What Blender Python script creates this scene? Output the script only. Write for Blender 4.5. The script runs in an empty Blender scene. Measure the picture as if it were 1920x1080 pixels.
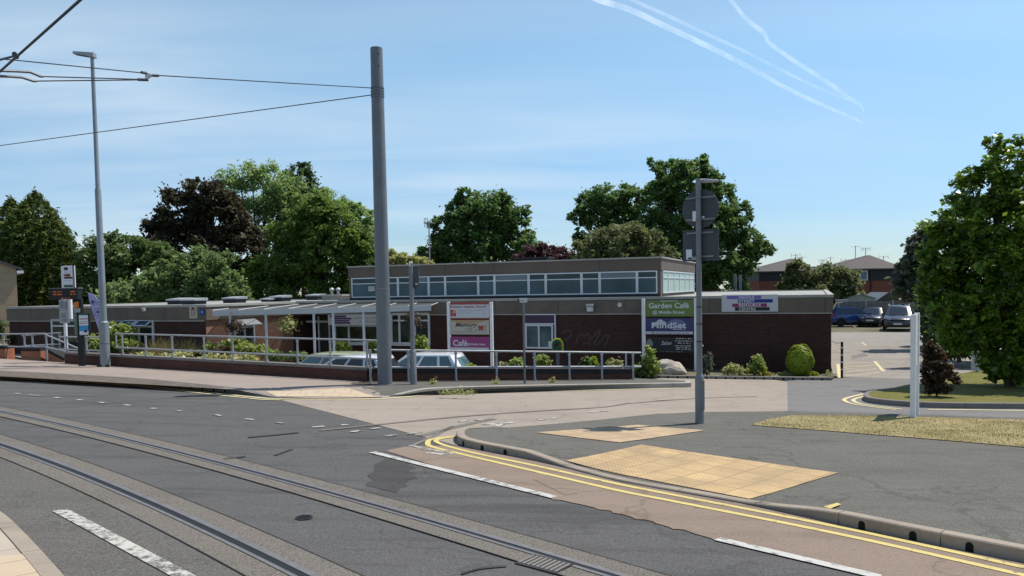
import bpy, bmesh, math, random
import numpy as np
from mathutils import Vector, Matrix
R = math.radians
C = bpy.context.scene.collection
SC = bpy.context.scene

# ------------------------------------------------------------------ camera
F = 1450.0
PITCH = math.atan(70 / F)
ROLL = 0.0178
HC = 2.05
PPY = 611.0
fwd = Vector((0, math.cos(PITCH), -math.sin(PITCH)))
rt0 = Vector((1, 0, 0)); up0 = rt0.cross(fwd)
rt = (rt0 * math.cos(ROLL) - up0 * math.sin(ROLL)).normalized()
up = rt.cross(fwd).normalized()
CAM = Vector((0, 0, HC))
cd = bpy.data.cameras.new('camera'); cam = bpy.data.objects.new('camera', cd); C.objects.link(cam)
cam.matrix_world = Matrix(((rt.x, up.x, -fwd.x, 0), (rt.y, up.y, -fwd.y, 0), (rt.z, up.z, -fwd.z, HC), (0, 0, 0, 1)))
cd.sensor_width = 36; cd.lens = F / 1920 * 36
cd.shift_y = (PPY - 540) / 1920
cd.clip_start = 0.1; cd.clip_end = 60000
SC.camera = cam

# ------------------------------------------------------------------ sun, sky, exposure
SUN_EL = R(60); SUN_AZ = math.atan2(.885, .466)
S = Vector((math.sin(SUN_AZ) * math.cos(SUN_EL), math.cos(SUN_AZ) * math.cos(SUN_EL), math.sin(SUN_EL)))
ld = bpy.data.lights.new('sun', 'SUN'); ld.energy = 5.0; ld.angle = R(.55); ld.color = (1, .935, .83)
lo = bpy.data.objects.new('sun', ld); C.objects.link(lo); lo.rotation_euler = S.to_track_quat('Z', 'Y').to_euler()
SC.view_settings.view_transform = 'Standard'; SC.view_settings.look = 'None'
SC.view_settings.exposure = 0.1; SC.view_settings.gamma = 1
w = bpy.data.worlds.new('World'); SC.world = w; w.use_nodes = True

class N:
    """tiny node helper"""
    def __init__(s, tree): s.t = tree; s.n = tree.nodes; s.l = tree.links
    def add(s, typ, **kw):
        n = s.n.new(typ)
        for k, v in kw.items():
            if k.startswith('i_'):
                key = k[2:].replace('_', ' ')
                n.inputs[key].default_value = v
            else: setattr(n, k, v)
        return n
    def link(s, a, b): s.l.new(a, b)
    def math(s, op, a, b=None, clamp=False):
        n = s.n.new('ShaderNodeMath'); n.operation = op; n.use_clamp = clamp
        for i, v in enumerate((a, b)):
            if v is None: continue
            if hasattr(v, 'node'): s.l.new(v, n.inputs[i])
            else: n.inputs[i].default_value = v
        return n.outputs[0]
    def mix(s, fac, a, b, blend='MIX'):
        n = s.n.new('ShaderNodeMix'); n.data_type = 'RGBA'; n.blend_type = blend
        for i, v in ((0, fac), (6, a), (7, b)):
            if hasattr(v, 'node'): s.l.new(v, n.inputs[i])
            else: n.inputs[i].default_value = v if i == 0 else (tuple(v) + (1,) if len(v) == 3 else v)
        return n.outputs[2]
    def ramp(s, fac, stops):
        n = s.n.new('ShaderNodeValToRGB'); e = n.color_ramp.elements
        while len(e) < len(stops): e.new(.5)
        for el, (p, c) in zip(e, stops):
            el.position = p; el.color = (c, c, c, 1) if not hasattr(c, '__len__') else tuple(c) + (1,)
        s.l.new(fac, n.inputs[0]); return n.outputs[0]
    def noise(s, vec, scale, detail=4, rough=.55, dist=0):
        n = s.n.new('ShaderNodeTexNoise'); n.inputs['Scale'].default_value = scale; n.inputs['Detail'].default_value = detail
        n.inputs['Roughness'].default_value = rough; n.inputs['Distortion'].default_value = dist
        if vec is not None: s.l.new(vec, n.inputs['Vector'])
        return n.outputs[0]

def world():
    t = N(w.node_tree); bg = w.node_tree.nodes['Background']
    sky = t.add('ShaderNodeTexSky', sky_type='NISHITA'); sky.sun_disc = False
    sky.sun_elevation = SUN_EL; sky.sun_rotation = SUN_AZ
    sky.air_density = 1.0; sky.dust_density = .1; sky.ozone_density = 2.0; sky.altitude = 60
    tc = t.add('ShaderNodeTexCoord')
    sep = t.add('ShaderNodeSeparateXYZ'); t.link(tc.outputs['Generated'], sep.inputs[0])
    z = t.math('MAXIMUM', sep.outputs[2], .02)
    # high thin cirrus: project the direction on a plane far above
    zz = t.math('ADD', z, .12)
    cx = t.math('DIVIDE', sep.outputs[0], zz); cy = t.math('DIVIDE', sep.outputs[1], zz)
    cmb = t.add('ShaderNodeCombineXYZ'); t.link(cx, cmb.inputs[0]); t.link(cy, cmb.inputs[1])
    mp = t.add('ShaderNodeMapping'); t.link(cmb.outputs[0], mp.inputs[0])
    mp.inputs['Rotation'].default_value = (0, 0, R(-28)); mp.inputs['Scale'].default_value = (.55, 2.2, 1)
    n1 = t.noise(mp.outputs[0], .8, 6, .52, .5)
    n2 = t.noise(cmb.outputs[0], .45, 3, .5)
    a = t.ramp(n1, [(.33, 0), (.80, 1)]); b = t.ramp(n2, [(.26, 0), (.6, 1)])
    # cirrus thins out towards the right of the view
    side = t.math('MULTIPLY', t.math('SUBTRACT', .62, t.math('MULTIPLY', sep.outputs[0], .75)), 1.0, True)
    fac = t.math('MULTIPLY', t.math('MULTIPLY', a, b), t.math('MULTIPLY', side, .95))
    # clean summer air: the low sky stays pale blue instead of dusty
    tint = t.ramp(z, [(.02, (.48, .57, .69)), (.10, (.58, .68, .79)), (.28, (.95, 1.04, .96)), (.36, (.97, 1.04, .96)), (.6, (1.1, 1.08, 1.0))])
    base = t.mix(1.0, sky.outputs[0], tint, 'MULTIPLY')
    col = t.mix(t.math('MULTIPLY', fac, t.ramp(z, [(.25, 1), (.36, .22)])), base, (5.2, 5.8, 6.2))
    t.link(col, bg.inputs[0]); bg.inputs[1].default_value = .15
world()

# ------------------------------------------------------------------ ground height and pixel rays
def zf(x, y):
    e = .03 * (x + y)
    if e > .9: e = .9 + .5 * (1 - math.exp(-(e - .9) / .5))
    if e < -.2: e = -.2 - .3 * (1 - math.exp((e + .2) / .3))
    return -e
def ray(px, py):
    return fwd + rt * ((px - 960) / F) - up * ((py - PPY) / F)
def G(px, py, dz=0.0, zfn=zf):
    d = ray(px, py); lo_, hi_ = 1.0, 160.0
    for _ in range(50):
        m = (lo_ + hi_) / 2; p = CAM + d * m
        if p.z > zfn(p.x, p.y) + dz: lo_ = m
        else: hi_ = m
    p = CAM + d * lo_; return Vector((p.x, p.y, zfn(p.x, p.y) + dz))
def D(px, py, Y):
    d = ray(px, py); return CAM + d * (Y / d.y)
def G2(*pts): return [G(a, b).xy for a, b in pts]

# ------------------------------------------------------------------ materials
MATS = {}
def mat(name, col, rough=.7, metal=0, var=0.0, vscale=4.0, bump=0.0, bscale=60.0, spec=.4, coat=0):
    m = bpy.data.materials.new(name); m.use_nodes = True; MATS[name] = m
    t = N(m.node_tree); b = m.node_tree.nodes['Principled BSDF']
    b.inputs['Roughness'].default_value = rough; b.inputs['Metallic'].default_value = metal
    b.inputs['Specular IOR Level'].default_value = spec; b.inputs['Coat Weight'].default_value = coat
    b.inputs['Base Color'].default_value = tuple(col) + (1,)
    tc = t.add('ShaderNodeTexCoord')
    if var > 0:
        n = t.noise(tc.outputs['Object'], vscale, 5, .6)
        c = t.mix(t.ramp(n, [(.3, 0), (.7, 1)]), [x * (1 - var) for x in col], [min(1, x * (1 + var)) for x in col])
        t.link(c, b.inputs['Base Color'])
    if bump > 0:
        n2 = t.noise(tc.outputs['Object'], bscale, 3, .6)
        bp = t.add('ShaderNodeBump', i_Strength=bump, i_Distance=.02); t.link(n2, bp.inputs['Height']); t.link(bp.outputs[0], b.inputs['Normal'])
    return m

def asphalt(name, col, speck=.35, patch=.18, spk_col=None, cracks=0.0, bump=.5, stain=0.0, drift=None):
    col = [x * .80 for x in col]; spk_col = spk_col and [x * .85 for x in spk_col]
    m = bpy.data.materials.new(name); m.use_nodes = True; MATS[name] = m
    t = N(m.node_tree); b = m.node_tree.nodes['Principled BSDF']; b.inputs['Roughness'].default_value = .9
    b.inputs['Specular IOR Level'].default_value = .12
    g = t.add('ShaderNodeNewGeometry').outputs['Position']
    big = t.noise(g, .35, 4, .6, .4); mid = t.noise(g, 2.3, 5, .65); fine = t.noise(g, 55, 3, .75)
    c = t.mix(t.ramp(big, [(.32, 0), (.68, 1)]), [x * (1 - patch) for x in col], [x * (1 + patch) for x in col])
    c = t.mix(t.ramp(mid, [(.35, 0), (.65, 1)]), c, [x * (1.08 if drift is None else 1) * (d if drift else 1) for x, d in zip(col, drift or (1, 1, 1))])
    sp = t.ramp(fine, [(.36, 0), (.5, .5), (.66, 1)])
    c = t.mix(t.math('MULTIPLY', sp, speck), c, spk_col or [min(.6, x * 2.4) for x in col])
    dk = t.ramp(t.noise(g, 33, 3, .7), [(.30, 1), (.46, 0)])
    c = t.mix(t.math('MULTIPLY', dk, speck), c, [x * .4 for x in col])
    if stain:
        # long streaks of worn-in dirt
        mp = t.add('ShaderNodeMapping'); t.link(g, mp.inputs[0]); mp.inputs['Rotation'].default_value = (0, 0, R(35)); mp.inputs['Scale'].default_value = (.25, 2.0, 1)
        st = t.ramp(t.noise(mp.outputs[0], 1.2, 6, .65), [(.48, 0), (.7, 1)])
        c = t.mix(t.math('MULTIPLY', st, stain), c, [x * .5 for x in col])
    if cracks:
        v = t.add('ShaderNodeTexVoronoi', feature='DISTANCE_TO_EDGE', i_Scale=.42)
        wv = t.add('ShaderNodeVectorMath', operation='ADD'); t.link(g, wv.inputs[0])
        nz = t.add('ShaderNodeTexNoise', i_Scale=1.4, i_Detail=5); t.link(g, nz.inputs['Vector'])
        sc = t.add('ShaderNodeVectorMath', operation='SCALE'); sc.inputs['Scale'].default_value = 1.4; t.link(nz.outputs['Color'], sc.inputs[0])
        t.link(sc.outputs[0], wv.inputs[1]); t.link(wv.outputs[0], v.inputs['Vector'])
        cr = t.ramp(v.outputs['Distance'], [(.0, 1), (.008, .6), (.016, 0)])
        c = t.mix(t.math('MULTIPLY', cr, cracks), c, [x * .4 for x in col])
    t.link(c, b.inputs['Base Color'])
    bp = t.add('ShaderNodeBump', i_Strength=bump, i_Distance=.01); t.link(fine, bp.inputs['Height']); t.link(bp.outputs[0], b.inputs['Normal'])
    return m

def paint(name, col, wear=.35, under=(.1, .1, .1), scale=9):
    m = bpy.data.materials.new(name); m.use_nodes = True; MATS[name] = m
    t = N(m.node_tree); b = m.node_tree.nodes['Principled BSDF']; b.inputs['Roughness'].default_value = .7
    g = t.add('ShaderNodeNewGeometry').outputs['Position']
    n = t.noise(g, scale, 6, .7); n2 = t.noise(g, 1.3, 3)
    k = t.math('ADD', t.math('MULTIPLY', n, .75), t.math('MULTIPLY', n2, .3))
    lo_ = .33 + wear * .3
    f = t.ramp(k, [(lo_ - .05, 0), (lo_ + .05, 1)])
    c = t.mix(t.noise(g, 2.2, 4), [x * .8 for x in col], col)
    t.link(t.mix(f, under, c), b.inputs['Base Color']); return m

def brick(name, c1, c2, mortar, wall=True, bw=.225, bh=.075, msize=.006, rough=.85, bump=.4, var=.3):
    m = bpy.data.materials.new(name); m.use_nodes = True; MATS[name] = m
    t = N(m.node_tree); b = m.node_tree.nodes['Principled BSDF']; b.inputs['Roughness'].default_value = rough
    b.inputs['Specular IOR Level'].default_value = .25
    tc = t.add('ShaderNodeTexCoord'); v = tc.outputs['Object']
    if wall:
        s = t.add('ShaderNodeSeparateXYZ'); t.link(v, s.inputs[0]); cb = t.add('ShaderNodeCombineXYZ')
        t.link(t.math('ADD', s.outputs[0], s.outputs[1]), cb.inputs[0]); t.link(s.outputs[2], cb.inputs[1]); v = cb.outputs[0]
    br = t.add('ShaderNodeTexBrick'); t.link(v, br.inputs['Vector'])
    br.inputs['Scale'].default_value = 1; br.inputs['Brick Width'].default_value = bw; br.inputs['Row Height'].default_value = bh
    br.inputs['Mortar Size'].default_value = msize; br.inputs['Mortar Smooth'].default_value = .3
    br.inputs['Color1'].default_value = tuple(c1) + (1,); br.inputs['Color2'].default_value = tuple(c2) + (1,); br.inputs['Mortar'].default_value = tuple(mortar) + (1,)
    n = t.noise(tc.outputs['Object'], 1.3, 5, .65)
    c = t.mix(t.math('MULTIPLY', t.ramp(n, [(.3, 0), (.7, 1)]), var), br.outputs[0], [x * .45 for x in c1])
    t.link(c, b.inputs['Base Color'])
    bp = t.add('ShaderNodeBump', i_Strength=bump, i_Distance=.008); t.link(br.outputs['Fac'], bp.inputs['Height']); bp.invert = True; t.link(bp.outputs[0], b.inputs['Normal'])
    return m

def leafmat(name, dark, light, trans=.25, rough=.55, spec=.3):
    dark = [x * 2.5 for x in dark]; light = [min(.85, x * 2.75) for x in light]; trans = min(.55, trans + .2)
    m = bpy.data.materials.new(name); m.use_nodes = True; MATS[name] = m
    t = N(m.node_tree); b = m.node_tree.nodes['Principled BSDF']; b.inputs['Roughness'].default_value = rough; b.inputs['Specular IOR Level'].default_value = spec
    at = t.add('ShaderNodeAttribute', attribute_name='tint')
    c = t.mix(at.outputs['Fac'], dark, light); t.link(c, b.inputs['Base Color'])
    tr = t.add('ShaderNodeBsdfTranslucent'); t.link(t.mix(.5, c, light), tr.inputs[0])
    mx = t.add('ShaderNodeMixShader'); mx.inputs[0].default_value = trans
    t.link(b.outputs[0], mx.inputs[1]); t.link(tr.outputs[0], mx.inputs[2])
    t.link(mx.outputs[0], m.node_tree.nodes['Material Output'].inputs[0]); return m

def tactile_mat(name, c1, c2):
    m = bpy.data.materials.new(name); m.use_nodes = True; MATS[name] = m
    t = N(m.node_tree); b = m.node_tree.nodes['Principled BSDF']; b.inputs['Roughness'].default_value = .85
    tc = t.add('ShaderNodeTexCoord'); v = tc.outputs['Object']
    br = t.add('ShaderNodeTexBrick', offset=0.0); t.link(v, br.inputs['Vector']); br.inputs['Scale'].default_value = 1
    br.inputs['Brick Width'].default_value = .4; br.inputs['Row Height'].default_value = .4; br.inputs['Mortar Size'].default_value = .009
    br.inputs['Color1'].default_value = tuple(c1) + (1,); br.inputs['Color2'].default_value = tuple(c2) + (1,); br.inputs['Mortar'].default_value = (.10, .08, .06, 1)
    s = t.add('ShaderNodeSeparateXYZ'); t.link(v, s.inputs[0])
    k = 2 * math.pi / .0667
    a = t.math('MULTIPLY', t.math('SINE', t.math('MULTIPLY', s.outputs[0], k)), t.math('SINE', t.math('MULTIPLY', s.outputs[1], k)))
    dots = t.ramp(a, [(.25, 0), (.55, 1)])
    g = t.noise(v, 1.1, 5, .65); dirt = t.ramp(g, [(.42, 0), (.66, 1)])
    c = t.mix(t.math('MULTIPLY', dirt, .7), br.outputs[0], (.2, .155, .11))
    g2 = t.noise(v, 30, 3, .7); c = t.mix(t.math('MULTIPLY', t.ramp(g2, [(.4, 0), (.7, 1)]), .3), c, [x * .6 for x in c1])
    c = t.mix(t.math('MULTIPLY', t.math('SUBTRACT', 1, dots), .55), c, [x * .5 for x in c1])  # gaps between blisters darkened in colour, painting the shade of their relief
    t.link(c, b.inputs['Base Color'])
    bp = t.add('ShaderNodeBump', i_Strength=.9, i_Distance=.006); t.link(dots, bp.inputs['Height']); t.link(bp.outputs[0], b.inputs['Normal']); return m

def glassmat(name, col, rough=.08, var=.25):
    m = mat(name, col, rough, 0, var, 1.2, spec=.6); return m

def grassmat(name, cols):
    m = bpy.data.materials.new(name); m.use_nodes = True; MATS[name] = m
    t = N(m.node_tree); b = m.node_tree.nodes['Principled BSDF']; b.inputs['Roughness'].default_value = .9; b.inputs['Specular IOR Level'].default_value = .1
    g = t.add('ShaderNodeNewGeometry').outputs['Position']
    n = t.noise(g, 1.6, 6, .7); f = t.noise(g, 40, 3, .7)
    c = t.mix(t.ramp(n, [(.38, 0), (.62, 1)]), cols[0], cols[1])
    c = t.mix(t.ramp(f, [(.35, 0), (.7, 1)]), c, cols[2])
    t.link(c, b.inputs['Base Color'])
    bp = t.add('ShaderNodeBump', i_Strength=.8, i_Distance=.03); t.link(f, bp.inputs['Height']); t.link(bp.outputs[0], b.inputs['Normal']); return m

asphalt('asphalt', (.082, .079, .075), .34, .24, (.3, .3, .31), .25, stain=.5)
asphalt('asphalt_near', (.086, .080, .071), .42, .2, (.34, .33, .31), .2, stain=.2)
asphalt('side_asphalt', (.35, .297, .245), .16, .1, (.42, .4, .38), .3, .25, stain=.22)
asphalt('access_asphalt', (.19, .182, .176), .2, .14, None, .35, .3, stain=.25)
asphalt('carpark_asphalt', (.29, .265, .235), .2, .2, None, .5, .3, stain=.3)
asphalt('path_asphalt', (.106, .101, .086), .42, .2, (.33, .32, .3), .35, stain=.3)
asphalt('pink_path', (.33, .275, .235), .18, .12, (.4, .34, .3), .15, .25, stain=.1)
asphalt('red_lane', (.25, .188, .146), .36, .18, (.4, .33, .28), .35, stain=.25)
asphalt('track_concrete', (.108, .096, .083), .5, .16, (.42, .38, .33), .0, .7, stain=.2)
asphalt('kerb_stone', (.36, .30, .235), .3, .2, (.45, .42, .38), 0, .3, stain=.4)
asphalt('kerb_pale', (.40, .36, .31), .25, .16, None, 0, .3, stain=.25)
asphalt('kerb_grey', (.2, .185, .17), .3, .2, None, 0, .3, stain=.3)
asphalt('old_patch', (.066, .064, .062), .34, .24, None, .3, .5, stain=.4)
asphalt('tyre_mark', (.19, .175, .155), .2, .3, None, 0, .3, stain=.3)
asphalt('tar', (.05, .05, .052), .3, .2, None, 0, .4)
mat('dirt', (.11, .10, .06), .95, var=.4, vscale=.5)
mat('black', (.012, .012, .013), .5); mat('hole', (.004, .004, .004), .9)
paint('yellow', (.60, .48, .16), .3, (.13, .11, .08)); paint('yellow_pale', (.62, .54, .3), .3, (.2, .18, .14))
paint('white_paint', (.50, .485, .45), .42, (.1, .1, .1)); paint('white_worn', (.50, .48, .43), .62, (.1, .095, .09), 11)
mat('steel', (.17, .163, .165), .6, .35, .15, 6); mat('groove', (.008, .008, .009), .6)
mat('galv', (.36, .37, .385), .55, .35, .12, 5); mat('galv_dark', (.145, .155, .17), .5, .25, .12, 4)
mat('ole_paint', (.145, .158, .172), .42, .1, .1, 2.5); mat('lamp_paint', (.23, .255, .275), .45, .25, .1, 3)
mat('pole_grey', (.19, .197, .205), .5, .2, .14, 5); mat('sign_back', (.06, .066, .072), .5, .1, .1, 3)
mat('white', (.72, .72, .73), .45, var=.05); mat('offwhite', (.6, .6, .58), .5, var=.08); mat('white_frame', (.58, .60, .63), .4, var=.06)
mat('fascia', (.14, .113, .09), .8, var=.2, vscale=1.2, bump=.2); mat('fascia_up', (.12, .094, .077), .8, var=.14, vscale=1.0, bump=.2)
mat('fascia_sunlit', (.235, .185, .15), .8, var=.1, vscale=1.5, bump=.2)  # copy of the fascia with sunlight put into the colour, not applied
mat('coping', (.33, .32, .29), .7, var=.15, vscale=1.5); mat('roof_felt', (.30, .30, .275), .85, var=.35, vscale=.7, bump=.2)
mat('seam', (.03, .025, .02), .8)
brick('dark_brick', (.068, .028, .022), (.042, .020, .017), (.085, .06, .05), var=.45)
brick('sunlit_brick', (.34, .18, .125), (.25, .125, .09), (.3, .22, .17))  # lighter brownish brick, with sunlight on the side walls put into its colour
brick('wall_brick', (.125, .05, .034), (.075, .034, .026), (.11, .075, .06), var=.6)
brick('ramp_brick', (.42, .16, .085), (.33, .12, .07), (.28, .17, .12), var=.25)
brick('eng_brick', (.035, .032, .034), (.024, .024, .027), (.03, .027, .025), bw=.075, bh=.24)
brick('tan_brick', (.43, .30, .19), (.36, .25, .165), (.36, .28, .2), bw=.45, bh=.16, msize=.012, var=.15)
brick('house_brick', (.23, .075, .048), (.17, .056, .04), (.2, .1, .075), var=.2)
mat('clad', (.012, .014, .02), .6); mat('house_roof', (.085, .072, .068), .85, var=.2, vscale=2, bump=.3)
glassmat('glass', (.02, .028, .03)); mat('upper_glass', (.035, .078, .10), .14, 0, .42, .55, spec=.35); mat('upper_glass_dark', (.026, .05, .062), .14, 0, .2, 1.2, spec=.3)
mat('blind', (.15, .18, .21), .6, var=.1); mat('curtain', (.36, .47, .42), .5, var=.2, vscale=9, spec=.6); mat('window_blue', (.04, .085, .10), .15, var=.4, vscale=3)
glassmat('window_green', (.022, .034, .016), .12, .8); mat('shade_interior', (.012, .01, .009), .8); mat('red_door', (.12, .008, .012), .5)
mat('purple_panel', (.06, .03, .065), .6)
mat('canopy_beam', (.46, .465, .46), .5, var=.04)
mat('sign_green', (.125, .19, .045), .5); mat('sign_navy', (.04, .042, .135), .5); mat('sign_cloud', (.13, .14, .27), .5); mat('sign_black', (.014, .014, .015), .5)
mat('sign_red', (.35, .05, .05), .5); mat('sign_white', (.52, .52, .54), .5); mat('sign_cream', (.46, .40, .33), .5); mat('sign_magenta', (.26, .04, .16), .5); mat('sign_tan', (.40, .25, .14), .5)
mat('ink', (.04, .02, .02), .6); mat('ink_grey', (.22, .2, .22), .6); mat('ink_red', (.32, .05, .04), .6); mat('ink_white', (.62, .62, .64), .6); mat('ink_orange', (.7, .3, .06), .6)
mat('bar_purple', (.17, .13, .40), .5); mat('bar_blue', (.01, .03, .22), .5); mat('bar_magenta', (.24, .025, .12), .5); mat('bar_black', (.006, .018, .01), .5); mat('bar_violet', (.06, .025, .13), .5)
mat('stop_green', (.03, .11, .075), .5); mat('stop_panel', (.36, .37, .36), .5, var=.1, vscale=12); mat('sky_blue_print', (.06, .3, .55), .5)
m_ = mat('led', (.02, .005, .0), .6); m_.node_tree.nodes['Principled BSDF'].inputs['Emission Color'].default_value = (1, .22, .03, 1); m_.node_tree.nodes['Principled BSDF'].inputs['Emission Strength'].default_value = .35
mat('flag_cloth', (.34, .34, .56), .7, var=.08); mat('ink_blue', (.08, .08, .2), .6); mat('orange', (.6, .2, .02), .5)
mat('aed_yellow', (.42, .47, .01), .4); mat('aed_green', (.015, .07, .03), .4)
mat('rock', (.40, .35, .29), .9, var=.35, vscale=3, bump=.8, bscale=9); mat('bark', (.085, .065, .048), .95, var=.3, vscale=6, bump=.6, bscale=20)
mat('car_white', (.74, .76, .79), .2, coat=.6); mat('car_blue', (.006, .045, .18), .22, .2, coat=.7); mat('car_grey', (.028, .030, .034), .25, .4, coat=.7); mat('car_suv', (.05, .05, .058), .28, .4, coat=.6)
mat('car_lime', (.36, .40, .25), .25, coat=.6); mat('car_glass', (.015, .02, .024), .05, spec=.8); mat('car_glass_pale', (.07, .13, .14), .05, spec=.8); mat('tyre', (.012, .012, .012), .85); mat('alloy', (.42, .43, .45), .35, .7)
mat('trim', (.012, .012, .013), .5); mat('headlight', (.55, .58, .62), .12, .2, spec=.8); mat('taillight', (.4, .012, .02), .25); mat('plate', (.62, .62, .6), .5)
mat('wood_fence', (.15, .135, .115), .9, var=.3, vscale=2); mat('shed_roof', (.30, .31, .25), .8, var=.2); mat('wire', (.02, .02, .022), .5); mat('cable', (.045, .045, .05), .5)
mat('graffiti', (.082, .05, .045), .85, var=.5, vscale=14)
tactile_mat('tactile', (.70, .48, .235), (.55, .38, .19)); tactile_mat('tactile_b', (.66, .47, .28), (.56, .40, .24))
brick('slabs', (.44, .38, .3), (.40, .34, .28), (.2, .17, .13), wall=False, bw=.6, bh=.4, var=.15, bump=.2)
brick('slab_tan', (.50, .40, .285), (.47, .37, .26), (.2, .15, .1), wall=False, bw=.4, bh=.4, var=.15, bump=.2)
grassmat('dry_grass', ((.11, .11, .035), (.32, .26, .125), (.42, .34, .19))); grassmat('lawn', ((.07, .085, .02), (.15, .14, .04), (.21, .185, .06)))
leafmat('leaf_conifer', (.014, .024, .006), (.046, .062, .011), .05)
leafmat('leaf_mid', (.024, .042, .014), (.068, .095, .028)); leafmat('leaf_bushy', (.032, .055, .018), (.10, .135, .048)); leafmat('leaf_copper', (.013, .012, .008), (.036, .031, .016), .08)
leafmat('leaf_pale', (.065, .10, .034), (.13, .175, .06), .35); leafmat('leaf_dark', (.015, .030, .015), (.042, .065, .024)); leafmat('leaf_green', (.025, .048, .013), (.08, .115, .022), .3)
leafmat('leaf_syc', (.022, .046, .016), (.062, .100, .026), .25); leafmat('leaf_purple', (.018, .009, .010), (.042, .020, .022)); leafmat('leaf_olive', (.034, .043, .018), (.08, .092, .036))
leafmat('leaf_lime', (.06, .088, .007), (.14, .165, .010), .15); leafmat('leaf_near', (.008, .019, .003), (.085, .135, .013), .22, .36, .6); leafmat('leaf_yard', (.05, .075, .015), (.16, .19, .05), .3); leafmat('leaf_red', (.012, .011, .006), (.042, .024, .014), .1)
leafmat('leaf_grey', (.022, .028, .02), (.06, .07, .046)); leafmat('leaf_straw', (.07, .08, .025), (.22, .215, .08), .2); leafmat('flower', (.2, .2, .17), (.32, .32, .28), .1); leafmat('leaf_blade', (.055, .05, .016), (.15, .122, .058), .15)
leafmat('leaf_yellow', (.12, .11, .015), (.24, .215, .03), .2)

def canopy_mat():
    m = mat('canopy_roof', (.26, .26, .255), .3, var=.1, vscale=1.5); t = N(m.node_tree); b = m.node_tree.nodes['Principled BSDF']
    tr = t.add('ShaderNodeBsdfTranslucent'); tr.inputs[0].default_value = (.7, .7, .68, 1); tp = t.add('ShaderNodeBsdfTransparent'); tp.inputs[0].default_value = (.85, .87, .87, 1)
    m1 = t.add('ShaderNodeMixShader'); m1.inputs[0].default_value = .8; t.link(tr.outputs[0], m1.inputs[1]); t.link(tp.outputs[0], m1.inputs[2])
    m2 = t.add('ShaderNodeMixShader'); m2.inputs[0].default_value = .75; t.link(b.outputs[0], m2.inputs[1]); t.link(m1.outputs[0], m2.inputs[2]); t.link(m2.outputs[0], m.node_tree.nodes['Material Output'].inputs[0])
canopy_mat()
def trail_mat(name, k):
    m = bpy.data.materials.new(name); m.use_nodes = True; MATS[name] = m; t = N(m.node_tree); t.n.remove(t.n['Principled BSDF'])
    df = t.add('ShaderNodeBsdfDiffuse'); df.inputs[0].default_value = (.95, .95, .95, 1); tl_ = t.add('ShaderNodeBsdfTranslucent'); tl_.inputs[0].default_value = (.95, .95, .95, 1); a_ = t.add('ShaderNodeAddShader'); t.link(df.outputs[0], a_.inputs[0]); t.link(tl_.outputs[0], a_.inputs[1])
    tp = t.add('ShaderNodeBsdfTransparent'); lw_ = t.add('ShaderNodeLayerWeight'); lw_.inputs[0].default_value = .35
    g = t.add('ShaderNodeNewGeometry').outputs['Position']; n = t.ramp(t.noise(g, .0016, 3, .5), [(.3, .25), (.7, 1)])
    f = t.math('MULTIPLY', t.math('MULTIPLY', t.math('POWER', t.math('SUBTRACT', 1, lw_.outputs['Facing']), 1.6), k), n)
    mx = t.add('ShaderNodeMixShader'); t.link(f, mx.inputs[0]); t.link(tp.outputs[0], mx.inputs[1]); t.link(a_.outputs[0], mx.inputs[2]); t.link(mx.outputs[0], t.n['Material Output'].inputs[0])
trail_mat('trail', .36); trail_mat('trail_thin', .22)

# ------------------------------------------------------------------ object helpers
ROOTM = {}
def props(o, label=None, cat=None, group=None, kind=None):
    if label: o['label'] = label
    if cat: o['category'] = cat
    if group: o['group'] = group
    if kind: o['kind'] = kind
    return o
def thing(name, label, cat, loc=(0, 0, 0), rz=0.0, group=None):
    o = bpy.data.objects.new(name, None); C.objects.link(o); o.empty_display_size = .2
    o.location = loc; o.rotation_euler = (0, 0, rz)
    ROOTM[o] = Matrix.Translation(Vector(loc)) @ Matrix.Rotation(rz, 4, 'Z')
    return props(o, label, cat, group)

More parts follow.
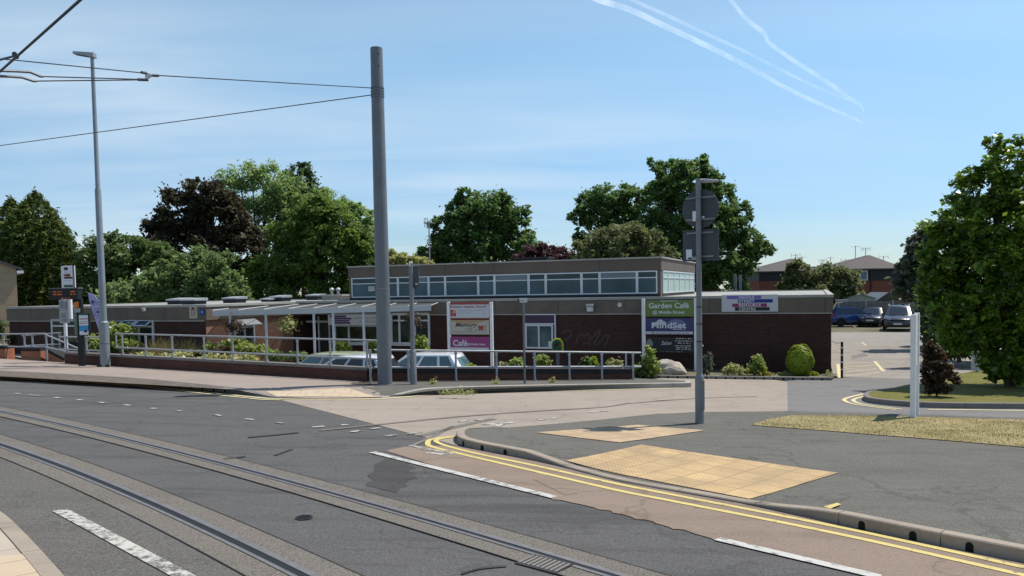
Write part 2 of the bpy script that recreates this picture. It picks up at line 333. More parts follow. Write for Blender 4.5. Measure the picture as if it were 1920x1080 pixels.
class MB:
    def __init__(s): s.v = []; s.f = []; s.m = []; s.cur = 0
    def raw(s, vs, fs):
        b = len(s.v); s.v += [tuple(p) for p in vs]; s.f += [tuple(b + i for i in f) for f in fs]; s.m += [s.cur] * len(fs); return s
    def box(s, x0, x1, y0, y1, z0, z1):
        return s.raw([(x0, y0, z0), (x1, y0, z0), (x1, y1, z0), (x0, y1, z0), (x0, y0, z1), (x1, y0, z1), (x1, y1, z1), (x0, y1, z1)],
                     [(0, 3, 2, 1), (4, 5, 6, 7), (0, 1, 5, 4), (1, 2, 6, 5), (2, 3, 7, 6), (3, 0, 4, 7)])
    def hexa(s, b, t):
        return s.raw(list(b) + list(t), [(0, 3, 2, 1), (4, 5, 6, 7), (0, 1, 5, 4), (1, 2, 6, 5), (2, 3, 7, 6), (3, 0, 4, 7)])
    def tube(s, pts, r, n=8, cap=True):
        pts = [Vector(p) for p in pts]; k = len(pts); rs = r if hasattr(r, '__len__') else [r] * k
        vs = []; fs = []; prev = None
        for i, p in enumerate(pts):
            d = (pts[min(i + 1, k - 1)] - pts[max(i - 1, 0)]).normalized()
            a = prev if prev is not None else (Vector((0, 0, 1)) if abs(d.z) < .9 else Vector((1, 0, 0)))
            u = (a - d * a.dot(d)).normalized(); prev = u; q = d.cross(u)
            for j in range(n):
                an = 2 * math.pi * j / n; vs.append(p + (u * math.cos(an) + q * math.sin(an)) * rs[i])
        for i in range(k - 1):
            for j in range(n): fs.append((i * n + j, i * n + (j + 1) % n, (i + 1) * n + (j + 1) % n, (i + 1) * n + j))
        if cap: fs.append(tuple(range(n))[::-1]); fs.append(tuple((k - 1) * n + j for j in range(n)))
        return s.raw(vs, fs)
    def lathe(s, prof, n=16, o=(0, 0, 0)):
        o = Vector(o); vs = []; fs = []
        for r, z in prof:
            for j in range(n): a = 2 * math.pi * j / n; vs.append(o + Vector((r * math.cos(a), r * math.sin(a), z)))
        for i in range(len(prof) - 1):
            for j in range(n): fs.append((i * n + j, i * n + (j + 1) % n, (i + 1) * n + (j + 1) % n, (i + 1) * n + j))
        fs.append(tuple(range(n))[::-1]); fs.append(tuple((len(prof) - 1) * n + j for j in range(n)))
        return s.raw(vs, fs)
    def prism(s, poly, thick, axis='y', at=0.0):
        """poly in the (a, z) plane extruded along axis"""
        k = len(poly)
        if axis == 'y': fr = [(a, at, z) for a, z in poly]; bk = [(a, at + thick, z) for a, z in poly]
        elif axis == 'x': fr = [(at, a, z) for a, z in poly]; bk = [(at + thick, a, z) for a, z in poly]
        else: fr = [(a, b, at) for a, b in poly]; bk = [(a, b, at + thick) for a, b in poly]
        return s.raw(fr + bk, [tuple(range(k)), tuple(range(k, 2 * k))[::-1]] + [(i, k + i, k + (i + 1) % k, (i + 1) % k) for i in range(k)])
    def build(s, name, m, parent=None, world=False, smooth=False, bevel=0, loc=None, fix=True):
        vs = s.v
        if world and parent is not None:
            inv = ROOTM[parent].inverted(); vs = [tuple(inv @ Vector(p)) for p in vs]
        if loc is not None: vs = [(p[0] - loc[0], p[1] - loc[1], p[2] - loc[2]) for p in vs]
        me = bpy.data.meshes.new(name); me.from_pydata(vs, [], s.f)
        for mm in (m if isinstance(m, (list, tuple)) else [m]): me.materials.append(MATS[mm])
        if max(s.m, default=0): me.polygons.foreach_set('material_index', s.m)
        if fix:
            bm = bmesh.new(); bm.from_mesh(me); bmesh.ops.recalc_face_normals(bm, faces=bm.faces); bm.to_mesh(me); bm.free()
        if smooth: me.polygons.foreach_set('use_smooth', [True] * len(me.polygons)); me.set_sharp_from_angle(angle=R(38))
        o = bpy.data.objects.new(name, me); C.objects.link(o)
        if parent is not None: o.parent = parent
        if loc is not None: o.location = loc
        if bevel:
            b = o.modifiers.new('bevel', 'BEVEL'); b.width = bevel; b.segments = 2; b.limit_method = 'ANGLE'
        return o

def struct(o, label=None):
    o['kind'] = 'structure'
    if label: o['label'] = label
    return o

def sheet(name, poly, m, dz=0.004, zfn=zf, L=1.6, parent=None, world=True):
    """flat polygon laid on the ground, finely cut so it follows it"""
    bm = bmesh.new()
    vs = [bm.verts.new((p[0], p[1], 0)) for p in poly]
    f = bm.faces.new(vs); bmesh.ops.triangulate(bm, faces=[f], ngon_method='EAR_CLIP')
    for _ in range(7):
        ed = [e for e in bm.edges if e.calc_length() > L]
        if not ed: break
        bmesh.ops.subdivide_edges(bm, edges=ed, cuts=1); bmesh.ops.triangulate(bm, faces=[g for g in bm.faces if len(g.verts) > 3])
    d = dz if callable(dz) else (lambda x, y: dz)
    for v in bm.verts: v.co.z = zfn(v.co.x, v.co.y) + d(v.co.x, v.co.y)
    bmesh.ops.recalc_face_normals(bm, faces=bm.faces)
    if sum(g.normal.z for g in bm.faces) < 0: bmesh.ops.reverse_faces(bm, faces=bm.faces)
    me = bpy.data.meshes.new(name); bm.to_mesh(me); bm.free(); me.materials.append(MATS[m])
    o = bpy.data.objects.new(name, me); C.objects.link(o); o['kind'] = 'structure'; return o

def catmull(pts, n=6):
    P = [Vector(p) for p in pts]; out = []
    for i in range(len(P) - 1):
        p0 = P[max(i - 1, 0)]; p1 = P[i]; p2 = P[i + 1]; p3 = P[min(i + 2, len(P) - 1)]
        for k in range(n):
            t = k / n; out.append(.5 * ((2 * p1) + (p2 - p0) * t + (2 * p0 - 5 * p1 + 4 * p2 - p3) * t * t + (3 * p1 - p0 - 3 * p2 + p3) * t ** 3))
    out.append(P[-1]); return out
def offset(path, d):
    out = []
    for i, p in enumerate(path):
        t = (path[min(i + 1, len(path) - 1)] - path[max(i - 1, 0)]).normalized(); out.append(Vector((p.x - t.y * d, p.y + t.x * d)))
    return out
def strip(mb, path, d0, d1, z):
    """ribbon between two offsets of a ground path; z number or function"""
    a = offset(path, d0); b = offset(path, d1); zz = z if callable(z) else (lambda x, y: z)
    vs = [(p.x, p.y, zf(p.x, p.y) + zz(p.x, p.y)) for q in zip(a, b) for p in q]
    mb.raw(vs, [(2 * i, 2 * i + 1, 2 * i + 3, 2 * i + 2) for i in range(len(a) - 1)])
def resample(path, step):
    out = [path[0]]; acc = 0
    for a, b in zip(path[:-1], path[1:]):
        l = (b - a).length; t = step - acc
        while t < l: out.append(a + (b - a) * (t / l)); t += step
        acc = l - (t - step)
    out.append(path[-1]); return out
def pdist(x, y, path):
    p = Vector((x, y)); best = 1e9
    for a, b in zip(path[:-1], path[1:]):
        d = b - a; t = max(0, min(1, (p - a).dot(d) / max(d.length_squared, 1e-9))); best = min(best, (p - a - d * t).length)
    return best
def sst(a, b, x): t = max(0, min(1, (x - a) / (b - a))); return t * t * (3 - 2 * t)

TXT = {}
def text_mesh(s, w=None, h=None, shear=0.0):
    cu = bpy.data.curves.new('t', 'FONT'); cu.body = s; cu.align_x = 'CENTER'; cu.align_y = 'CENTER'; cu.size = 1; cu.resolution_u = 3; cu.shear = shear
    if s in BOLD: cu.offset = .018
    ob = bpy.data.objects.new('t', cu); C.objects.link(ob); bpy.context.view_layer.update()
    me = ob.to_mesh(); v = np.array([p.co[:] for p in me.vertices]); f = [tuple(p.vertices) for p in me.polygons]
    ob.to_mesh_clear(); bpy.data.objects.remove(ob); bpy.data.curves.remove(cu)
    mn, mx = v.min(0), v.max(0); v = v - (mn + mx) / 2; e = mx - mn
    sc = w / e[0] if w else h / e[1]; sx = sc; sy = sc if not (w and h) else h / e[1]
    return [(p[0] * sx, p[1] * sy) for p in v], f
BOLD = {'Beeston baptist church', 'Memory', 'Garden Café', 'Café', '@ Middle Street', 'MindSet', 'MIDDLE', 'STREET', 'RESOURCE', 'CENTRE'}
def put_text(mb, s, cx, cz, y, w=None, h=None, shear=0.0):
    v, f = text_mesh(s, w, h, shear); mb.raw([(cx + a, y, cz + b) for a, b in v], f)

# ------------------------------------------------------------------ foliage
def leaf_object(name, m, pts, size, tint, seed, parent=None, loc=(0, 0, 0), upb=.5, aspect=.6):
    rng = np.random.default_rng(seed); n = len(pts)
    nr = rng.normal(size=(n, 3)); nr[:, 2] = np.abs(nr[:, 2]) + upb; nr /= np.linalg.norm(nr, axis=1)[:, None]
    a = rng.normal(size=(n, 3)); u = a - nr * (a * nr).sum(1)[:, None]; u /= np.linalg.norm(u, axis=1)[:, None]; q = np.cross(nr, u)
    sz = size * np.clip(rng.lognormal(-.12, .34, n), .35, 1.9)[:, None]
    bend = nr * sz * .18
    V = np.stack([pts - u * sz, pts - q * sz * aspect + bend, pts + u * sz, pts + q * sz * aspect + bend], 1).reshape(-1, 3) - np.array(loc)
    me = bpy.data.meshes.new(name); me.vertices.add(4 * n); me.vertices.foreach_set('co', V.ravel().astype('f'))
    me.loops.add(4 * n); me.loops.foreach_set('vertex_index', np.arange(4 * n, dtype='i'))
    me.polygons.add(n); me.polygons.foreach_set('loop_start', np.arange(0, 4 * n, 4, dtype='i')); me.polygons.foreach_set('loop_total', np.full(n, 4, 'i'))
    me.update(calc_edges=True)
    at = me.attributes.new('tint', 'FLOAT', 'POINT'); at.data.foreach_set('value', np.repeat(np.clip(tint, 0, 1), 4).astype('f'))
    me.materials.append(MATS[m]); o = bpy.data.objects.new(name, me); C.objects.link(o)
    if parent is not None: o.parent = parent
    else: o.location = loc
    return o
def crown_points(blobs, n, seed, clump=.26, fill=.55, flat=.75, density=None):
    """leaf positions in clumps spread through a set of ellipsoids (cx,cy,cz,rx,ry,rz)"""
    rng = np.random.default_rng(seed); P = []; T = []
    vol = np.array([(b[3] * b[4] * b[5]) ** .72 for b in blobs]); vol /= vol.sum()
    for b, wgt in zip(blobs, vol):
        c = np.array(b[:3]); r = np.array(b[3:6]); k = max(6, int((density or 46)))
        d = rng.normal(size=(k, 3)); d /= np.linalg.norm(d, axis=1)[:, None]
        rad = fill + (1 - fill) * rng.random(k) ** .6; rad *= rng.uniform(.8, 1.08, k)
        cc = c + d * rad[:, None] * r
        cr = clump * r.mean() * rng.uniform(.6, 1.35, k); ct = np.clip(rng.normal(.42, .2, k), 0, 1)
        m = int(n * wgt); idx = rng.choice(k, m, p=cr ** 1.6 / (cr ** 1.6).sum())
        g = rng.normal(size=(m, 3)); g /= np.linalg.norm(g, axis=1)[:, None]; g *= (rng.random(m) ** .45)[:, None]
        g[:, 2] *= flat
        loose = np.where(rng.random(m) < .16, rng.uniform(1.1, 2.0, m), 1.0)[:, None]
        P.append(cc[idx] + g * cr[idx][:, None] * loose); T.append(ct[idx] + rng.normal(0, .16, m))
    return np.concatenate(P), np.concatenate(T)
def trunk_mb(base, blobs, r, seed, limbs=7):
    rnd = random.Random(seed); mb = MB(); base = Vector(base)
    cx = sum(b[0] for b in blobs) / len(blobs); cy = sum(b[1] for b in blobs) / len(blobs); top = max(b[2] for b in blobs)
    h = top - base.z; ax = []
    h *= .86
    for i in range(7):
        t = i / 6; ax.append(Vector((base.x + (cx - base.x) * t + rnd.uniform(-.03, .03) * h * t, base.y + (cy - base.y) * t, base.z + h * t)))
    mb.tube(ax, [r * (1.25 if i == 0 else 1) * (1 - .8 * i / 6) for i in range(7)], 9)
    bl = list(blobs)
    for k in range(limbs):
        b = bl[k % len(bl)]; i = rnd.randint(2, 4); s0 = ax[i]
        e = Vector((b[0] + rnd.uniform(-.6, .6) * b[3], b[1] + rnd.uniform(-.6, .6) * b[4], b[2] + rnd.uniform(-.1, .7) * b[5]))
        mid = (s0 + e) / 2 + Vector((0, 0, -.06 * (e - s0).length)); rr = r * .42
        mb.tube([s0, mid, e], [rr, rr * .65, rr * .18], 6)
        for _ in range(2):
            e2 = mid + (e - mid) * .5 + Vector((rnd.uniform(-1, 1) * b[3] * .5, rnd.uniform(-1, 1) * b[4] * .5, rnd.uniform(.1, .8) * b[5] * .6))
            mb.tube([mid, e2], [rr * .45, rr * .12], 5)
    return mb
def tree(label, m, Y, pxblobs, n, size, seed, base_px=None, r=.28, cat='tree', name='tree', group=None, zb=None, extra=None, **kw):
    """pxblobs: (px, py, rpx, rpy[, dY]) crown masses at distance Y"""
    s = Y / F; bl = []
    for b in pxblobs:
        dy = b[4] if len(b) > 4 else 0; c = D(b[0], b[1], Y + dy); s2 = (Y + dy) / F
        bl.append((c.x, c.y, c.z, b[2] * s2, min(b[2] * s2, 3.5) * .95, b[3] * s2))
    bx = base_px if base_px is not None else sum(b[0] for b in pxblobs) / len(pxblobs)
    p = D(bx, 600, Y); base = Vector((p.x, p.y, zf(p.x, p.y) - .05 if zb is None else zb))
    t = thing(name, label, cat, base, 0, group)
    pts, tint = crown_points(bl, n, seed, **kw)
    keep = pts[:, 2] > base.z + .05
    leaf_object('crown', m, pts[keep], size, tint[keep], seed + 1, t, tuple(base))
    trunk_mb(base, bl, r, seed, max(7, len(bl) + 3)).build('trunk', 'bark', t, world=True, smooth=True, fix=False)
    if extra: extra(t, bl, base)
    return t

# ================================================================== GROUND
BA = G(1558, 704.5)                                   # near right corner of the long building
BANG = -R(21.6)
BM = Matrix.Translation(BA) @ Matrix.Rotation(BANG, 4, 'Z'); BI = BM.inverted()
def BF(px, py, yl=0.0):                             # pixel -> building coordinates on the plane y = yl
    o = BI @ CAM; d = BI.to_3x3() @ ray(px, py); t = (yl - o.y) / d.y; p = o + d * t; return Vector((p.x, p.y, p.z))
def BS(px, py, xl):
    o = BI @ CAM; d = BI.to_3x3() @ ray(px, py); t = (xl - o.x) / d.x; return o + d * t
def BH(px, py, zl):
    o = BI @ CAM; d = BI.to_3x3() @ ray(px, py); t = (zl - o.z) / d.z; return o + d * t

WL = [G(122, 688).xy, G(690, 724).xy, G(1187, 719).xy]     # foot of the low brick wall
def inyard(x, y):
    p = BI @ Vector((x, y, 0))
    if p.y > -.3: return 0.0
    a, b, c = WL
    def left(u, v): return (v.x - u.x) * (y - u.y) - (v.y - u.y) * (x - u.x)
    if left(a, b) < 0.05 and y < b.y: return 0.0
    if left(b, c) < 0.05: return 0.0
    if x < a.x - 1 or x > c.x: return 0.0
    return left(a, b) / (b - a).length if left(a, b) > 0 else left(b, c) / (c - b).length
def yz(x, y): return zf(x, y) - .85 * sst(-13, -7, x)

def ground():
    xs = sorted(set([-400, -300, -220, -160, -120, -90, -70, -55, -48] + list(range(-42, 43)) + [48, 55, 70, 90, 120, 160, 220, 300, 400]))
    ys = sorted(set([-120, -60, -30, -15] + list(range(-8, 72)) + [76, 82, 90, 105, 130, 170, 230, 320, 450, 700]))
    vs = []
    for y in ys:
        for x in xs:
            z = zf(x, y) - .06
            if inyard(x, y) > 0: z = yz(x, y) - .25
            vs.append((x, y, z))
    nx = len(xs); fs = [(j * nx + i, j * nx + i + 1, (j + 1) * nx + i + 1, (j + 1) * nx + i) for j in range(len(ys) - 1) for i in range(nx - 1)]
    mb = MB(); mb.raw(vs, fs); struct(mb.build('ground', 'dirt', smooth=True))
ground()
def yard():
    a, b, c = WL
    q = [BM @ Vector((-9.2, .0, 0)), BM @ Vector((-45, .0, 0))]
    sheet('forecourt', [a, b, c, q[0].xy, q[1].xy], 'carpark_asphalt', 0.0, zfn=yz, L=1.2)
yard()

# main carriageway, side road and the other surfaces (each sheet a few millimetres above the one below)
sheet('road', [(-60, -6), (12, -6), (9, 2)] + G2((1990, 1075), (1640, 1000), (1280, 925), (1010, 866), (858, 824), (1010, 800), (1480, 774), (1476, 714), (1290, 724), (750, 741), (520, 746), (230, 718), (0, 706), (-260, 694), (-700, 690)) + [(-60, 22)], 'asphalt', 0.0)
sheet('side_road', G2((525, 750), (790, 818), (858, 836), (880, 806), (1000, 801), (1230, 776), (1477, 772), (1476, 716), (1430, 709), (1190, 707), (1190, 719), (1292, 722), (1292, 726), (750, 741), (716, 746)), 'side_asphalt', 0.004)
sheet('access_road', G2((1477, 780), (1476, 714), (1558, 709), (1740, 700), (2300, 700), (2300, 800)), 'access_asphalt', 0.004)
# near lane, browner
def near_track_line(): return None
Rl1 = [(-110, 800), (0, 835.5), (185, 902), (370, 984), (555, 1073), (640, 1118)]
Rl2 = [(-160, 742), (0, 771), (185, 811.5), (370, 856), (555, 910), (637, 935), (825, 980), (1010, 1035), (1103, 1064), (1230, 1105)]
def smooth_path(px, ext=8):
    P = np.array([G(a, b).xy[:] for a, b in px]); d = P[-1] - P[0]; L = np.linalg.norm(d); d /= L; nrm = np.array([-d[1], d[0]])
    s = (P - P[0]) @ d; o = (P - P[0]) @ nrm; k = np.polyfit(s, o, 2)
    ss = np.linspace(-14, L + ext, 70); return [Vector(P[0] + d * a + nrm * np.polyval(k, a)) for a in ss]
T1 = smooth_path(Rl1); T2 = smooth_path(Rl2)
sheet('near_lane', [p for p in offset(T1, -.33)] + [(1.5, -3), (-30, -3)], 'asphalt_near', 0.004)
mb = MB(); strip(mb, T1, -.33, .33, .008); strip(mb, T2, -.30, .30, .008)
struct(mb.build('track_concrete', 'track_concrete'))
mb = MB()
for t in (T1, T2):
    for o_ in ((-.33, .33) if t is T1 else (-.30, .30)): strip(mb, t, o_ - .006, o_ + .006, .012)
struct(mb.build('joint_line', 'tar'))
for path, lab, gr in ((T1, 'polished steel tram rail with dark groove, nearest the camera', .024), (T2, 'polished steel tram rail farther from the camera, nearer the red lane', .002)):
    loc = (path[30].x, path[30].y, zf(path[30].x, path[30].y)); t = thing('tram_rail', lab, 'rail', loc, 0, 'rails of the tram track')
    mb = MB(); strip(mb, path, gr, gr + .062, .016); strip(mb, path, -.085, -.045, .014); mb.build('rail_head', 'steel', t, world=True)
    mb = MB(); strip(mb, path, -.045, gr, .0125); mb.build('rail_groove', 'groove', t, world=True)

# red cycle lane and lines
KR = catmull([(*G(a, b).xy,) for a, b in ((892, 808), (866, 813), (856, 822), (862, 834), (895.5, 843), (940, 851), (1010, 865), (1044, 872.6), (1158, 902), (1280, 924), (1387, 943), (1454, 957), (1547, 978), (1650, 1001), (1902, 1052), (2060, 1083), (2300, 1126))], 5)
KR = [Vector(p[:2]) for p in KR]
red = G2((722, 846), (760, 838), (835, 836), (860, 838), (895.5, 845), (1010, 867), (1158, 904), (1280, 926), (1387, 945), (1547, 980), (1650, 1003), (1902, 1054), (2060, 1085), (2200, 1120), (1900, 1140), (1640, 1083), (1345, 1014), (1180, 969), (1040, 936), (890, 897))
rnd = random.Random(8); edge_ = [Vector(q) for q in red[-5:]]; rag = []
for a_, b_ in zip(edge_[:-1], edge_[1:]):
    k_ = max(2, int((b_ - a_).length / .09)); rag += [a_ + (b_ - a_) * (q / k_) + Vector((rnd.gauss(0, .018), rnd.gauss(0, .018))) for q in range(k_)]
red = list(red[:-5]) + rag + [edge_[-1]]
sheet('cycle_lane', red, 'red_lane', 0.008)
mb = MB()
def line(mb, a, b, wd, z=.0125, seg=1):
    A = G(*a).xy; B = G(*b).xy; strip(mb, [A + (B - A) * (i / max(4, seg)) for i in range(max(4, seg) + 1)], -wd / 2, wd / 2, z)
line(mb, (698, 849), (1040, 934), .12, .0125, 12); line(mb, (1345, 1012), (1650, 1084), .12, .0125, 12)
struct(mb.build('white_line', 'white_paint'))
mb = MB(); line(mb, (112, 958), (362, 1092), .135, .0125, 8); struct(mb.build('white_line', 'white_worn'))
mb = MB()
for a, b in (((30, 738), (38, 739)), ((55, 741), (77, 743)), ((102, 746), (114, 747)), ((145, 750), (155, 751)), ((186, 755), (198, 756.5)), ((234, 759.5), (243, 761)), ((283, 766), (292, 767)), ((331, 770.5), (340, 771.5)), ((402, 778.5), (414, 780.5)), ((460, 786), (476, 788)), ((518, 793), (533, 795)), ((586, 802), (608, 800)), ((640, 798), (652, 797)), ((659, 811), (676, 808)), ((694, 805), (713, 803)), ((724, 819), (743, 816)), ((54, 717), (100, 719)), ((764, 815), (790, 811))):
    line(mb, a, b, .1)
struct(mb.build('give_way_dash', 'white_worn'))
# worn white symbols on the side road
mb = MB()
for a, b, wd in (((905, 797), (965, 793), .12), ((925, 800), (940, 795), .2), ((1008, 788), (1022, 787), .12), ((1104, 773), (1140, 771), .12), ((1036, 786), (1046, 782), .1), ((1232, 751), (1246, 750), .1), ((890, 789), (905, 787), .1), ((860, 792), (880, 789), .08)):
    line(mb, a, b, wd, .0125)
struct(mb.build('worn_marking', 'white_worn'))
# white triangle remains at the end of the red lane
mb = MB()
for a, b in (((770, 836), (800, 845)), ((800, 850), (838, 854)), ((790, 842), (835, 848)), ((836, 846), (850, 852))): line(mb, a, b, .09, .0125)
struct(mb.build('worn_marking', 'white_worn'))
# double yellow lines round the right-hand kerb
OUT = catmull([(*G(a, b).xy,) for a, b in ((900, 811), (858, 818), (812, 824), (802, 832), (814, 840), (900, 861), (1010, 886.5), (1158, 921), (1280, 945), (1576, 1004), (1920, 1081), (2100, 1122))], 6)
INN = catmull([(*G(a, b).xy,) for a, b in ((900, 814), (862, 819), (825, 824), (818, 829), (840, 838), (900, 853), (1010, 876), (1158, 909), (1280, 933), (1576, 991), (1920, 1066), (2100, 1106))], 6)
mb = MB()
for p in (OUT, INN): strip(mb, [Vector(q[:2]) for q in p], -.042, .042, .0125)
struct(mb.build('double_yellow_line', 'yellow'))
mb = MB(); p = [Vector(q) for q in G2((930, 812), (957, 810.5), (1070, 801), (1195, 791.5))]; strip(mb, p, -.05, .05, .0125); strip(mb, p, .09, .17, .0125); struct(mb.build('double_yellow_line', 'yellow'))
mb = MB(); p = [Vector(q[:2]) for q in catmull([(*G(a, b).xy,) for a, b in ((-200, 697), (0, 707.5), (230, 720.5), (463, 744), (520, 748.5), (620, 749.5), (720, 748), (840, 739), (1000, 734.5), (1275, 728.5))], 6)]
strip(mb, p, -.06, .06, .0125); strip(mb, p[:26], -.26, -.16, .0125); struct(mb.build('yellow_line', 'yellow_pale'))
# dark repairs, tar lines and tyre marks
def ragged(pts, seed, j=.03, step=.12):
    rnd = random.Random(seed); out = []; n = len(pts)
    for i in range(n):
        a, b = Vector(pts[i]), Vector(pts[(i + 1) % n]); k = max(1, int((b - a).length / step))
        for q in range(k): out.append(a + (b - a) * (q / k) + Vector((rnd.gauss(0, j), rnd.gauss(0, j))) * (1 if q else .3))
    return out
sheet('road_patch', ragged(G2((686, 912), (702, 872), (722, 860), (765, 863), (778, 893), (745, 926)), 4, .045), 'old_patch', .0035)
sheet('road_patch', G2((1010, 880), (1040, 905), (1085, 926), (1060, 930), (1000, 900)), 'red_lane', .0118)
mb = MB()
def tl(pts, wd, z=.0118): strip(mb, [Vector(q[:2]) for q in catmull([(*G(a, b).xy,) for a, b in pts], 4)], -wd / 2, wd / 2, z)
tl(((466, 821), (520, 816), (560, 812)), .09); tl(((340, 743), (410, 744)), .07); tl(((515, 855), (548, 843)), .05); tl(((420, 862), (460, 857)), .06)
tl(((950, 1063), (900, 1068), (865, 1078)), .03); struct(mb.build('tar_line', 'tar'))
mb = MB(); tl(((600, 808), (640, 804), (850, 783), (1000, 772), (1130, 764), (1180, 756)), .11); tl(((790, 818), (860, 800), (925, 786)), .16); tl(((770, 838), (810, 820), (850, 800)), .08); tl(((1180, 757), (1300, 748), (1420, 744)), .05); struct(mb.build('tyre_mark', 'tyre_mark'))
def cover(px, py, r, name, label):
    p = G(px, py); t = thing(name, label, 'manhole cover', (p.x, p.y, p.z)); m_ = MB(); m_.lathe([(r, .003), (r, .013)], 20); m_.build('frame', 'tar', t)
    m_ = MB()
    for i in range(-3, 4): w_ = math.sqrt(max(0, (r * .85) ** 2 - (i * r * .24) ** 2)); m_.box(-w_, w_, i * r * .24 - r * .06, i * r * .24 + r * .06, .013, .017)
    m_.build('lid', 'trim', t)
cover(570, 972, .085, 'valve_cover', 'small round worn iron cover in the dark road between the tram rails')
def drain(px, py, wx, wy, rz, label):
    p = G(px, py); t = thing('drain_grate', label, 'drain', (p.x, p.y, p.z + .006), rz); m_ = MB(); m_.box(-wx / 2, wx / 2, -wy / 2, wy / 2, .001, .012); m_.build('frame', 'tar', t)
    m_ = MB()
    for i in range(9): x = -wx / 2 + (i + .5) * wx / 9; m_.box(x - wx * .03, x + wx * .03, -wy * .4, wy * .4, .012, .016)
    m_.build('bar', 'kerb_grey', t)
drain(1020, 1060, .40, .26, R(-38), 'square iron grate set beside the farther tram rail at the bottom of the view')
drain(862, 738.5, .5, .35, R(6), 'small iron drain grate in the road by the far pale kerb')

# ---- right-hand pavement with drainage kerb
DROP1 = [Vector(q) for q in G2((1080, 880), (1158, 902), (1280, 924), (1380, 942))]
DROP2 = [Vector(q) for q in G2((960, 806), (1040, 803), (1195, 788), (1300, 781), (1420, 778), (1500, 778), (1900, 786), (2300, 795))]
def adist(x, y, path):
    a, b = path[0], path[-1]; t = (b - a).normalized(); L_ = (b - a).length; p = Vector((x, y)) - a; u = p.dot(t); v = p.dot(Vector((-t.y, t.x))); o = max(0, -u, u - L_); return math.hypot(o, v * .38)
def pz(x, y): return .018 + .10 * sst(0, 1.3, min(adist(x, y, DROP1), adist(x, y, DROP2)))
PZF = lambda x, y: zf(x, y) + pz(x, y)
side_edge = G2((892, 808), (960, 803.5), (1040, 800), (1195, 786), (1230, 782), (1300, 778.5), (1400, 777.5), (1480, 777), (1700, 781), (1920, 786), (2300, 795))
KRi = offset(KR, .13)
sheet('pavement', [p for p in KRi[3:]] + [Vector((14, 6.5))] + [Vector(q) for q in side_edge[::-1]], 'path_asphalt', lambda x, y: pz(x, y) - .004, L=.7)
kp = resample(KR, .15)
def kerb_obj(name, path, hfn, wd, mats, block=.92, slots=None, gap=.004, z0=-.03):
    """kerb blocks along path (road side at offset 0), a hair's gap between blocks"""
    mb = MB(); path = resample(path, block / 6); i = 0
    while i < len(path) - 1:
        seg = path[i:i + 7]
        if len(seg) < 2: break
        a = [p.copy() for p in seg]
        a[0] = a[0] + (a[1] - a[0]).normalized() * gap; a[-1] = a[-1] - (a[-1] - a[-2]).normalized() * gap
        pr = []
        A = offset(a, 0.0); A2 = offset(a, .012); B = offset(a, wd)
        for q0, q1, q2 in zip(A, A2, B):
            h = hfn(q0.x, q0.y); zr = zf(q0.x, q0.y)
            pr.append([(q0.x, q0.y, zr + z0), (q0.x, q0.y, zr + h - .012), (q1.x, q1.y, zr + h), (q2.x, q2.y, zf(q2.x, q2.y) + h + .002), (q2.x, q2.y, zr + z0)])
        vs = [v for r_ in pr for v in r_]; n = len(pr)
        fs = [(5 * k + j, 5 * k + j + 1, 5 * k + 6 + j, 5 * k + 5 + j) for k in range(n - 1) for j in range(4)] + [(0, 1, 2, 3, 4)[::-1], tuple(5 * (n - 1) + j for j in range(5))]
        mb.cur = 0; mb.raw(vs, fs)
        if slots and min(hfn(p.x, p.y) for p in a) > slots:
            for k in (1.5, 4.5):
                if k + 1 > n - 1: continue
                c = (A[int(k)] + A[int(k) + 1]) / 2; t = (A[int(k) + 1] - A[int(k)]).normalized(); nn = Vector((-t.y, t.x)); z = zf(c.x, c.y); h = hfn(c.x, c.y)
                prof = [(-.032, .003), (.032, .003), (.032, h * .5), (.022, h * .66), (0, h * .73), (-.022, h * .66), (-.032, h * .5)]
                mb.cur = 1; k_ = len(prof)
                fr = [(c.x + t.x * u - nn.x * .003, c.y + t.y * u - nn.y * .003, z + v) for u, v in prof]; bk = [(c.x + t.x * u + nn.x * .004, c.y + t.y * u + nn.y * .004, z + v) for u, v in prof]
                mb.raw(fr + bk, [tuple(range(k_))] + [(q, (q + 1) % k_, k_ + (q + 1) % k_, k_ + q) for q in range(k_)])
        i += 6
    o = mb.build(name, mats); o['kind'] = 'structure'; return o
kerb_obj('kerb', KR, lambda x, y: pz(x, y) + .004, .13, ['kerb_stone', 'hole'], slots=.085)
# yellow "no loading" ticks on the kerb
mb = MB()
for px, py in ((1530, 973), ):
    p = G(px, py); t = (KR[-8] - KR[-12]).normalized(); nn = Vector((-t.y, t.x)); h = pz(p.x, p.y)
    for sgn, uu in ((1, 0), ):
        c = p.xy; a = c - t * .08; b = c + t * .08
        mb.raw([(a.x - nn.x * .01, a.y - nn.y * .01, p.z + .02), (b.x - nn.x * .01, b.y - nn.y * .01, p.z + .02), (b.x - nn.x * .01, b.y - nn.y * .01, p.z + h - .012), (a.x - nn.x * .01, a.y - nn.y * .01, p.z + h - .012)], [(0, 1, 2, 3)])
struct(mb.build('kerb_tick', 'yellow'))
sheet('kerb_tick', [G(a, b, 0, PZF).xy for a, b in ((1544, 951), (1570, 944), (1577, 947), (1556, 955))], 'yellow', lambda x, y: pz(x, y) + .008)
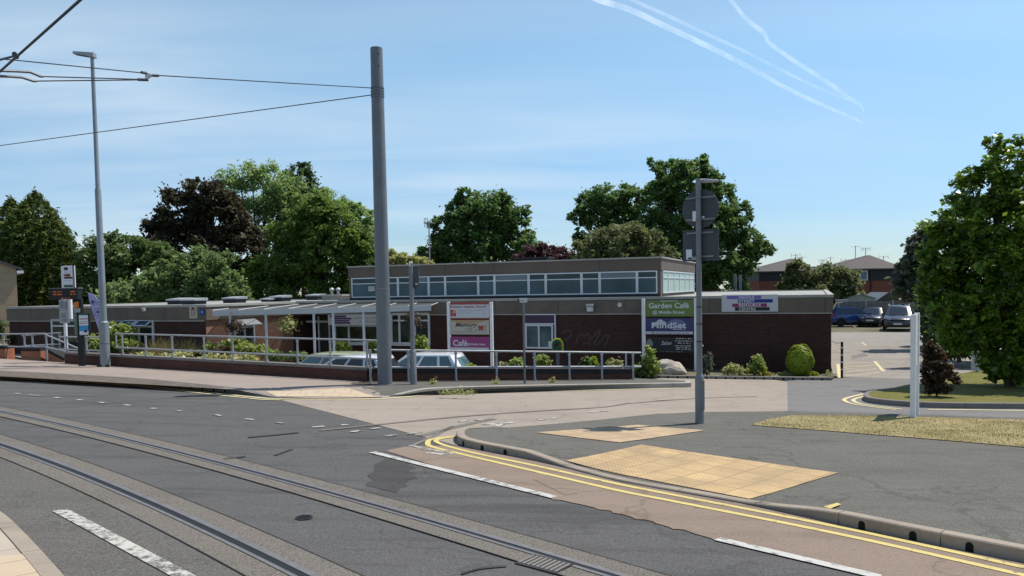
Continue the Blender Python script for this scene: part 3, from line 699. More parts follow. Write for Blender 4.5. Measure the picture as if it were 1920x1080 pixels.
# tactile slabs
def tactile(name, px, m, fn, rz=None):
    q = [Vector(G(a, b, 0, lambda x, y: zf(x, y) + fn(x, y)).xy) for a, b in px]; o = sheet(name, q, m, lambda x, y: fn(x, y) + .006, L=.6)
    # turn the object's own axes along the slab edge
    e = q[1] - q[0]; a = math.atan2(e.y, e.x) if rz is None else rz; M = Matrix.Translation((q[0].x, q[0].y, zf(*q[0]))) @ Matrix.Rotation(a, 4, 'Z')
    o.data.transform(M.inverted()); o.matrix_world = M; return o
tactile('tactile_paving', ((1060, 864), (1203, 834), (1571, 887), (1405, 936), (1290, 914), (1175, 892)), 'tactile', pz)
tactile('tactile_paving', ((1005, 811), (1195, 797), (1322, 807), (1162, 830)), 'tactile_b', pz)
# dry grass verge
def GP(*pts): return [G(a, b, 0, PZF).xy for a, b in pts]
verge = GP((1408, 797), (1440, 786), (1484, 779), (1600, 779.5), (1760, 783), (1920, 787.5), (2200, 795), (2250, 880), (1920, 839), (1700, 820), (1550, 808))
sheet('verge', verge, 'dry_grass', lambda x, y: pz(x, y) + .008, L=.5)

# ---- left pavement, dropped tactile crossing and far kerb
KLp = catmull([(*G(a, b).xy,) for a, b in ((-420, 690), (-150, 697), (0, 704), (60, 707), (230, 717), (350, 728), (463, 740.5), (525, 746.5))], 6); KL = [Vector(p[:2]) for p in KLp]
DROP3 = [Vector(q) for q in G2((525, 746), (620, 748), (716, 746))]
def lz(x, y): return .015 + .115 * sst(0.1, 1.5, pdist(x, y, DROP3))
FR = [Vector(p[:2]) for p in catmull([(*G(a, b).xy,) for a, b in ((716, 745.5), (750, 742.5), (840, 736.5), (1000, 732), (1270, 727), (1292, 725.5), (1296, 722.5))], 6)]
left_poly = [p for p in offset(KL, .12)] + G2((600, 748), (716, 745.5), (655, 728), (690, 722), (560, 714), (480, 708), (400, 702.5), (300, 697.5), (122, 687), (0, 679), (-200, 668), (-420, 664))
sheet('pavement', left_poly, 'pink_path', lambda x, y: lz(x, y) - .004, L=.8)
far_poly = [p for p in offset(FR, .12)] + G2((1190, 717), (690, 722), (655, 728))
sheet('pavement', far_poly, 'path_asphalt', lambda x, y: lz(x, y) - .004, L=.8)
kerb_obj('kerb', KL, lambda x, y: lz(x, y) + .004, .12, ['kerb_grey', 'hole'], slots=.09)
kerb_obj('kerb', FR, lambda x, y: lz(x, y) + .004, .14, ['kerb_pale', 'hole'])
tactile('tactile_paving', ((520, 743.5), (716, 745), (652, 728), (498, 734)), 'slab_tan', lz)
# paving corner at the bottom left
KN = [Vector(p[:2]) for p in catmull([(*G(a, b).xy,) for a, b in ((-60, 930), (0, 962), (40, 997), (95, 1056), (140, 1108), (190, 1165))], 6)]
nz = lambda x, y: .03
def reorient(o, a, b):
    M = Matrix.Translation((a.x, a.y, 0)) @ Matrix.Rotation(math.atan2(b.y - a.y, b.x - a.x), 4, 'Z'); o.data.transform(M.inverted()); o.matrix_world = M
o = sheet('pavement', [p for p in offset(KN, -.14)] + [(-3.2, 2.2), (-9, 2.2), (-9, 6)], 'slabs', .026, L=1); reorient(o, KN[8], KN[20])
o = sheet('tactile_paving', G2((-20, 1052), (45, 1046), (88, 1100), (60, 1150), (-40, 1150)), 'slab_tan', .032, L=1); reorient(o, KN[8], KN[20])
kerb_obj('kerb', KN[::-1], lambda x, y: .034, .14, ['kerb_stone', 'hole'])

# ---- car park beyond the building, kerbed lawn island
cp = [BM @ Vector((.07, -.3, 0)), BM @ Vector((.07, 30, 0)), BM @ Vector((16, 30, 0)), BM @ Vector((9, 2, 0)), BM @ Vector((7, -.4, 0))]
sheet('car_park', [p.xy for p in cp], 'carpark_asphalt', .008)
KI = [Vector(p[:2]) for p in catmull([(*G(a, b).xy,) for a, b in ((1790, 727), (1700, 733), (1635, 741), (1619, 748), (1632, 756), (1700, 763), (1790, 766), (1920, 767), (2200, 768))], 6)]
iz = lambda x, y: .125
sheet('lawn', [p for p in offset(KI, .12)] + [D(2250, 720, 25).xy, D(2250, 700, 31).xy, G(1830, 702).xy, G(1770, 712).xy], 'lawn', lambda x, y: .12 + .0 * x, L=1)
kerb_obj('kerb', KI, lambda x, y: .13, .12, ['kerb_grey', 'hole'])
mb = MB()
p = [Vector(q[:2]) for q in catmull([(*G(a, b).xy,) for a, b in ((1690, 768), (1620, 759), (1600, 752), (1608, 747), (1640, 739))], 5)]
strip(mb, p, -.05, .05, .0125); strip(mb, offset(p, .2), -.05, .05, .0125)
p = [Vector(q) for q in G2((1740, 768.5), (1920, 770.5), (2100, 771))]; strip(mb, p, -.06, .06, .0125); struct(mb.build('yellow_line', 'yellow_pale'))
# yellow box hatching and bay marks in the car park
mb = MB()
def cl(a, b, wd=.1): line(mb, a, b, wd, .0125)
cl((1640, 678), (1657, 697), .12); cl((1571, 683), (1575, 709), .12)
for y0, y1 in ((681, 680), (684, 690), (690, 685), (690, 698), (699, 692), (702, 707), (707, 699)): cl((1577, y0), (1650 - (697 - min(697, y1)) * .9, y1), .07)
cl((1598, 644.5), (1618, 643.5), .08); cl((1616, 642), (1624, 648), .08); cl((1600, 648), (1619, 647.5), .08)
struct(mb.build('yellow_hatching', 'yellow_pale'))
mb = MB(); cl((1598, 611.5), (1604, 614), .12); cl((1660, 609), (1666, 604), .12); cl((1560, 644), (1562, 650), .1); cl((1655, 655), (1668, 656), .05); struct(mb.build('bay_line', 'white_worn'))
sheet('road_patch', G2((1594, 668), (1622, 662), (1628, 668), (1600, 673)), 'access_asphalt', .0118)

# ================================================================== THE LONG BUILDING
ZT = BF(1558, 552).z; ZF = BF(1558, 585.5).z
def window(parent, x0, x1, z0, z1, y, fw=.06, trans=(), mull=(), glass='glass', fmat='white_frame', top_glass=None, dep=.06, name='window', label=None):
    """frame with its glazing as a child; y is the wall face it is set on"""
    mb = MB(); f0, f1 = y - dep, y + .03
    mb.box(x0, x1, f0, f1, z1 - fw, z1); mb.box(x0, x1, f0, f1, z0, z0 + fw)
    xs = [x0 + fw / 2] + list(mull) + [x1 - fw / 2]
    for m in xs: mb.box(m - fw / 2, m + fw / 2, f0 + .002, f1, z0 + fw, z1 - fw)
    for tz in trans:
        for a, b in zip(xs[:-1], xs[1:]): mb.box(a + fw / 2, b - fw / 2, f0 + .004, f1, tz - fw * .4, tz + fw * .4)
    o = mb.build(name, fmat, parent)
    if label: o['label'] = label
    zs = [z0 + fw] + list(trans) + [z1 - fw]
    g = MB()
    for a, b in zip(zs[:-1], zs[1:]):
        g.cur = 1 if (top_glass and b == zs[-1]) else 0
        g.box(x0 + fw * .9, x1 - fw * .9, y - .022, y + .01, a, b)
    p = g.build('pane', [glass] + ([top_glass] if top_glass else []), o, fix=True); return o
LW = BH(386, 570.5, ZT); LWX0 = BF(16, 576, LW.y).x; LWX1 = LW.x
XE0, XE1 = BF(527, 620, 0).x, BF(637, 620, 0).x
DEP = 21.0; ZB = -2.2
bld = thing('community_centre', 'long low dark brick building with brown fascia, flat roof and glazed upper storey', 'building', tuple(BA), BANG)
def roof_unit(x0, x1, y0, y1, zt, zb, pf=.06, coping=.2, felt=True, fm='fascia'):
    """fascia band with pale coping and sunken felt roof"""
    mb = MB(); mb.box(x0 - pf, x1 + pf, y0 - pf, y1 + pf, zb, zt - .09); mb.build('fascia', fm, bld)
    mb = MB(); p = pf + .03
    mb.box(x0 - p, x1 + p, y0 - p, y0 - p + coping, zt - .09, zt); mb.box(x0 - p, x1 + p, y1 + p - coping, y1 + p, zt - .09, zt)
    mb.box(x0 - p, x0 - p + coping, y0 - p + coping, y1 + p - coping, zt - .09, zt - .003); mb.box(x1 + p - coping, x1 + p, y0 - p + coping, y1 + p - coping, zt - .09, zt - .003)
    mb.build('coping', 'coping', bld)
    mb = MB(); mb.box(x0 - p + coping, x1 + p - coping, y0 - p + coping, y1 + p - coping, zt - .088, zt - .05); mb.build('roof', 'roof_felt', bld)
roof_unit(LWX1 + .3, 0, 0, DEP, ZT, ZF)
roof_unit(LWX0, LWX1, LW.y, 9, ZT - .012, ZF + .004)
# walls, with the entrance left open
mb = MB(); mb.box(XE1, 0, 0, DEP, ZB, ZF + .01); mb.box(LWX1 + .3, XE0, .0, DEP, ZB, ZF + .01); mb.box(XE0, XE1, 2.6, DEP, ZB, ZF + .01)
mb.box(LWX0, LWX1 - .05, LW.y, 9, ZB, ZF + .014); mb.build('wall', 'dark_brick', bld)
mb = MB(); mb.box(XE0 + .02, XE1 - .02, 2.5, 2.595, ZB, ZF); mb.box(XE0 + .002, XE0 + .03, .1, 2.5, ZB, ZF); mb.box(XE1 - .03, XE1 - .002, .1, 2.5, ZB, ZF); mb.box(XE0 + .03, XE1 - .03, .1, 2.5, ZF - .06, ZF + .005); mb.build('entrance_shade', 'shade_interior', bld)  # near-black skin paints the shade inside the open entrance
mb = MB(); mb.box(LWX1 - .049, LWX1 - .04, LW.y + .01, -.01, ZB, ZF); mb.build('return_wall', 'sunlit_brick', bld)  # thin skin over the dark brick, painted lighter as if sunlit
mb = MB(); mb.box(.001, .008, .01, DEP - .01, ZB, ZF - .05); mb.build('end_wall', 'sunlit_brick', bld)
# thin pale drip line under the fascia and panel joints
mb = MB(); mb.box(XE1, .03, -.05, -.001, ZF - .045, ZF - .004); mb.box(.001, .05, 0, DEP, ZF - .045, ZF - .004); mb.box(LWX0, LWX1 - .05, LW.y - .05, LW.y - .001, ZF - .045, ZF - .004); mb.build('drip_strip', 'coping', bld)
for px in (812, 928, 1046, 1172, 1290, 1330, 1430, 1547):
    x = BF(px, 570, -.06).x; mb = MB(); mb.box(x - .008, x + .008, -.063, -.05, ZF, ZT - .09); mb.build('panel_joint', 'seam', bld)
for px in (60, 150, 240, 310): x = BF(px, 585, LW.y).x; mb = MB(); mb.box(x - .008, x + .008, LW.y - .063, LW.y - .05, ZF + .01, ZT - .11); mb.build('panel_joint', 'seam', bld)
# upper storey
UB = BH(1239, 553.8, ZT); UY, UX1 = UB.y, UB.x; UX0 = BF(655, 530, UY).x; UZ = BF(1239, 481, UY).z
UF = BF(1232, 506, UY).z; UYE = BS(1302, 515, UX1).y
mb = MB(); mb.box(UX0, UX1, UY, UYE, ZT - .06, UF + .01); mb.build('wall', 'fascia_up', bld)
mb = MB(); mb.box(UX0 - .03, UX1 + .03, UY - .03, UYE + .03, UF, UZ - .06); mb.build('fascia', 'fascia_up', bld)
mb = MB(); mb.box(UX0 - .08, UX1 + .08, UY - .08, UYE + .08, UZ - .06, UZ); mb.build('coping', 'coping', bld)
for px in (733, 835, 927, 1024, 1125): x = BF(px, 500, UY).x; mb = MB(); mb.box(x - .008, x + .008, UY - .033, UY - .02, UF + .01, UZ - .06); mb.build('panel_joint', 'seam', bld)
uz0, uz1, uzt = BF(1215, 550.5, UY).z, BF(1215, 507.5, UY).z, BF(1215, 520.5, UY).z
mb = MB(); mb.box(UX0 + .05, UX1 - .05, UY - .05, UY - .001, ZT - .05, uz0); mb.build('sill', 'clad', bld)
ub = [660, 718, 747, 775, 804.5, 835.5, 897.5, 928, 992, 1024, 1091, 1125, 1195, 1233]
for i, (a, b) in enumerate(zip(ub[:-1], ub[1:])):
    tg = {8: 'blind', 12: None, 5: None}.get(i)
    tg = 'blind' if i in (7, 11) else ('blind' if i == 3 else 'upper_glass_dark')
    window(bld, BF(a, 530, UY).x, BF(b, 530, UY).x - .004, uz0, uz1, UY, .05, [uzt], (), 'upper_glass', top_glass=tg)
# windows on the sunlit end of the upper storey
ys = [BS(p, 530, UX1).y for p in (1241.5, 1252, 1263, 1273.5, 1283.5, 1292, 1300.5)]
for a, b in zip(ys[:-1], ys[1:]):
    mb = MB(); fw = .05; X = UX1
    for lo_, hi_ in ((uz0, uz0 + fw), (uz1 - fw, uz1), (uzt - .025, uzt + .025)): mb.box(X - .02, X + .05, a, b - .004, lo_, hi_)
    for yy in (a, b - fw - .004): mb.box(X - .02, X + .048, yy, yy + fw, uz0 + fw, uz1 - fw)
    o = mb.build('window', 'white_frame', bld); mb = MB(); mb.box(X - .01, X + .022, a + .02, b - .02, uz0 + .02, uz1 - .02); mb.build('pane', 'curtain', o)
# roof furniture
def rooflight(px, py, w_, d_, h_, label, z=ZT):
    p = BH(px, py, z); t = thing('roof_light', label, 'roof light', tuple(BM @ Vector((p.x, p.y, z - .06))), BANG, 'roof lights on the flat roof')
    m1 = MB(); m1.box(-w_ / 2, w_ / 2, -d_ / 2, d_ / 2, 0, h_); m1.build('kerb', 'clad', t)
    m1 = MB(); m1.hexa([(-w_ / 2 - .05, -d_ / 2 - .05, h_), (w_ / 2 + .05, -d_ / 2 - .05, h_), (w_ / 2 + .05, d_ / 2 + .05, h_), (-w_ / 2 - .05, d_ / 2 + .05, h_)], [(-w_ / 2 - .05, -d_ / 2 - .05, h_ + .06), (w_ / 2 + .05, -d_ / 2 - .05, h_ + .06), (w_ / 2 + .05, d_ / 2 + .05, h_ + .12), (-w_ / 2 - .05, d_ / 2 + .05, h_ + .12)]); m1.build('cover', 'galv', t)
for px, py, w_, h_, lab in ((337, 568, .95, .28, 'leftmost low dark box roof light on the left wing, above the yellow sign'), (364, 568, .9, .26, 'pale topped roof light just right of the leftmost one on the left wing'), (440, 565.5, .95, .3, 'dark box roof light above the left end of the entrance canopy'), (505, 563.5, .55, .16, 'small low white roof light above the middle of the canopy'), (526, 563, .9, .32, 'dark roof light directly right of the small white one'), (592, 560.5, .9, .36, 'tall roof light with pale tilted lid near the upper storey')):
    rooflight(px, py, w_ * .8, .7, h_ * .62, lab, ZT)
p = BH(630, 560.5, ZT); t = thing('roof_vent', 'pale flat roof vent with two round cowls beside the glazed upper storey', 'vent', tuple(BM @ Vector((p.x, p.y, ZT - .06))), BANG)
mb = MB(); mb.box(-.6, .6, -.4, .4, 0, .22); mb.box(-.7, .7, -.5, .5, .22, .3); mb.build('housing', 'coping', t)
for q in (-.25, .15): m1 = MB(); m1.lathe([(.07, .3), (.07, .5), (.13, .52), (.13, .58), (.05, .66)], 12, (q, 0, 0)); m1.build('cowl', 'galv', t, smooth=True)
for i, px in enumerate((1366, 1376)):
    p = BH(px, 546, ZT); m1 = MB(); m1.tube([(0, 0, -.1), (0, 0, .95)], .09, 10); m1.tube([(0, 0, .95), (0, 0, 1.0)], .11, 10)
    o = m1.build('flue_pipe', 'galv_dark', None, smooth=True); o.location = BM @ Vector((p.x, p.y + 4, ZT)); props(o, ('left' if i == 0 else 'right') + ' one of two grey flue pipes on the roof above the white street name board', 'flue', 'flue pipes on the roof')
p = BF(1005, 488, UY + 2); m1 = MB(); m1.box(-.65, .65, -.3, .3, 0, .16); m1.box(-.75, .75, -.4, .4, .16, .22)
o = m1.build('roof_hatch', 'clad'); o.location = BM @ Vector((p.x, UY + 2, UZ)); o.rotation_euler = (0, 0, BANG); props(o, 'dark flat hatch on the roof of the upper storey', 'roof hatch')
# side bracket lamp at the far right corner
t = thing('wall_lamp', 'white bracket lamp on the side of the building at its right corner', 'lamp', tuple(BM @ Vector((.05, 1.2, ZF + .3))), BANG)
mb = MB(); mb.tube([(0, 0, -.25), (.14, 0, .0), (.34, 0, .02)], .03); mb.build('bracket', 'white', t); mb = MB(); mb.box(.1, .5, -.08, .08, .02, .1); mb.build('lantern', 'galv', t)
# right wing window with purple head panel
xl, xr = BF(983, 620).x, BF(1043, 620).x; za, zb_ = BF(1010, 655).z, BF(1010, 588.5).z; zc = BF(1010, 607).z; zd = BF(1010, 611).z
mb = MB(); fw = .05
mb.box(xl, xr, -.07, .02, zb_ - .045, zb_); mb.box(xl, xl + fw, -.068, .02, za, zb_ - .045); mb.box(xr - fw, xr, -.068, .02, za, zb_ - .045); mb.box(xl + fw, xr - fw, -.068, .02, zc - .02, zc + .025)
o = mb.build('window_surround', 'white_frame', bld); mb = MB(); mb.box(xl + fw, xr - fw, -.03, .01, zc + .025, zb_ - .045); mb.build('head_panel', 'purple_panel', o)
window(bld, xl + .055, xr - .055 - .06, za + .03, zc - .025, 0, .065, (), [(xl + xr) / 2 - .04], 'window_blue', dep=.062)
# left wing windows
ly = LW.y
def LP(px, py): return BF(px, py, ly)
a, b = LP(97, 598), LP(166, 650)
window(bld, a.x, b.x, b.z - .6, a.z, ly, .075, [LP(100, 611).z], [LP(126, 620).x], 'glass', label='white framed glazed door and side light')
a, b = LP(233, 600), LP(291, 650)
o = window(bld, a.x, b.x, b.z - .5, a.z, ly, .08, [LP(260, 612).z], [LP(262, 620).x], 'glass')
mb = MB(); g = MB(); zt_ = a.z - .02; zb2 = LP(260, 610).z
for x0, x1 in ((a.x - .02, (a.x + b.x) / 2 - .02), ((a.x + b.x) / 2 + .02, b.x - .06)):
    for u0, u1, w0, w1 in ((x0, x1, 0, .07), (x0, x1, .84, 1)):
        mb.hexa([(u0, ly - .08 - .3 * w1, zt_ + (zb2 - zt_) * w1), (u1, ly - .08 - .3 * w1, zt_ + (zb2 - zt_) * w1), (u1, ly - .03 - .3 * w1, zt_ + (zb2 - zt_) * w1), (u0, ly - .03 - .3 * w1, zt_ + (zb2 - zt_) * w1)], [(u0, ly - .08 - .3 * w0, zt_ + (zb2 - zt_) * w0), (u1, ly - .08 - .3 * w0, zt_ + (zb2 - zt_) * w0), (u1, ly - .03 - .3 * w0, zt_ + (zb2 - zt_) * w0), (u0, ly - .03 - .3 * w0, zt_ + (zb2 - zt_) * w0)])
    for u0 in (x0, x1 - .07):
        mb.hexa([(u0, ly - .38, zb2), (u0 + .07, ly - .38, zb2), (u0 + .07, ly - .33, zb2), (u0, ly - .33, zb2)], [(u0, ly - .08, zt_), (u0 + .07, ly - .08, zt_), (u0 + .07, ly - .03, zt_), (u0, ly - .03, zt_)])
    g.raw([(x0 + .06, ly - .345, zb2), (x1 - .06, ly - .345, zb2), (x1 - .06, ly - .055, zt_), (x0 + .06, ly - .055, zt_)], [(0, 1, 2, 3)])
v = mb.build('vent_sash', 'white_frame', o); g.build('vent_pane', 'upper_glass', o)
# window in the sunlit return wall
WXs = LWX1 - .04
def RP(px, py): return BS(px, py, WXs)
y0, y1 = RP(438, 620).y, RP(476, 620).y; z0, z1 = RP(455, 650).z - .3, RP(455, 598).z
mb = MB()
for q0, q1 in ((y0, y0 + .07), ((y0 + y1) / 2 - .03, (y0 + y1) / 2 + .03), (y1 - .07, y1)): mb.box(WXs - .02, WXs + .06, q0, q1, z0, z1)
for q0, q1 in ((z0, z0 + .07), (z1 - .36, z1 - .3), (z1 - .07, z1)): mb.box(WXs - .02, WXs + .058, y0 + .07, y1 - .07, q0, q1)
o = mb.build('window', 'white_frame', bld); mb = MB(); mb.box(WXs - .01, WXs + .02, y0 + .03, y1 - .03, z0 + .03, z1 - .03); mb.build('pane', 'glass', o)
mb = MB(); mb.hexa([(WXs + .06, y0 + .0, z1 - .04), (WXs + .42, y0, z1 - .26), (WXs + .42, y1, z1 - .26), (WXs + .06, y1, z1 - .04)], [(WXs + .06, y0, z1), (WXs + .44, y0, z1 - .22), (WXs + .44, y1, z1 - .22), (WXs + .06, y1, z1)]); mb.build('vent_sash', 'white_frame', o)
# entrance glazing
def EP(px, py, y=.0): return BF(px, py, y)
mb = MB(); zt_ = ZF - .03; zm = EP(580, 603, .5).z
for px in (541, 561, 598, 618): x = EP(px, 600, .5).x; mb.box(x - .035, x + .035, .45, .53, ZB, zt_)
mb.box(XE0 + .1, XE1 - .1, .452, .528, zm - .04, zm + .04); o = mb.build('entrance_screen', 'white_frame', bld)
mb = MB(); mb.box(EP(541, 600, .5).x + .04, EP(561, 600, .5).x - .04, .48, .5, ZB, zm - .05); mb.box(EP(598, 600, .5).x + .04, EP(618, 600, .5).x - .04, .48, .5, ZB, zm - .05); mb.box(XE0 + .15, XE1 - .15, .48, .5, zm + .05, zt_); mb.build('pane', 'glass', o)
mb = MB(); mb.box(EP(575, 620, .9).x, EP(590, 620, .9).x, .88, .93, ZB, EP(585, 606, .9).z); mb.build('door', 'red_door', bld)
mb = MB(); mb.box(EP(534, 660, .42).x, EP(548, 660, .42).x, .40, .44, ZB, EP(540, 641, .42).z); mb.build('door_panel', 'red_door', bld)
# wide glazing right of the entrance
za, zb_ = EP(720, 645).z, EP(720, 587).z
xs = [EP(p, 620).x for p in (628, 655, 684, 733, 750, 779, 807)]
window(bld, xs[0], xs[3], za, zb_, 0, .075, [EP(720, 611).z], xs[1:3], 'window_green', top_glass='glass')
window(bld, xs[3] + .005, xs[6], za, zb_, 0, .085, [EP(720, 601).z], xs[4:6], 'glass')
mb = MB(); mb.box(xs[0], xs[6], -.09, 0, za - .06, za - .003); mb.build('sill', 'white_frame', bld)

# ------------------------------------------------------------------ things fixed to the building
def bthing(name, label, cat, px, py, yl, group=None):
    p = BF(px, py, yl); t = thing(name, label, cat, tuple(BM @ p), BANG, group); return t, (lambda a, b: BF(a, b, yl) - p)
def prect(mb, q, x0, y0, x1, y1, d0, d1):
    a, b = q(x0, (y0 + y1) / 2), q(x1, (y0 + y1) / 2); c, d = q((x0 + x1) / 2, y0), q((x0 + x1) / 2, y1); mb.box(a.x, b.x, d0, d1, d.z, c.z); return a.x, b.x, d.z, c.z
def bars(mb, x0, x1, z, h, y, seed, gap=.035):
    """a line of lettering too small to read"""
    rnd = random.Random(seed); x = x0
    while x < x1 - .02:
        l = min(rnd.uniform(.05, .16), x1 - x); k = x
        while k < x + l - .012: w_ = rnd.uniform(.012, .022); hh = h * rnd.choice((.7, .7, 1)); mb.box(k, k + w_, y - .001, y, z, z + hh); k += w_ + .012
        x += l + gap
# street name board
t, q = bthing('name_board', 'white board with four coloured bars naming the resource centre, on the fascia at right', 'sign', 1405, 568, -.10)
mb = MB(); prect(mb, q, 1353, 552.5, 1459, 584.5, -.0, .045); mb.build('board', 'sign_white', t, bevel=.006)
for s_, x0, x1, y0, y1, m_, tx0, tx1 in (('MIDDLE', 1363, 1427, 554.5, 560.5, 'bar_purple', 1385.5, 1414), ('STREET', 1383.5, 1449, 561, 567.5, 'bar_blue', 1385.5, 1415), ('RESOURCE', 1373, 1438, 569, 575.5, 'bar_magenta', 1385.5, 1427), ('CENTRE', 1378, 1443, 576, 582.5, 'bar_black', 1385.5, 1417)):
    mb = MB(); e = prect(mb, q, x0, y0, x1, y1, -.006, -.001); b_ = mb.build('colour_bar', m_, t)
    mb = MB(); p0, p1 = q(tx0, (y0 + y1) / 2), q(tx1, (y0 + y1) / 2); put_text(mb, s_, (p0.x + p1.x) / 2, (e[2] + e[3]) / 2, -.0075, w=p1.x - p0.x, h=(e[3] - e[2]) * .78); mb.build('lettering', 'ink_white', b_, fix=False)
# canopy board
t, q = bthing('canopy_board', 'white board with purple bars and two lines of small capitals under the canopy', 'sign', 675, 600, -.35)
mb = MB(); e = prect(mb, q, 615, 590, 735, 609.5, 0, .04); mb.build('board', 'sign_white', t)
for x0, x1, y0, y1 in ((618.5, 649, 591.5, 595), (627, 659, 595.8, 599), (623.5, 655, 600, 603), (626, 657, 604, 607)):
    mb = MB(); prect(mb, q, x0, y0, x1, y1, -.005, -.001); mb.build('colour_bar', 'bar_violet', t)
mb = MB(); p0, p1 = q(663, 597), q(731, 597); put_text(mb, 'SUPPORTING MENTAL HEALTH', (p0.x + p1.x) / 2, q(700, 596.5).z, -.003, w=p1.x - p0.x)
p0, p1 = q(674, 603), q(722, 603); put_text(mb, 'IN THE COMMUNITY', (p0.x + p1.x) / 2, q(700, 603).z, -.003, w=p1.x - p0.x); mb.build('lettering', 'ink_grey', t, fix=False)
# small things on the walls
t, q = bthing('warning_sign', 'small cream and yellow notice fixed to the fascia of the left wing', 'sign', 362, 585, ly - .08)
mb = MB(); prect(mb, q, 355, 574, 369.5, 597, 0, .02); mb.build('plate', 'sign_cream', t)
mb = MB(); a = q(362, 579); mb.prism([(a.x - .12, q(0, 580.5).z - 0), (a.x + .12, q(0, 580.5).z), (a.x, q(0, 575).z)] if False else [(a.x - .11, q(362, 580.5).z), (a.x + .11, q(362, 580.5).z), (a.x, q(362, 575.3).z)], .004, 'y', -.005); mb.build('triangle', 'ink', t)
mb = MB()
for k, yy in enumerate((583, 586, 589, 592)): bars(mb, q(357.5, yy).x, q(367.5, yy).x, q(362, yy).z, .035, -.003, k)
mb.build('lettering', 'ink', t)
t, q = bthing('camera_sign', 'small dark blue notice on the left wing fascia near its corner', 'sign', 379, 585, ly - .08)
mb = MB(); prect(mb, q, 375, 579.5, 382.5, 590.5, 0, .02); mb.build('plate', 'bar_blue', t); mb = MB(); mb.lathe([(.06, 0), (.06, .004)], 14); o = mb.build('symbol', 'sky_blue_print', t); o.rotation_euler = (R(90), 0, 0)
def wall_light(px, py, yl, label, s=1.0):
    t, q = bthing('bulkhead_lamp', label, 'wall lamp', px, py, yl); mb = MB(); mb.box(-.12 * s, .12 * s, -.1, .05, -.16 * s, .02 * s); mb.build('diffuser', 'offwhite', t, bevel=.02); mb = MB(); mb.box(-.14 * s, .14 * s, -.16, .05, .02 * s, .12 * s); mb.build('hood', 'galv', t, bevel=.02)
wall_light(1107, 576, -.12, 'white hooded bulkhead lamp on the fascia right of the small window'); wall_light(272, 580, ly - .12, 'tiny white dome lamp on the left wing fascia', .45)
t, q = bthing('round_vent', 'small round white vent on the fascia left of the garden cafe board', 'vent', 1162, 571.5, -.065); mb = MB(); mb.lathe([(.085, 0), (.085, .03), (.06, .03), (.055, .012)], 18); o = mb.build('ring', 'offwhite', t); o.rotation_euler = (R(90), 0, 0)
mb = MB()
for pts in (((1054, 625), (1060, 620), (1068, 620), (1072, 626), (1066, 634), (1058, 636), (1064, 640)), ((1080, 644), (1083, 632), (1090, 626), (1096, 631), (1100, 625), (1106, 628), (1104, 640)), ((1104, 637), (1112, 632), (1122, 620), (1127, 618), (1120, 634), (1112, 646)), ((1116, 648), (1126, 640), (1134, 630), (1142, 628), (1138, 640), (1133, 652)), ((1092, 646), (1100, 642), (1108, 648))):
    P = [BF(a, b, -.004) for a, b in pts]
    for a, b in zip(P[:-1], P[1:]):
        n_ = Vector((-(b - a).z, 0, (b - a).x)).normalized() * .035; mb.raw([tuple(a - n_), tuple(b - n_), tuple(b + n_), tuple(a + n_)], [(0, 1, 2, 3)])
mb.build('graffiti', 'graffiti', bld)

# ------------------------------------------------------------------ entrance canopy
pr = BF(808, 580, -.75); ZC = pr.z; pl = BH(399, 590, ZC); bl = BF(520, 570, -.1)
can = thing('entrance_canopy', 'white framed lean-to canopy with translucent roof on slim posts over the entrance', 'canopy', tuple(BM @ Vector((pr.x, pr.y, 0))), BANG)
off = Vector((pr.x, pr.y, 0))
def cv(v): return Vector(v) - off
zbk = ZT - .16; r0, r1 = cv((pl.x, pl.y, ZC + .12)), cv((pr.x, pr.y, ZC + .12)); r2, r3 = cv((pr.x, -.1, zbk)), cv((bl.x - .8, -.1, zbk))
mb = MB(); nseg = 9
T_ = Vector((0, 0, .03))
for i in range(nseg):
    a, b = i / nseg, (i + 1) / nseg; q0, q1, q2, q3 = r0.lerp(r1, a), r0.lerp(r1, b), r3.lerp(r2, b), r3.lerp(r2, a); mb.hexa([q0, q1, q2, q3], [q0 + T_, q1 + T_, q2 + T_, q3 + T_])
mb.build('roof_sheet', 'canopy_roof', can)
mb = MB()
for i in range(nseg + 1): a = i / nseg; mb = MB(); mb.tube([r0.lerp(r1, a) + T_ * 1.3, r3.lerp(r2, a) + T_ * 1.1], .018, 6); mb.build('glazing_bar', 'canopy_beam', can)
mb = MB(); d_ = (r1 - r0).normalized(); n_ = Vector((-d_.y, d_.x, 0)) * .07; H_ = Vector((0, 0, .2))
lo0, lo1 = r0 - H_ * .85, r1 - H_ * .85; mb.hexa([lo0 - n_, lo1 - n_, lo1 + n_, lo0 + n_], [lo0 - n_ + H_, lo1 - n_ + H_, lo1 + n_ + H_, lo0 + n_ + H_]); mb.build('gutter_beam', 'canopy_beam', can)
def on_beam(px):
    lo_, hi_ = 0.0, 1.0
    for _ in range(40):
        m = (lo_ + hi_) / 2; w_ = BM @ (r0.lerp(r1, m) + off); d = w_ - CAM
        x = 960 + F * d.dot(rt) / d.dot(fwd)
        if x < px: lo_ = m
        else: hi_ = m
    return r0.lerp(r1, lo_)
for px in (431, 498, 588, 624, 681, 775):
    p = on_beam(px); mb = MB(); mb.box(p.x - .034, p.x + .034, p.y - .034, p.y + .034, ZB + .3, p.z - .16); mb.build('post', 'white_frame', can)
p = cv(BF(525, 620, -.3)); mb = MB(); mb.box(p.x - .11, p.x + .11, p.y - .1, p.y + .1, ZB, ZF - .05); mb.build('pier', 'offwhite', can)
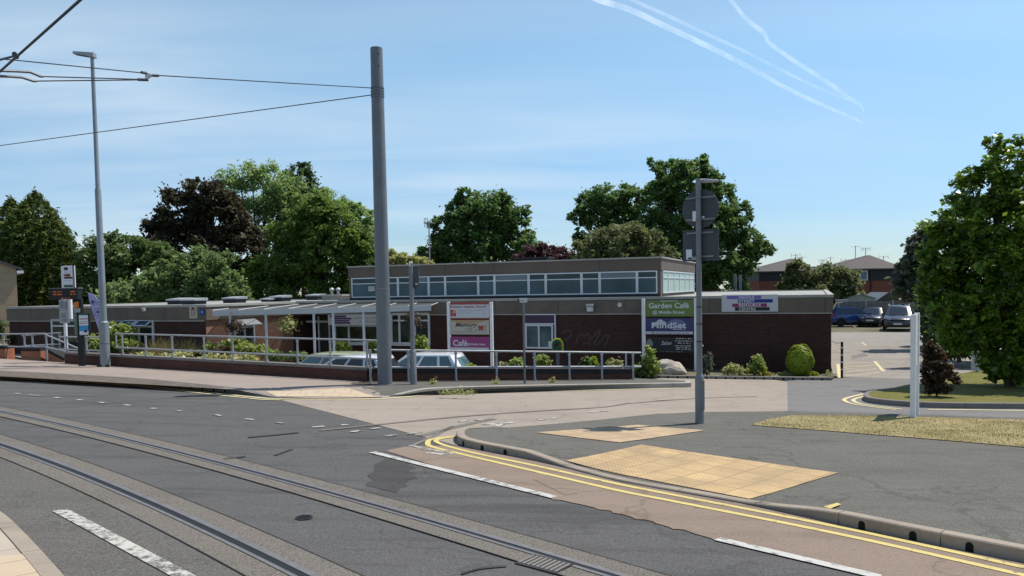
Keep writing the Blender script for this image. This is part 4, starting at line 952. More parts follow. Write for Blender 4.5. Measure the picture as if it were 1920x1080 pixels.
# hanging baskets
for px, py, lab in ((538, 603, 'trailing hanging basket at the left of the entrance doors'), (775, 601, 'trailing hanging basket at the right end of the canopy'), (438, 603, 'dark trailing hanging basket at the left end of the canopy')):
    p = on_beam(px); loc = BM @ (p + off); t = thing('hanging_basket', lab, 'plant basket', (loc.x, loc.y, loc.z - .55), 0, 'hanging baskets under the canopy')
    mb = MB(); mb.lathe([(.05, -.16), (.16, -.08), (.2, .04)], 12); mb.build('basket', 'bark', t); mb = MB()
    for a in range(3): mb.tube([(.19 * math.cos(a * 2.1), .19 * math.sin(a * 2.1), .04), (0, 0, .42)], .006, 4)
    mb.build('chain', 'wire', t); rng = np.random.default_rng(int(px)); pt = rng.normal(size=(420, 3)) * (.17, .17, .14) + np.array(loc) - (0, 0, .55); leaf_object('foliage', 'leaf_straw' if px == 538 else 'leaf_red', pt, .055, rng.random(420), int(px), t, (loc.x, loc.y, loc.z - .55))

# ------------------------------------------------------------------ free-standing boards
def board_stand(name, label, pxl, pxr, ytop, ybot, yl, panels):
    t, q = bthing(name, label, 'sign', (pxl + pxr) / 2, ybot, yl)
    for px in (pxl, pxr):
        x = q(px, 600).x; mb = MB(); mb.box(x - .055, x + .055, -.05, .05, -.5, q(px, ytop).z); mb.build('post', 'white', t, bevel=.012)
    for fn in panels: fn(t, q)
def panel(x0, y0, x1, y1, m_, inner=None, label=None, curve=0):
    def fn(t, q):
        mb = MB(); e = prect(mb, q, x0, y0, x1, y1, -.02, .02); o = mb.build('panel', m_, t, bevel=.006)
        if label: o['label'] = label
        if inner: inner(o, q, e)
    return fn
def TX(o, q, s_, x0, x1, yc, m_, h=None, shear=0.0, y=-.0235, hpx=None):
    p0, p1 = q(x0, yc), q(x1, yc); mb = MB(); hh = None if hpx is None else q(x0, yc - hpx / 2).z - q(x0, yc + hpx / 2).z
    put_text(mb, s_, (p0.x + p1.x) / 2, p0.z * .5 + p1.z * .5, y, w=p1.x - p0.x, h=hh, shear=shear); mb.build('lettering', m_, o, fix=False)
def BR(o, q, rows, m_, hpx=1.6):
    for k, (x0, x1, yy) in enumerate(rows): mb = MB(); bars(mb, q(x0, yy).x, q(x1, yy).x, q(x0, yy).z, q(x0, yy - hpx).z - q(x0, yy).z, -.0225, k + int(x0)); mb.build('lettering', m_, o)
def i1(o, q, e):
    TX(o, q, 'Beeston baptist church', 844, 912.5, 575.5, 'ink_red', hpx=6); BR(o, q, ((859, 907, 583), (861, 884, 587.5), (905, 913, 589)), 'ink_grey')
    for x0, y0, x1, y1, m_ in ((845, 581, 850, 586, 'ink_red'), (850.6, 581, 855.5, 586, 'ink_orange'), (845, 586.6, 850, 593, 'ink_red'), (850.6, 586.6, 855.5, 593, 'sign_red')):
        mb = MB(); prect(mb, q, x0, y0, x1, y1, -.024, -.0205); mb.build('emblem', m_, o)
    mb = MB(); prect(mb, q, 842, 567.5, 916, 570.6, -.024, .02); prect(mb, q, 842, 596.3, 916, 597.8, -.024, .02); mb.build('border', 'sign_red', o)
def i2(o, q, e):
    TX(o, q, 'Memory', 854, 896, 610, 'ink', shear=.35, hpx=10.5); TX(o, q, 'café', 872, 886, 616.5, 'ink_grey', shear=.2); BR(o, q, ((848, 880, 623), (882, 896, 623)), 'ink'); BR(o, q, ((899, 909, 623),), 'sky_blue_print')
    mb = MB(); a, b = q(896, 613), q(908, 613); zt_, zb3 = q(902, 611).z, q(902, 618).z; mb.prism([(a.x, zt_), (b.x, zt_), (b.x - .05, zb3), (a.x + .05, zb3)], .003, 'y', -.024)
    c = (b.x + .015, (zt_ + zb3) / 2 + .03)
    for k in range(8):
        t0, t1 = -1.4 + k * .35, -1.4 + (k + 1) * .35; mb.raw([(c[0] + .05 * math.cos(t0), -.024, c[1] + .05 * math.sin(t0)), (c[0] + .05 * math.cos(t1), -.024, c[1] + .05 * math.sin(t1)), (c[0] + .075 * math.cos(t1), -.024, c[1] + .075 * math.sin(t1)), (c[0] + .075 * math.cos(t0), -.024, c[1] + .075 * math.sin(t0))], [(0, 1, 2, 3)])
    mb.box(a.x - .09, b.x + .06, -.0235, -.021, zb3 - .025, zb3 - .005); mb.build('cup_emblem', 'ink_red', o)
    mb = MB(); x0, x1 = e[0], e[1]; zz = e[3]; n = 16
    top = [(x0 + (x1 - x0) * i / n, zz + .004) for i in range(n + 1)]; arc = [(x0 + (x1 - x0) * i / n, zz - .13 * (1 - (2 * i / n - 1) ** 2) - .004) for i in range(n + 1)]
    mb.raw([(a_, -.0225, b_) for a_, b_ in top] + [(a_, -.0225, b_) for a_, b_ in arc], [(i, i + 1, n + 2 + i, n + 1 + i) for i in range(n)]); mb.build('swoosh', 'sign_tan', o)
def i3(o, q, e):
    TX(o, q, 'Café', 850, 877, 643, 'ink_white', hpx=11.5); TX(o, q, '@ Middle Street', 877.5, 911, 645.8, 'ink_white')
    mb = MB(); prect(mb, q, 843, 651.5, 917, 655.8, -.024, -.0205); mb.build('footer', 'sign_white', o); BR(o, q, ((888, 911, 654.8),), 'ink')
board_stand('church_board', 'three panel board on two white posts, white, cream and magenta, behind the railing', 841.5, 921.5, 566, 692, -2.2, [panel(842, 571, 916, 596, 'sign_white', i1, 'white panel with red border'), panel(842, 600, 916, 627, 'sign_cream', i2, 'cream panel with red cup'), panel(843, 632, 917, 656, 'sign_magenta', i3, 'magenta cafe panel')])
def j1(o, q, e):
    TX(o, q, 'Garden Café', 1216.5, 1292, 572.8, 'ink_white', hpx=10); TX(o, q, '@ Middle Street', 1224, 1284, 586, 'ink_white', hpx=7.5)
    mb = MB(); prect(mb, q, 1238, 563.6, 1270, 564.8, -.024, -.0205); mb.build('rule', 'offwhite', o)
def j2(o, q, e):
    mb = MB(); c = q(1268, 608.5); rx, rz = q(1286, 608).x - c.x, q(1268, 598.5).z - c.z
    mb.raw([(c.x + rx * math.cos(k * math.pi / 12), -.0215, c.z + rz * math.sin(k * math.pi / 12)) for k in range(24)], [tuple(range(24))]); mb.build('cloud_emblem', 'sign_cloud', o)
    mb = MB()
    for xx, yy, rr in ((1238, 603, 6), (1233, 606, 5), (1244, 606, 5.5), (1226, 607, 4)):
        c = q(xx, yy); r_ = q(xx + rr, yy).x - c.x; mb.raw([(c.x + r_ * math.cos(k * math.pi / 9), -.0218 - xx * 1e-6, c.z + r_ * .7 * math.sin(k * math.pi / 9)) for k in range(18)], [tuple(range(18))])
    mb.build('white_emblem', 'sign_white', o)
    TX(o, q, 'MindSet', 1222, 1287, 610, 'ink_white', hpx=11); mb = MB(); prect(mb, q, 1211, 621.5, 1299.5, 626.5, -.024, -.0205); f_ = mb.build('footer', 'sign_white', o); BR(o, q, ((1262, 1286, 618.5),), 'ink_white', 2.2)
    mb = MB(); bars(mb, q(1222, 625).x, q(1292, 625).x, q(1222, 625.5).z, .05, -.0245, 5); mb.build('lettering', 'ink_blue', o)
def j3(o, q, e):
    BR(o, q, ((1268, 1299, 635.5), (1266, 1299, 640), (1271, 1296, 644), (1266, 1298, 649), (1269, 1297, 652.5), (1268, 1297, 655.5)), 'ink_white', 2.0); BR(o, q, ((1240, 1281, 659.8),), 'ink_grey', 1.5); TX(o, q, 'Salon', 1240, 1259, 643, 'ink_white', shear=.4, hpx=7)
    mb = MB(); c = q(1218, 642)
    for k, (dx, dz, r_) in enumerate(((0, 0, .1), (.05, -.04, .08), (-.03, -.07, .09))): mb.raw([(c.x + dx + r_ * math.cos(a * math.pi / 8), -.0215 - k * .0004, c.z + dz + r_ * 1.2 * math.sin(a * math.pi / 8)) for a in range(16)], [tuple(range(16))])
    mb.build('pale_emblem', 'ink_grey', o)
board_stand('cafe_board', 'tall white posted board with green, navy and black panels above a boulder', 1206.5, 1304.5, 560, 699, -.9, [panel(1211, 564, 1299.5, 593.5, 'sign_green', j1, 'green garden cafe panel'), panel(1211, 597, 1299.5, 627, 'sign_navy', j2, 'navy panel with pale cloud'), panel(1212, 634, 1300, 661, 'sign_black', j3, 'black panel with small white lettering')])

# ================================================================== WALLS, RAILINGS, STREET FURNITURE
def gthing(name, label, cat, px, py, rz=0.0, group=None, dz=0.0, zfn=zf):
    p = G(px, py, dz, zfn); return thing(name, label, cat, tuple(p), rz, group), p
def ztop(px, py, Y): return D(px, py, Y).z
def lean_pole(mb, h, prof, n=20): mb.lathe(prof, n)

# low brick walls: the shaded one beside the pavement and the one behind the right railing
def wall_thing(label, a, b, za, zb_, base_drop, wd, m_, cop, coph=.07, name='brick_wall'):
    A = Vector(a); B = Vector(b); d = (B - A); L = d.length; rz = math.atan2(d.y, d.x); t = thing(name, label, 'wall', (A.x, A.y, zf(*A)), rz); z0 = zf(*A)
    mb = MB(); n = 12
    for i in range(n):
        u, v = i / n, (i + 1) / n
        def bt(k): return -base_drop + min(zf(*(A + d * k)) - z0, 0)
        def tp(k): return (za + (zb_ - za) * k) - z0
        mb.hexa([(L * u, 0, bt(u)), (L * v, 0, bt(v)), (L * v, wd, bt(v)), (L * u, wd, bt(u))], [(L * u, 0, tp(u) - coph), (L * v, 0, tp(v) - coph), (L * v, wd, tp(v) - coph), (L * u, wd, tp(u) - coph)])
    mb.build('brickwork', m_, t); mb = MB()
    def tp(k): return (za + (zb_ - za) * k) - z0
    mb.hexa([(0, -.02, tp(0) - coph), (L, -.02, tp(1) - coph), (L, wd + .02, tp(1) - coph), (0, wd + .02, tp(0) - coph)], [(0, -.02, tp(0)), (L, -.02, tp(1)), (L, wd + .02, tp(1)), (0, wd + .02, tp(0))]); mb.build('coping', cop, t); return t
w0, w1, w2 = WL
zL0, zL1 = ztop(122, 660, w0.y), ztop(690, 689.5, w1.y); zR0, zR1 = ztop(700, 690.5, w1.y), ztop(1187, 692, w2.y)
wall_thing('long low dark brick wall with grey coping beside the left pavement', w0, w1 - (w1 - w0).normalized() * .02, zL0, zL1, .3, .24, 'wall_brick', 'kerb_grey')
d2 = (w2 - w1).normalized(); n2 = Vector((-d2.y, d2.x))
wt = wall_thing('low red brick wall with dark brick-on-edge top behind the right railing', w1 + d2 * .02, w2, zR0, zR1, .3, .24, 'wall_brick', 'eng_brick', .13)
def railing(label, line_a, line_b, pxs, top0, top1, mid0, mid1, foot, r=.028, rx=None, off_=0.0, extra=None):
    """tube railing along a ground line; top/mid rails given as heights at the two ends"""
    A, B = Vector(line_a), Vector(line_b); d = (B - A).normalized(); n = Vector((-d.y, d.x)); A = A + n * off_; B = B + n * off_
    t = thing('railing', label, 'railing', (A.x, A.y, zf(*A)), 0)
    L = (B - A).length
    def pt(k, z): q = A + (B - A) * k; return Vector((q.x, q.y, z))
    def kx(px):                                    # parameter where the line passes under image column px
        dd = ray(px, 600); q = dd.xy / dd.y; den = (B.x - A.x) - q.x * (B.y - A.y); return (q.x * A.y - A.x) / den
    e0, e1 = (kx(rx[0]), kx(rx[1])) if rx else (0, 1)
    H = lambda a, b, k: a + (b - a) * (k - e0) / (e1 - e0)
    for a, b in ((top0, top1), (mid0, mid1)):
        mb = MB(); mb.tube([pt(e0, a), pt(e1, b)], r, 10); mb.build('rail', 'galv', t, world=True, smooth=True)
    for px in pxs:
        k = kx(px); q = pt(k, 0); mb = MB(); f = foot(q.x, q.y); mb.tube([(q.x, q.y, f - .02), (q.x, q.y, H(top0, top1, k) - .01)], r * 1.08, 10)
        mb.tube([(q.x, q.y, H(top0, top1, k) - .1), (q.x, q.y, H(top0, top1, k) + r * .6)], r * 1.45, 10); mb.tube([(q.x, q.y, H(mid0, mid1, k) - .05), (q.x, q.y, H(mid0, mid1, k) + .05)], r * 1.45, 10)
        mb.tube([(q.x, q.y, f - .02), (q.x, q.y, f + .04)], r * 1.9, 10); mb.build('post', 'galv', t, world=True, smooth=True)
    if extra: extra(t, pt, kx)
    return t
def walltop(a, b, za, zb_): L = (b - a).length; return lambda x, y: za + (zb_ - za) * max(0, min(1, (Vector((x, y)) - a).length / L))
def yat(a, b, px, off_=0):
    d = (b - a).normalized(); n = Vector((-d.y, d.x)); A = a + n * off_; B = b + n * off_; q = ray(px, 600); q = q.xy / q.y
    k = (q.x * A.y - A.x) / ((B.x - A.x) - q.x * (B.y - A.y)); return (A + (B - A) * k).y
o_ = .12
railing('long galvanised two rail railing on the dark wall beside the left pavement', w0, w1, (227.5, 271.5, 321, 381, 434.5, 498, 556, 617.5, 686.5), ztop(216, 625.5, yat(w0, w1, 216, o_)), ztop(705, 638.5, yat(w0, w1, 705, o_)), ztop(216, 651.5, yat(w0, w1, 216, o_)), ztop(705, 673.5, yat(w0, w1, 705, o_)), walltop(w0, w1, zL0, zL1), .026, (216, 705), o_,
        extra=lambda t, pt, kx: [MB().tube([pt(kx(216), ztop(216, 625.5, yat(w0, w1, 216, o_))), pt(kx(216), ztop(216, 651.5, yat(w0, w1, 216, o_)))], .026, 8).build('end_post', 'galv', t, world=True, smooth=True)])
railing('short galvanised railing on the wall between bus stop post and tall lamp column', w0, w1, (123, 148, 160), ztop(108, 631.5, yat(w0, w1, 108, o_)), ztop(192, 632.5, yat(w0, w1, 192, o_)), ztop(108, 655, yat(w0, w1, 108, o_)), ztop(192, 658, yat(w0, w1, 192, o_)), walltop(w0, w1, zL0, zL1), .026, (110, 192), o_)
railing('galvanised two rail railing on posts standing before the low red brick wall', w1, w2, (692, 763.5, 853, 929.5, 1001, 1066.5, 1127.5, 1186), ztop(735, 655, yat(w1, w2, 735, -.15)), ztop(1201, 661.5, yat(w1, w2, 1201, -.15)), ztop(735, 687.5, yat(w1, w2, 735, -.15)), ztop(1202, 687.5, yat(w1, w2, 1202, -.15)), lambda x, y: zf(x, y) + .11, .027, (700, 1201), -.15,
        extra=lambda t, pt, kx: [MB().tube([pt(kx(1173), ztop(1173, 661, yat(w1, w2, 1173, -.15))), pt(kx(1173), ztop(1173, 687.5, yat(w1, w2, 1173, -.15)))], .026, 8).build('end_post', 'galv', t, world=True, smooth=True)])
# ramp walls and rails at the far left
def lwall(label, pxa, pxb, ptop, wd=.5, m_='ramp_brick', cop='eng_brick', ptop2=None):
    a, b = G(*pxa).xy, G(*pxb).xy; return wall_thing(label, a, b, ztop(pxa[0], ptop, a.y), ztop(pxb[0], ptop2 or ptop, b.y), .3, wd, m_, cop, .11)
lwall('short sunlit brick wall end at the left edge of the picture', (-60, 677.5), (11, 678.5), 649)
lwall('square orange brick ramp wall with dark coping, left of the sloping handrail', (40, 680), (77, 680.5), 652.5, .9)
lwall('orange brick ramp wall with a sloping top left of the bus stop', (86, 680.5), (121, 681.5), 652, .4, ptop2=671)
a, b = G(11, 676).xy + Vector((0, 2.2)), G(121, 678).xy + Vector((0, 2.6)); wall_thing('dark recessed brick wall behind the ramp at the far left', a, b, ztop(11, 652, a.y), ztop(121, 652, b.y), .4, .3, 'wall_brick', 'kerb_grey')
a, b = G(-90, 677).xy, G(83, 680).xy
railing('level galvanised rail on the ramp walls at the far left', a, b, (5, 44, 59), ztop(-90, 628.5, a.y), ztop(83, 626, b.y), ztop(-90, 651, a.y), ztop(83, 651, b.y), lambda x, y: zf(x, y) + .4, .028, (-90, 83), .2)
a, b = G(84, 681).xy, G(146, 683).xy
railing('sloping galvanised handrail down the brick ramp left of the bus stop', a, b, (85, 122), ztop(82, 627, a.y), ztop(146, 654, b.y), ztop(84, 651, a.y), ztop(121, 665, b.y), lambda x, y: zf(x, y) + .02, .028, (83, 146), .0)
a, b = G(40, 674).xy + Vector((0, 1.5)), G(112, 675).xy + Vector((0, 1.5))
railing('rear galvanised rail behind the ramp at the far left', a, b, (44, 110), ztop(40, 629.5, a.y), ztop(113, 624, b.y), ztop(40, 649, a.y), ztop(113, 645, b.y), lambda x, y: zf(x, y) + .3, .028, (40, 113), .0)

# overhead line mast
t, p = gthing('tram_mast', 'tall thick grey steel mast carrying tram wires, by the low wall', 'mast', 722, 722, dz=.1); MST = p
ht = ztop(706, 90, p.y) - p.z; sc = p.y / F
mb = MB(); mb.lathe([(.20, -.1), (.20, .02), (.188, .03), (.18, ht * .4), (.155, ht - .03), (.15, ht)], 28); mb.build('shaft', 'ole_paint', t, smooth=True)
for yy in (165, 171, 176, 181):
    z = ztop(708, yy, p.y) - p.z; mb = MB(); mb.lathe([(.164, z - .03), (.172, z - .028), (.172, z + .012), (.164, z + .014)], 24); mb.build('band', 'galv_dark', t, smooth=True)
zz = ztop(718, 541, p.y) - p.z; mb = MB(); mb.lathe([(.182, zz - .012), (.185, zz)], 24); mb.build('strap', 'galv', t)
mb = MB(); mb.box(-.36, -.2, -.03, -.01, zz - .06, zz + .06); o = mb.build('number_plate', 'sign_white', t); mb = MB(); bars(mb, -.345, -.21, zz + .01, .03, -.031, 3); bars(mb, -.345, -.21, zz - .035, .03, -.031, 4); mb.build('lettering', 'ink', o)
mb = MB(); mb.box(-.02, .11, -.196, -.18, .45, 1.05); mb.build('door', 'ole_paint', t, bevel=.008)
mb = MB(); mb.lathe([(.27, -.02), (.27, .025), (.2, .03)], 24); mb.build('base_plate', 'galv_dark', t)
mb = MB(); z = ht - .2; mb.box(.06, .085, -.15, -.13, z, z + .03); mb.box(.06, .085, -.152, -.132, z - .3, z - .27); mb.build('bolt', 'black', t)
# wires
def wire(name, label, pts, r=.012, m_='cable', cat='wire', sag=0.0, group=None):
    P = []
    for a, b in zip(pts[:-1], pts[1:]):
        a, b = Vector(a), Vector(b)
        for k in range(12): u = k / 12; q = a.lerp(b, u); q.z -= sag * 4 * u * (1 - u); P.append(q)
    P.append(Vector(pts[-1])); mb = MB(); mb.tube(P, r, 6); o = mb.build(name, m_, None, loc=tuple(P[0]), smooth=True); return props(o, label, cat, group)
m1p = D(697, 165, MST.y); m2p = D(697, 178, MST.y); dl = D(289, 141, 15.6); far = D(-420, 74, 12.2)
wire('span_wire', 'upper span wire from the mast to the small triangular plate', [m1p, dl], .011); wire('span_wire', 'lower span wire sloping from the mast down to the left edge', [m2p, D(0, 273, 26), D(-300, 318, 33)], .013)
wire('span_wire', 'thin wire from the triangular plate up to the left edge, above the two arms', [D(270, 137, 15.5), D(30, 113, 13.9), far], .010)
tri = thing('yoke_plate', 'small pale triangular plate joining the wires above the street', 'wire fitting', tuple(D(280, 142, 15.55)))
a, b, c = D(272, 135, 15.5), D(272, 150, 15.5), D(287, 141.5, 15.6); th = Vector((0, .03, 0)); mb = MB(); mb.hexa([a, b, c, c + Vector((0, 0, .01))], [a + th, b + th, c + th, c + th + Vector((0, 0, .01))]); mb.build('plate', 'galv', tri, world=True)
for k, (p0, p1) in enumerate(((D(265, 135.5, 15.4), D(274, 137, 15.5)), (D(258, 149.3, 15.4), D(278, 149.8, 15.5)), (D(286, 141.5, 15.6), D(297, 142, 15.7)))): mb = MB(); mb.tube([p0, p1], .028, 8); mb.build('clamp', 'cable', tri, world=True)
for nm, pts, lab in (('a', ((270, 149, 15.5), (80, 143.5, 14), (75, 143, 13.95), (56, 135, 13.8), (30, 133.5, 13.6), (-30, 131.5, 13.1)), 'upper cranked steering arm reaching in from the left edge'), ('b', ((265, 149.8, 15.4), (68, 152, 14), (62, 151.8, 13.95), (41, 145, 13.8), (20, 143.5, 13.6), (-30, 142, 13.1)), 'lower cranked steering arm reaching in from the left edge')):
    P = [D(*q) for q in pts]; t = thing('steering_arm', lab, 'wire arm', tuple(P[0])); mb = MB(); mb.tube(P[:2], .011, 6); mb.build('stay', 'cable', t, world=True); mb = MB(); mb.tube(P[1:], .024, 8); mb.build('arm', 'galv_dark', t, world=True)
wire('contact_wire', 'thick black tram contact wire crossing the top left corner', [D(175, -22, 8.7), D(0, 134, 11.8), D(-70, 190, 13.4)], .017, 'wire')
t = thing('wire_clip', 'small dark clip and dropper on the thick contact wire at top left', 'wire fitting', tuple(D(29, 104, 11.2))); mb = MB(); mb.tube([D(29, 104, 11.2), D(20, 107, 11.4), D(0, 112, 11.7), D(-30, 119, 12.3)], .018, 6); mb.build('arm', 'cable', t, world=True); mb = MB(); mb.tube([D(27, 101, 11.15), D(31, 107, 11.25)], .035, 8); mb.build('clamp', 'cable', t, world=True)

def sky_pt(px, py, alt=6000.0): d = ray(px, py); return CAM + d * ((alt - HC) / d.z)
for pts, wpx, m_, lab in ((((1085, -22), (1115, -3), (1180, 18), (1245, 48), (1330, 88), (1400, 124), (1470, 163), (1540, 196), (1590, 217), (1622, 233)), (8.5, 8.5, 8, 8, 7.5, 7, 6, 5, 3.5, 1), 'trail', 'longest broad white vapour trail, lowest of the three'), (((1150, -20), (1190, 2), (1260, 33), (1330, 66), (1400, 98), (1470, 134), (1540, 167), (1590, 187)), (5, 5, 5, 5, 4.5, 4.5, 3.5, 1), 'trail_thin', 'thin middle vapour trail parallel to the longest one'), (((1350, -24), (1372, 2), (1400, 36), (1432, 62), (1442, 80), (1480, 108), (1520, 134), (1560, 160), (1590, 183), (1612, 196), (1620, 210)), (5.5, 6, 6.5, 7, 5.5, 6, 6, 6.5, 7, 4, 1), 'trail', 'steep wavy vapour trail, rightmost of the three')):
    P = [sky_pt(*q) for q in pts]; rr = [.62 * w_ * (p - CAM).length / F for w_, p in zip(wpx, P)]; PP, QQ = [], []
    cat_ = catmull(P, 6); n_ = len(cat_)
    rq = [rr[min(len(rr) - 1, i // 6)] * (1 - (i % 6) / 6) + rr[min(len(rr) - 1, i // 6 + 1)] * (i % 6) / 6 for i in range(n_)]
    mb = MB(); mb.tube(cat_, rq, 16, cap=False); o = mb.build('vapour_trail', m_, None, loc=tuple(P[0]), smooth=True); props(o, lab, 'vapour trail', 'vapour trails in the sky')

# tall street lamp
t, p = gthing('street_lamp', 'tall grey lamp column with flat head, thick base section and strap, by the dark wall', 'street lamp', 198, 689, dz=.1)
hb = ztop(197, 602, p.y) - p.z; ht = ztop(170, 103, p.y) - p.z; hj = ztop(185, 356, p.y) - p.z
mb = MB(); mb.lathe([(.15, -.1), (.15, hb - .04), (.105, hb)], 20); mb.build('base_column', 'lamp_paint', t, smooth=True)
mb = MB(); mb.lathe([(.104, hb - .02), (.092, hj), (.07, hj + .06), (.055, ht)], 18); mb.build('shaft', 'lamp_paint', t, smooth=True)
hw_ = p.y / F; mb = MB(); mb.hexa([(-.57, -.12, ht + .03), (.09, -.12, ht - .1), (.09, .12, ht - .1), (-.57, .12, ht + .03)], [(-.55, -.1, ht + .11), (.1, -.09, ht + .06), (.1, .09, ht + .06), (-.55, .1, ht + .11)]); o = mb.build('lantern', 'galv', t, bevel=.02); mb = MB(); mb.hexa([(-.5, -.09, ht + .012), (-.12, -.09, ht - .062), (-.12, .09, ht - .062), (-.5, .09, ht + .012)], [(-.5, -.09, ht + .03), (-.12, -.09, ht - .045), (-.12, .09, ht - .045), (-.5, .09, ht + .03)]); mb.build('lens', 'trim', o)
mb = MB(); hs = ztop(197, 643, p.y) - p.z; mb.lathe([(.153, hs - .02), (.158, hs - .015), (.158, hs + .015), (.153, hs + .02)], 18); mb.tube([(.05, -.158, hs - .02), (.12, -.17, hs - .3), (.13, -.15, hs - .6)], .012, 5); mb.build('strap', 'galv_dark', t)
for q in (-.17, .1): mb = MB(); mb.box(q, q + .08, -.2, -.1, -.1, .1); mb.build('foot_guard', 'black', t)

# bus stop: white flag post and the black information post
t, p = gthing('bus_stop_pole', 'white bus stop post with white flag on top and grey timetable panel', 'bus stop', 126, 684.5, R(-4), dz=.02); Yb = p.y
def L(px, py, Y=None): q = D(px, py, Y or p.y); return q - p
s = p.y / F
zt0 = L(127, 498).z
mb = MB(); x0, x1 = L(121.5, 520).x, L(140, 520).x
x0, x1 = L(115, 590).x, L(138, 590).x
mb = MB(); mb.tube([(0, 0, -.1), (0, 0, zt0 - .02)], .055, 12); mb.build('post', 'white', t, smooth=True)
# the flag, turned slightly, stands on a bracket to the right
mb = MB(); fx0, fx1 = L(121.5, 515).x, L(144.5, 515).x; fz0, fz1 = L(130, 539.5).z, L(130, 498.5).z; mb.box(fx0, fx1, -.1, -.05, fz0, fz1); fl = mb.build('flag', 'white', t, bevel=.01); fl['label'] = 'white stop flag with red and green marks'
fh = fz1 - fz0; fw = fx1 - fx0
for x_0, x_1, z_0, z_1, m_ in ((.12, .45, .80, .93, 'ink'), (.08, .26, .53, .62, 'stop_green'), (.27, .62, .5, .64, 'ink_red'), (.08, .8, .41, .49, 'black'), (.04, .8, .02, .13, 'stop_green'), (.83, 1.0, .0, 1.0, 'ink_grey')):
    mb = MB(); mb.box(fx0 + fw * x_0, fx0 + fw * x_1, -.104 - .001 * len(m_) % .003, -.099, fz0 + fh * z_0 + .001, fz0 + fh * z_1 - .001); mb.build('flag_mark', m_, fl)
mb = MB(); bars(mb, fx0 + fw * .12, fx0 + fw * .75, fz0 + fh * .7, .035, -.1015, 2); bars(mb, fx0 + fw * .12, fx0 + fw * .7, fz0 + fh * .3, .03, -.1015, 3); mb.build('lettering', 'ink_grey', fl)
pz0, pz1 = L(125, 606).z, L(125, 562).z; mb = MB(); mb.box(x0, x1 - .08, -.12, -.07, pz0, pz1); pn = mb.build('timetable_panel', 'stop_panel', t, bevel=.01); mb = MB(); mb.box(x1 - .075, x1 + .01, -.13, -.03, pz0 + .15, pz1 + .02); mb.build('panel_edge', 'white', t)
mb = MB(); ph = pz1 - pz0
for a, b, c, d in ((.06, .12, .5, .95), (.2, .42, .62, .95), (.5, .56, .55, .95), (.65, .9, .6, .9), (.1, .85, .42, .45), (.2, .7, .25, .38), (.3, .75, .08, .2)):
    w_ = x1 - .08 - x0; mb.box(x0 + w_ * a, x0 + w_ * b, -.1225, -.119, pz0 + ph * c, pz0 + ph * d)
mb.build('timetable_print', 'ink_grey', pn)
t, p = gthing('bus_information_post', 'black post with dark electronic display and green and white poster cases', 'bus stop', 154.5, 687.5, R(0), dz=.1)
mb = MB(); mb.box(-.09, .09, -.07, .07, -.1, L(150, 560).z); mb.build('post', 'black', t, bevel=.01)
mb = MB(); a, b = L(98, 552).x, L(150.5, 552).x; z0, z1 = L(124, 561.5).z, L(124, 541.5).z; mb.box(a, b, -.16, .12, z0, z1); ds = mb.build('display', 'black', t, bevel=.015); mb = MB(); mb.box(a - .03, b + .03, -.18, .14, z1 + .001, z1 + .03); mb.build('display_lid', 'galv_dark', ds)
mb = MB(); wz = z1 - z0
for k in range(3):
    zz = z0 + wz * (.68 - k * .26); mb = MB()
    if k < 2: bars(mb, a + .12, a + .42, zz, wz * .13, -.1615, 10 + k); bars(mb, b - .22, b - .07, zz, wz * .13, -.1615, 20 + k)
    else: bars(mb, a + .38, b - .2, z0 + wz * .06, wz * .12, -.1615, 7)
    mb.build('display_text', 'led', ds)
mb = MB(); mb.box(L(141, 570).x, L(150, 570).x, -.1, .05, L(145, 577).z, L(145, 566).z); mb.build('beacon', 'orange', t, bevel=.01); mb = MB(); mb.box(L(142, 583).x, L(153, 583).x, -.1, .06, L(145, 586).z, L(145, 578).z); mb.build('speaker', 'galv', t, bevel=.01)
zc0, zc1 = L(150, 629).z, L(150, 587).z
for x_0, x_1, m_, sg in ((135.5, 148.5, 'stop_green', -1), (151, 168, 'white', 1)):
    a, b = L(x_0, 600).x, L(x_1, 600).x; dy = .12; mb = MB()
    def yy(x, sg=sg): return -.09 + (abs(x) * (.32 if sg > 0 else .9))
    mb.hexa([(a, yy(a) - .05, zc0), (b, yy(b) - .05, zc0), (b, yy(b) + .05, zc0), (a, yy(a) + .05, zc0)], [(a, yy(a) - .05, zc1), (b, yy(b) - .05, zc1), (b, yy(b) + .05, zc1), (a, yy(a) + .05, zc1)]); cs = mb.build('poster_case', 'black', t)
    def face(x0, x1, z0, z1, m__, nm, e=.052):
        u0, u1 = a + (b - a) * x0, a + (b - a) * x1; w0_, w1_ = zc0 + (zc1 - zc0) * z0, zc0 + (zc1 - zc0) * z1; m2 = MB(); m2.hexa([(u0, yy(u0) - e, w0_), (u1, yy(u1) - e, w0_), (u1, yy(u1) - .045, w0_), (u0, yy(u0) - .045, w0_)], [(u0, yy(u0) - e, w1_), (u1, yy(u1) - e, w1_), (u1, yy(u1) - .045, w1_), (u0, yy(u0) - .045, w1_)]); m2.build(nm, m__, cs)
    face(.08, .92, .03, .97, m_, 'poster')
    if sg > 0:
        face(.08, .92, .9, .968, 'stop_green', 'poster_band', .0535); face(.12, .9, .72, .76, 'ink_red', 'poster_band', .0535); face(.12, .86, .6, .63, 'ink_grey', 'poster_band', .0535); face(.12, .8, .52, .55, 'ink_red', 'poster_band', .0535); face(.08, .92, .2, .45, 'sky_blue_print', 'poster_band', .0535); face(.5, .8, .14, .24, 'ink', 'poster_band', .055)
    else: face(.3, .6, .6, .72, 'ink_grey', 'poster_mark', .0535); face(.2, .7, .86, .9, 'ink_grey', 'poster_mark', .0535)

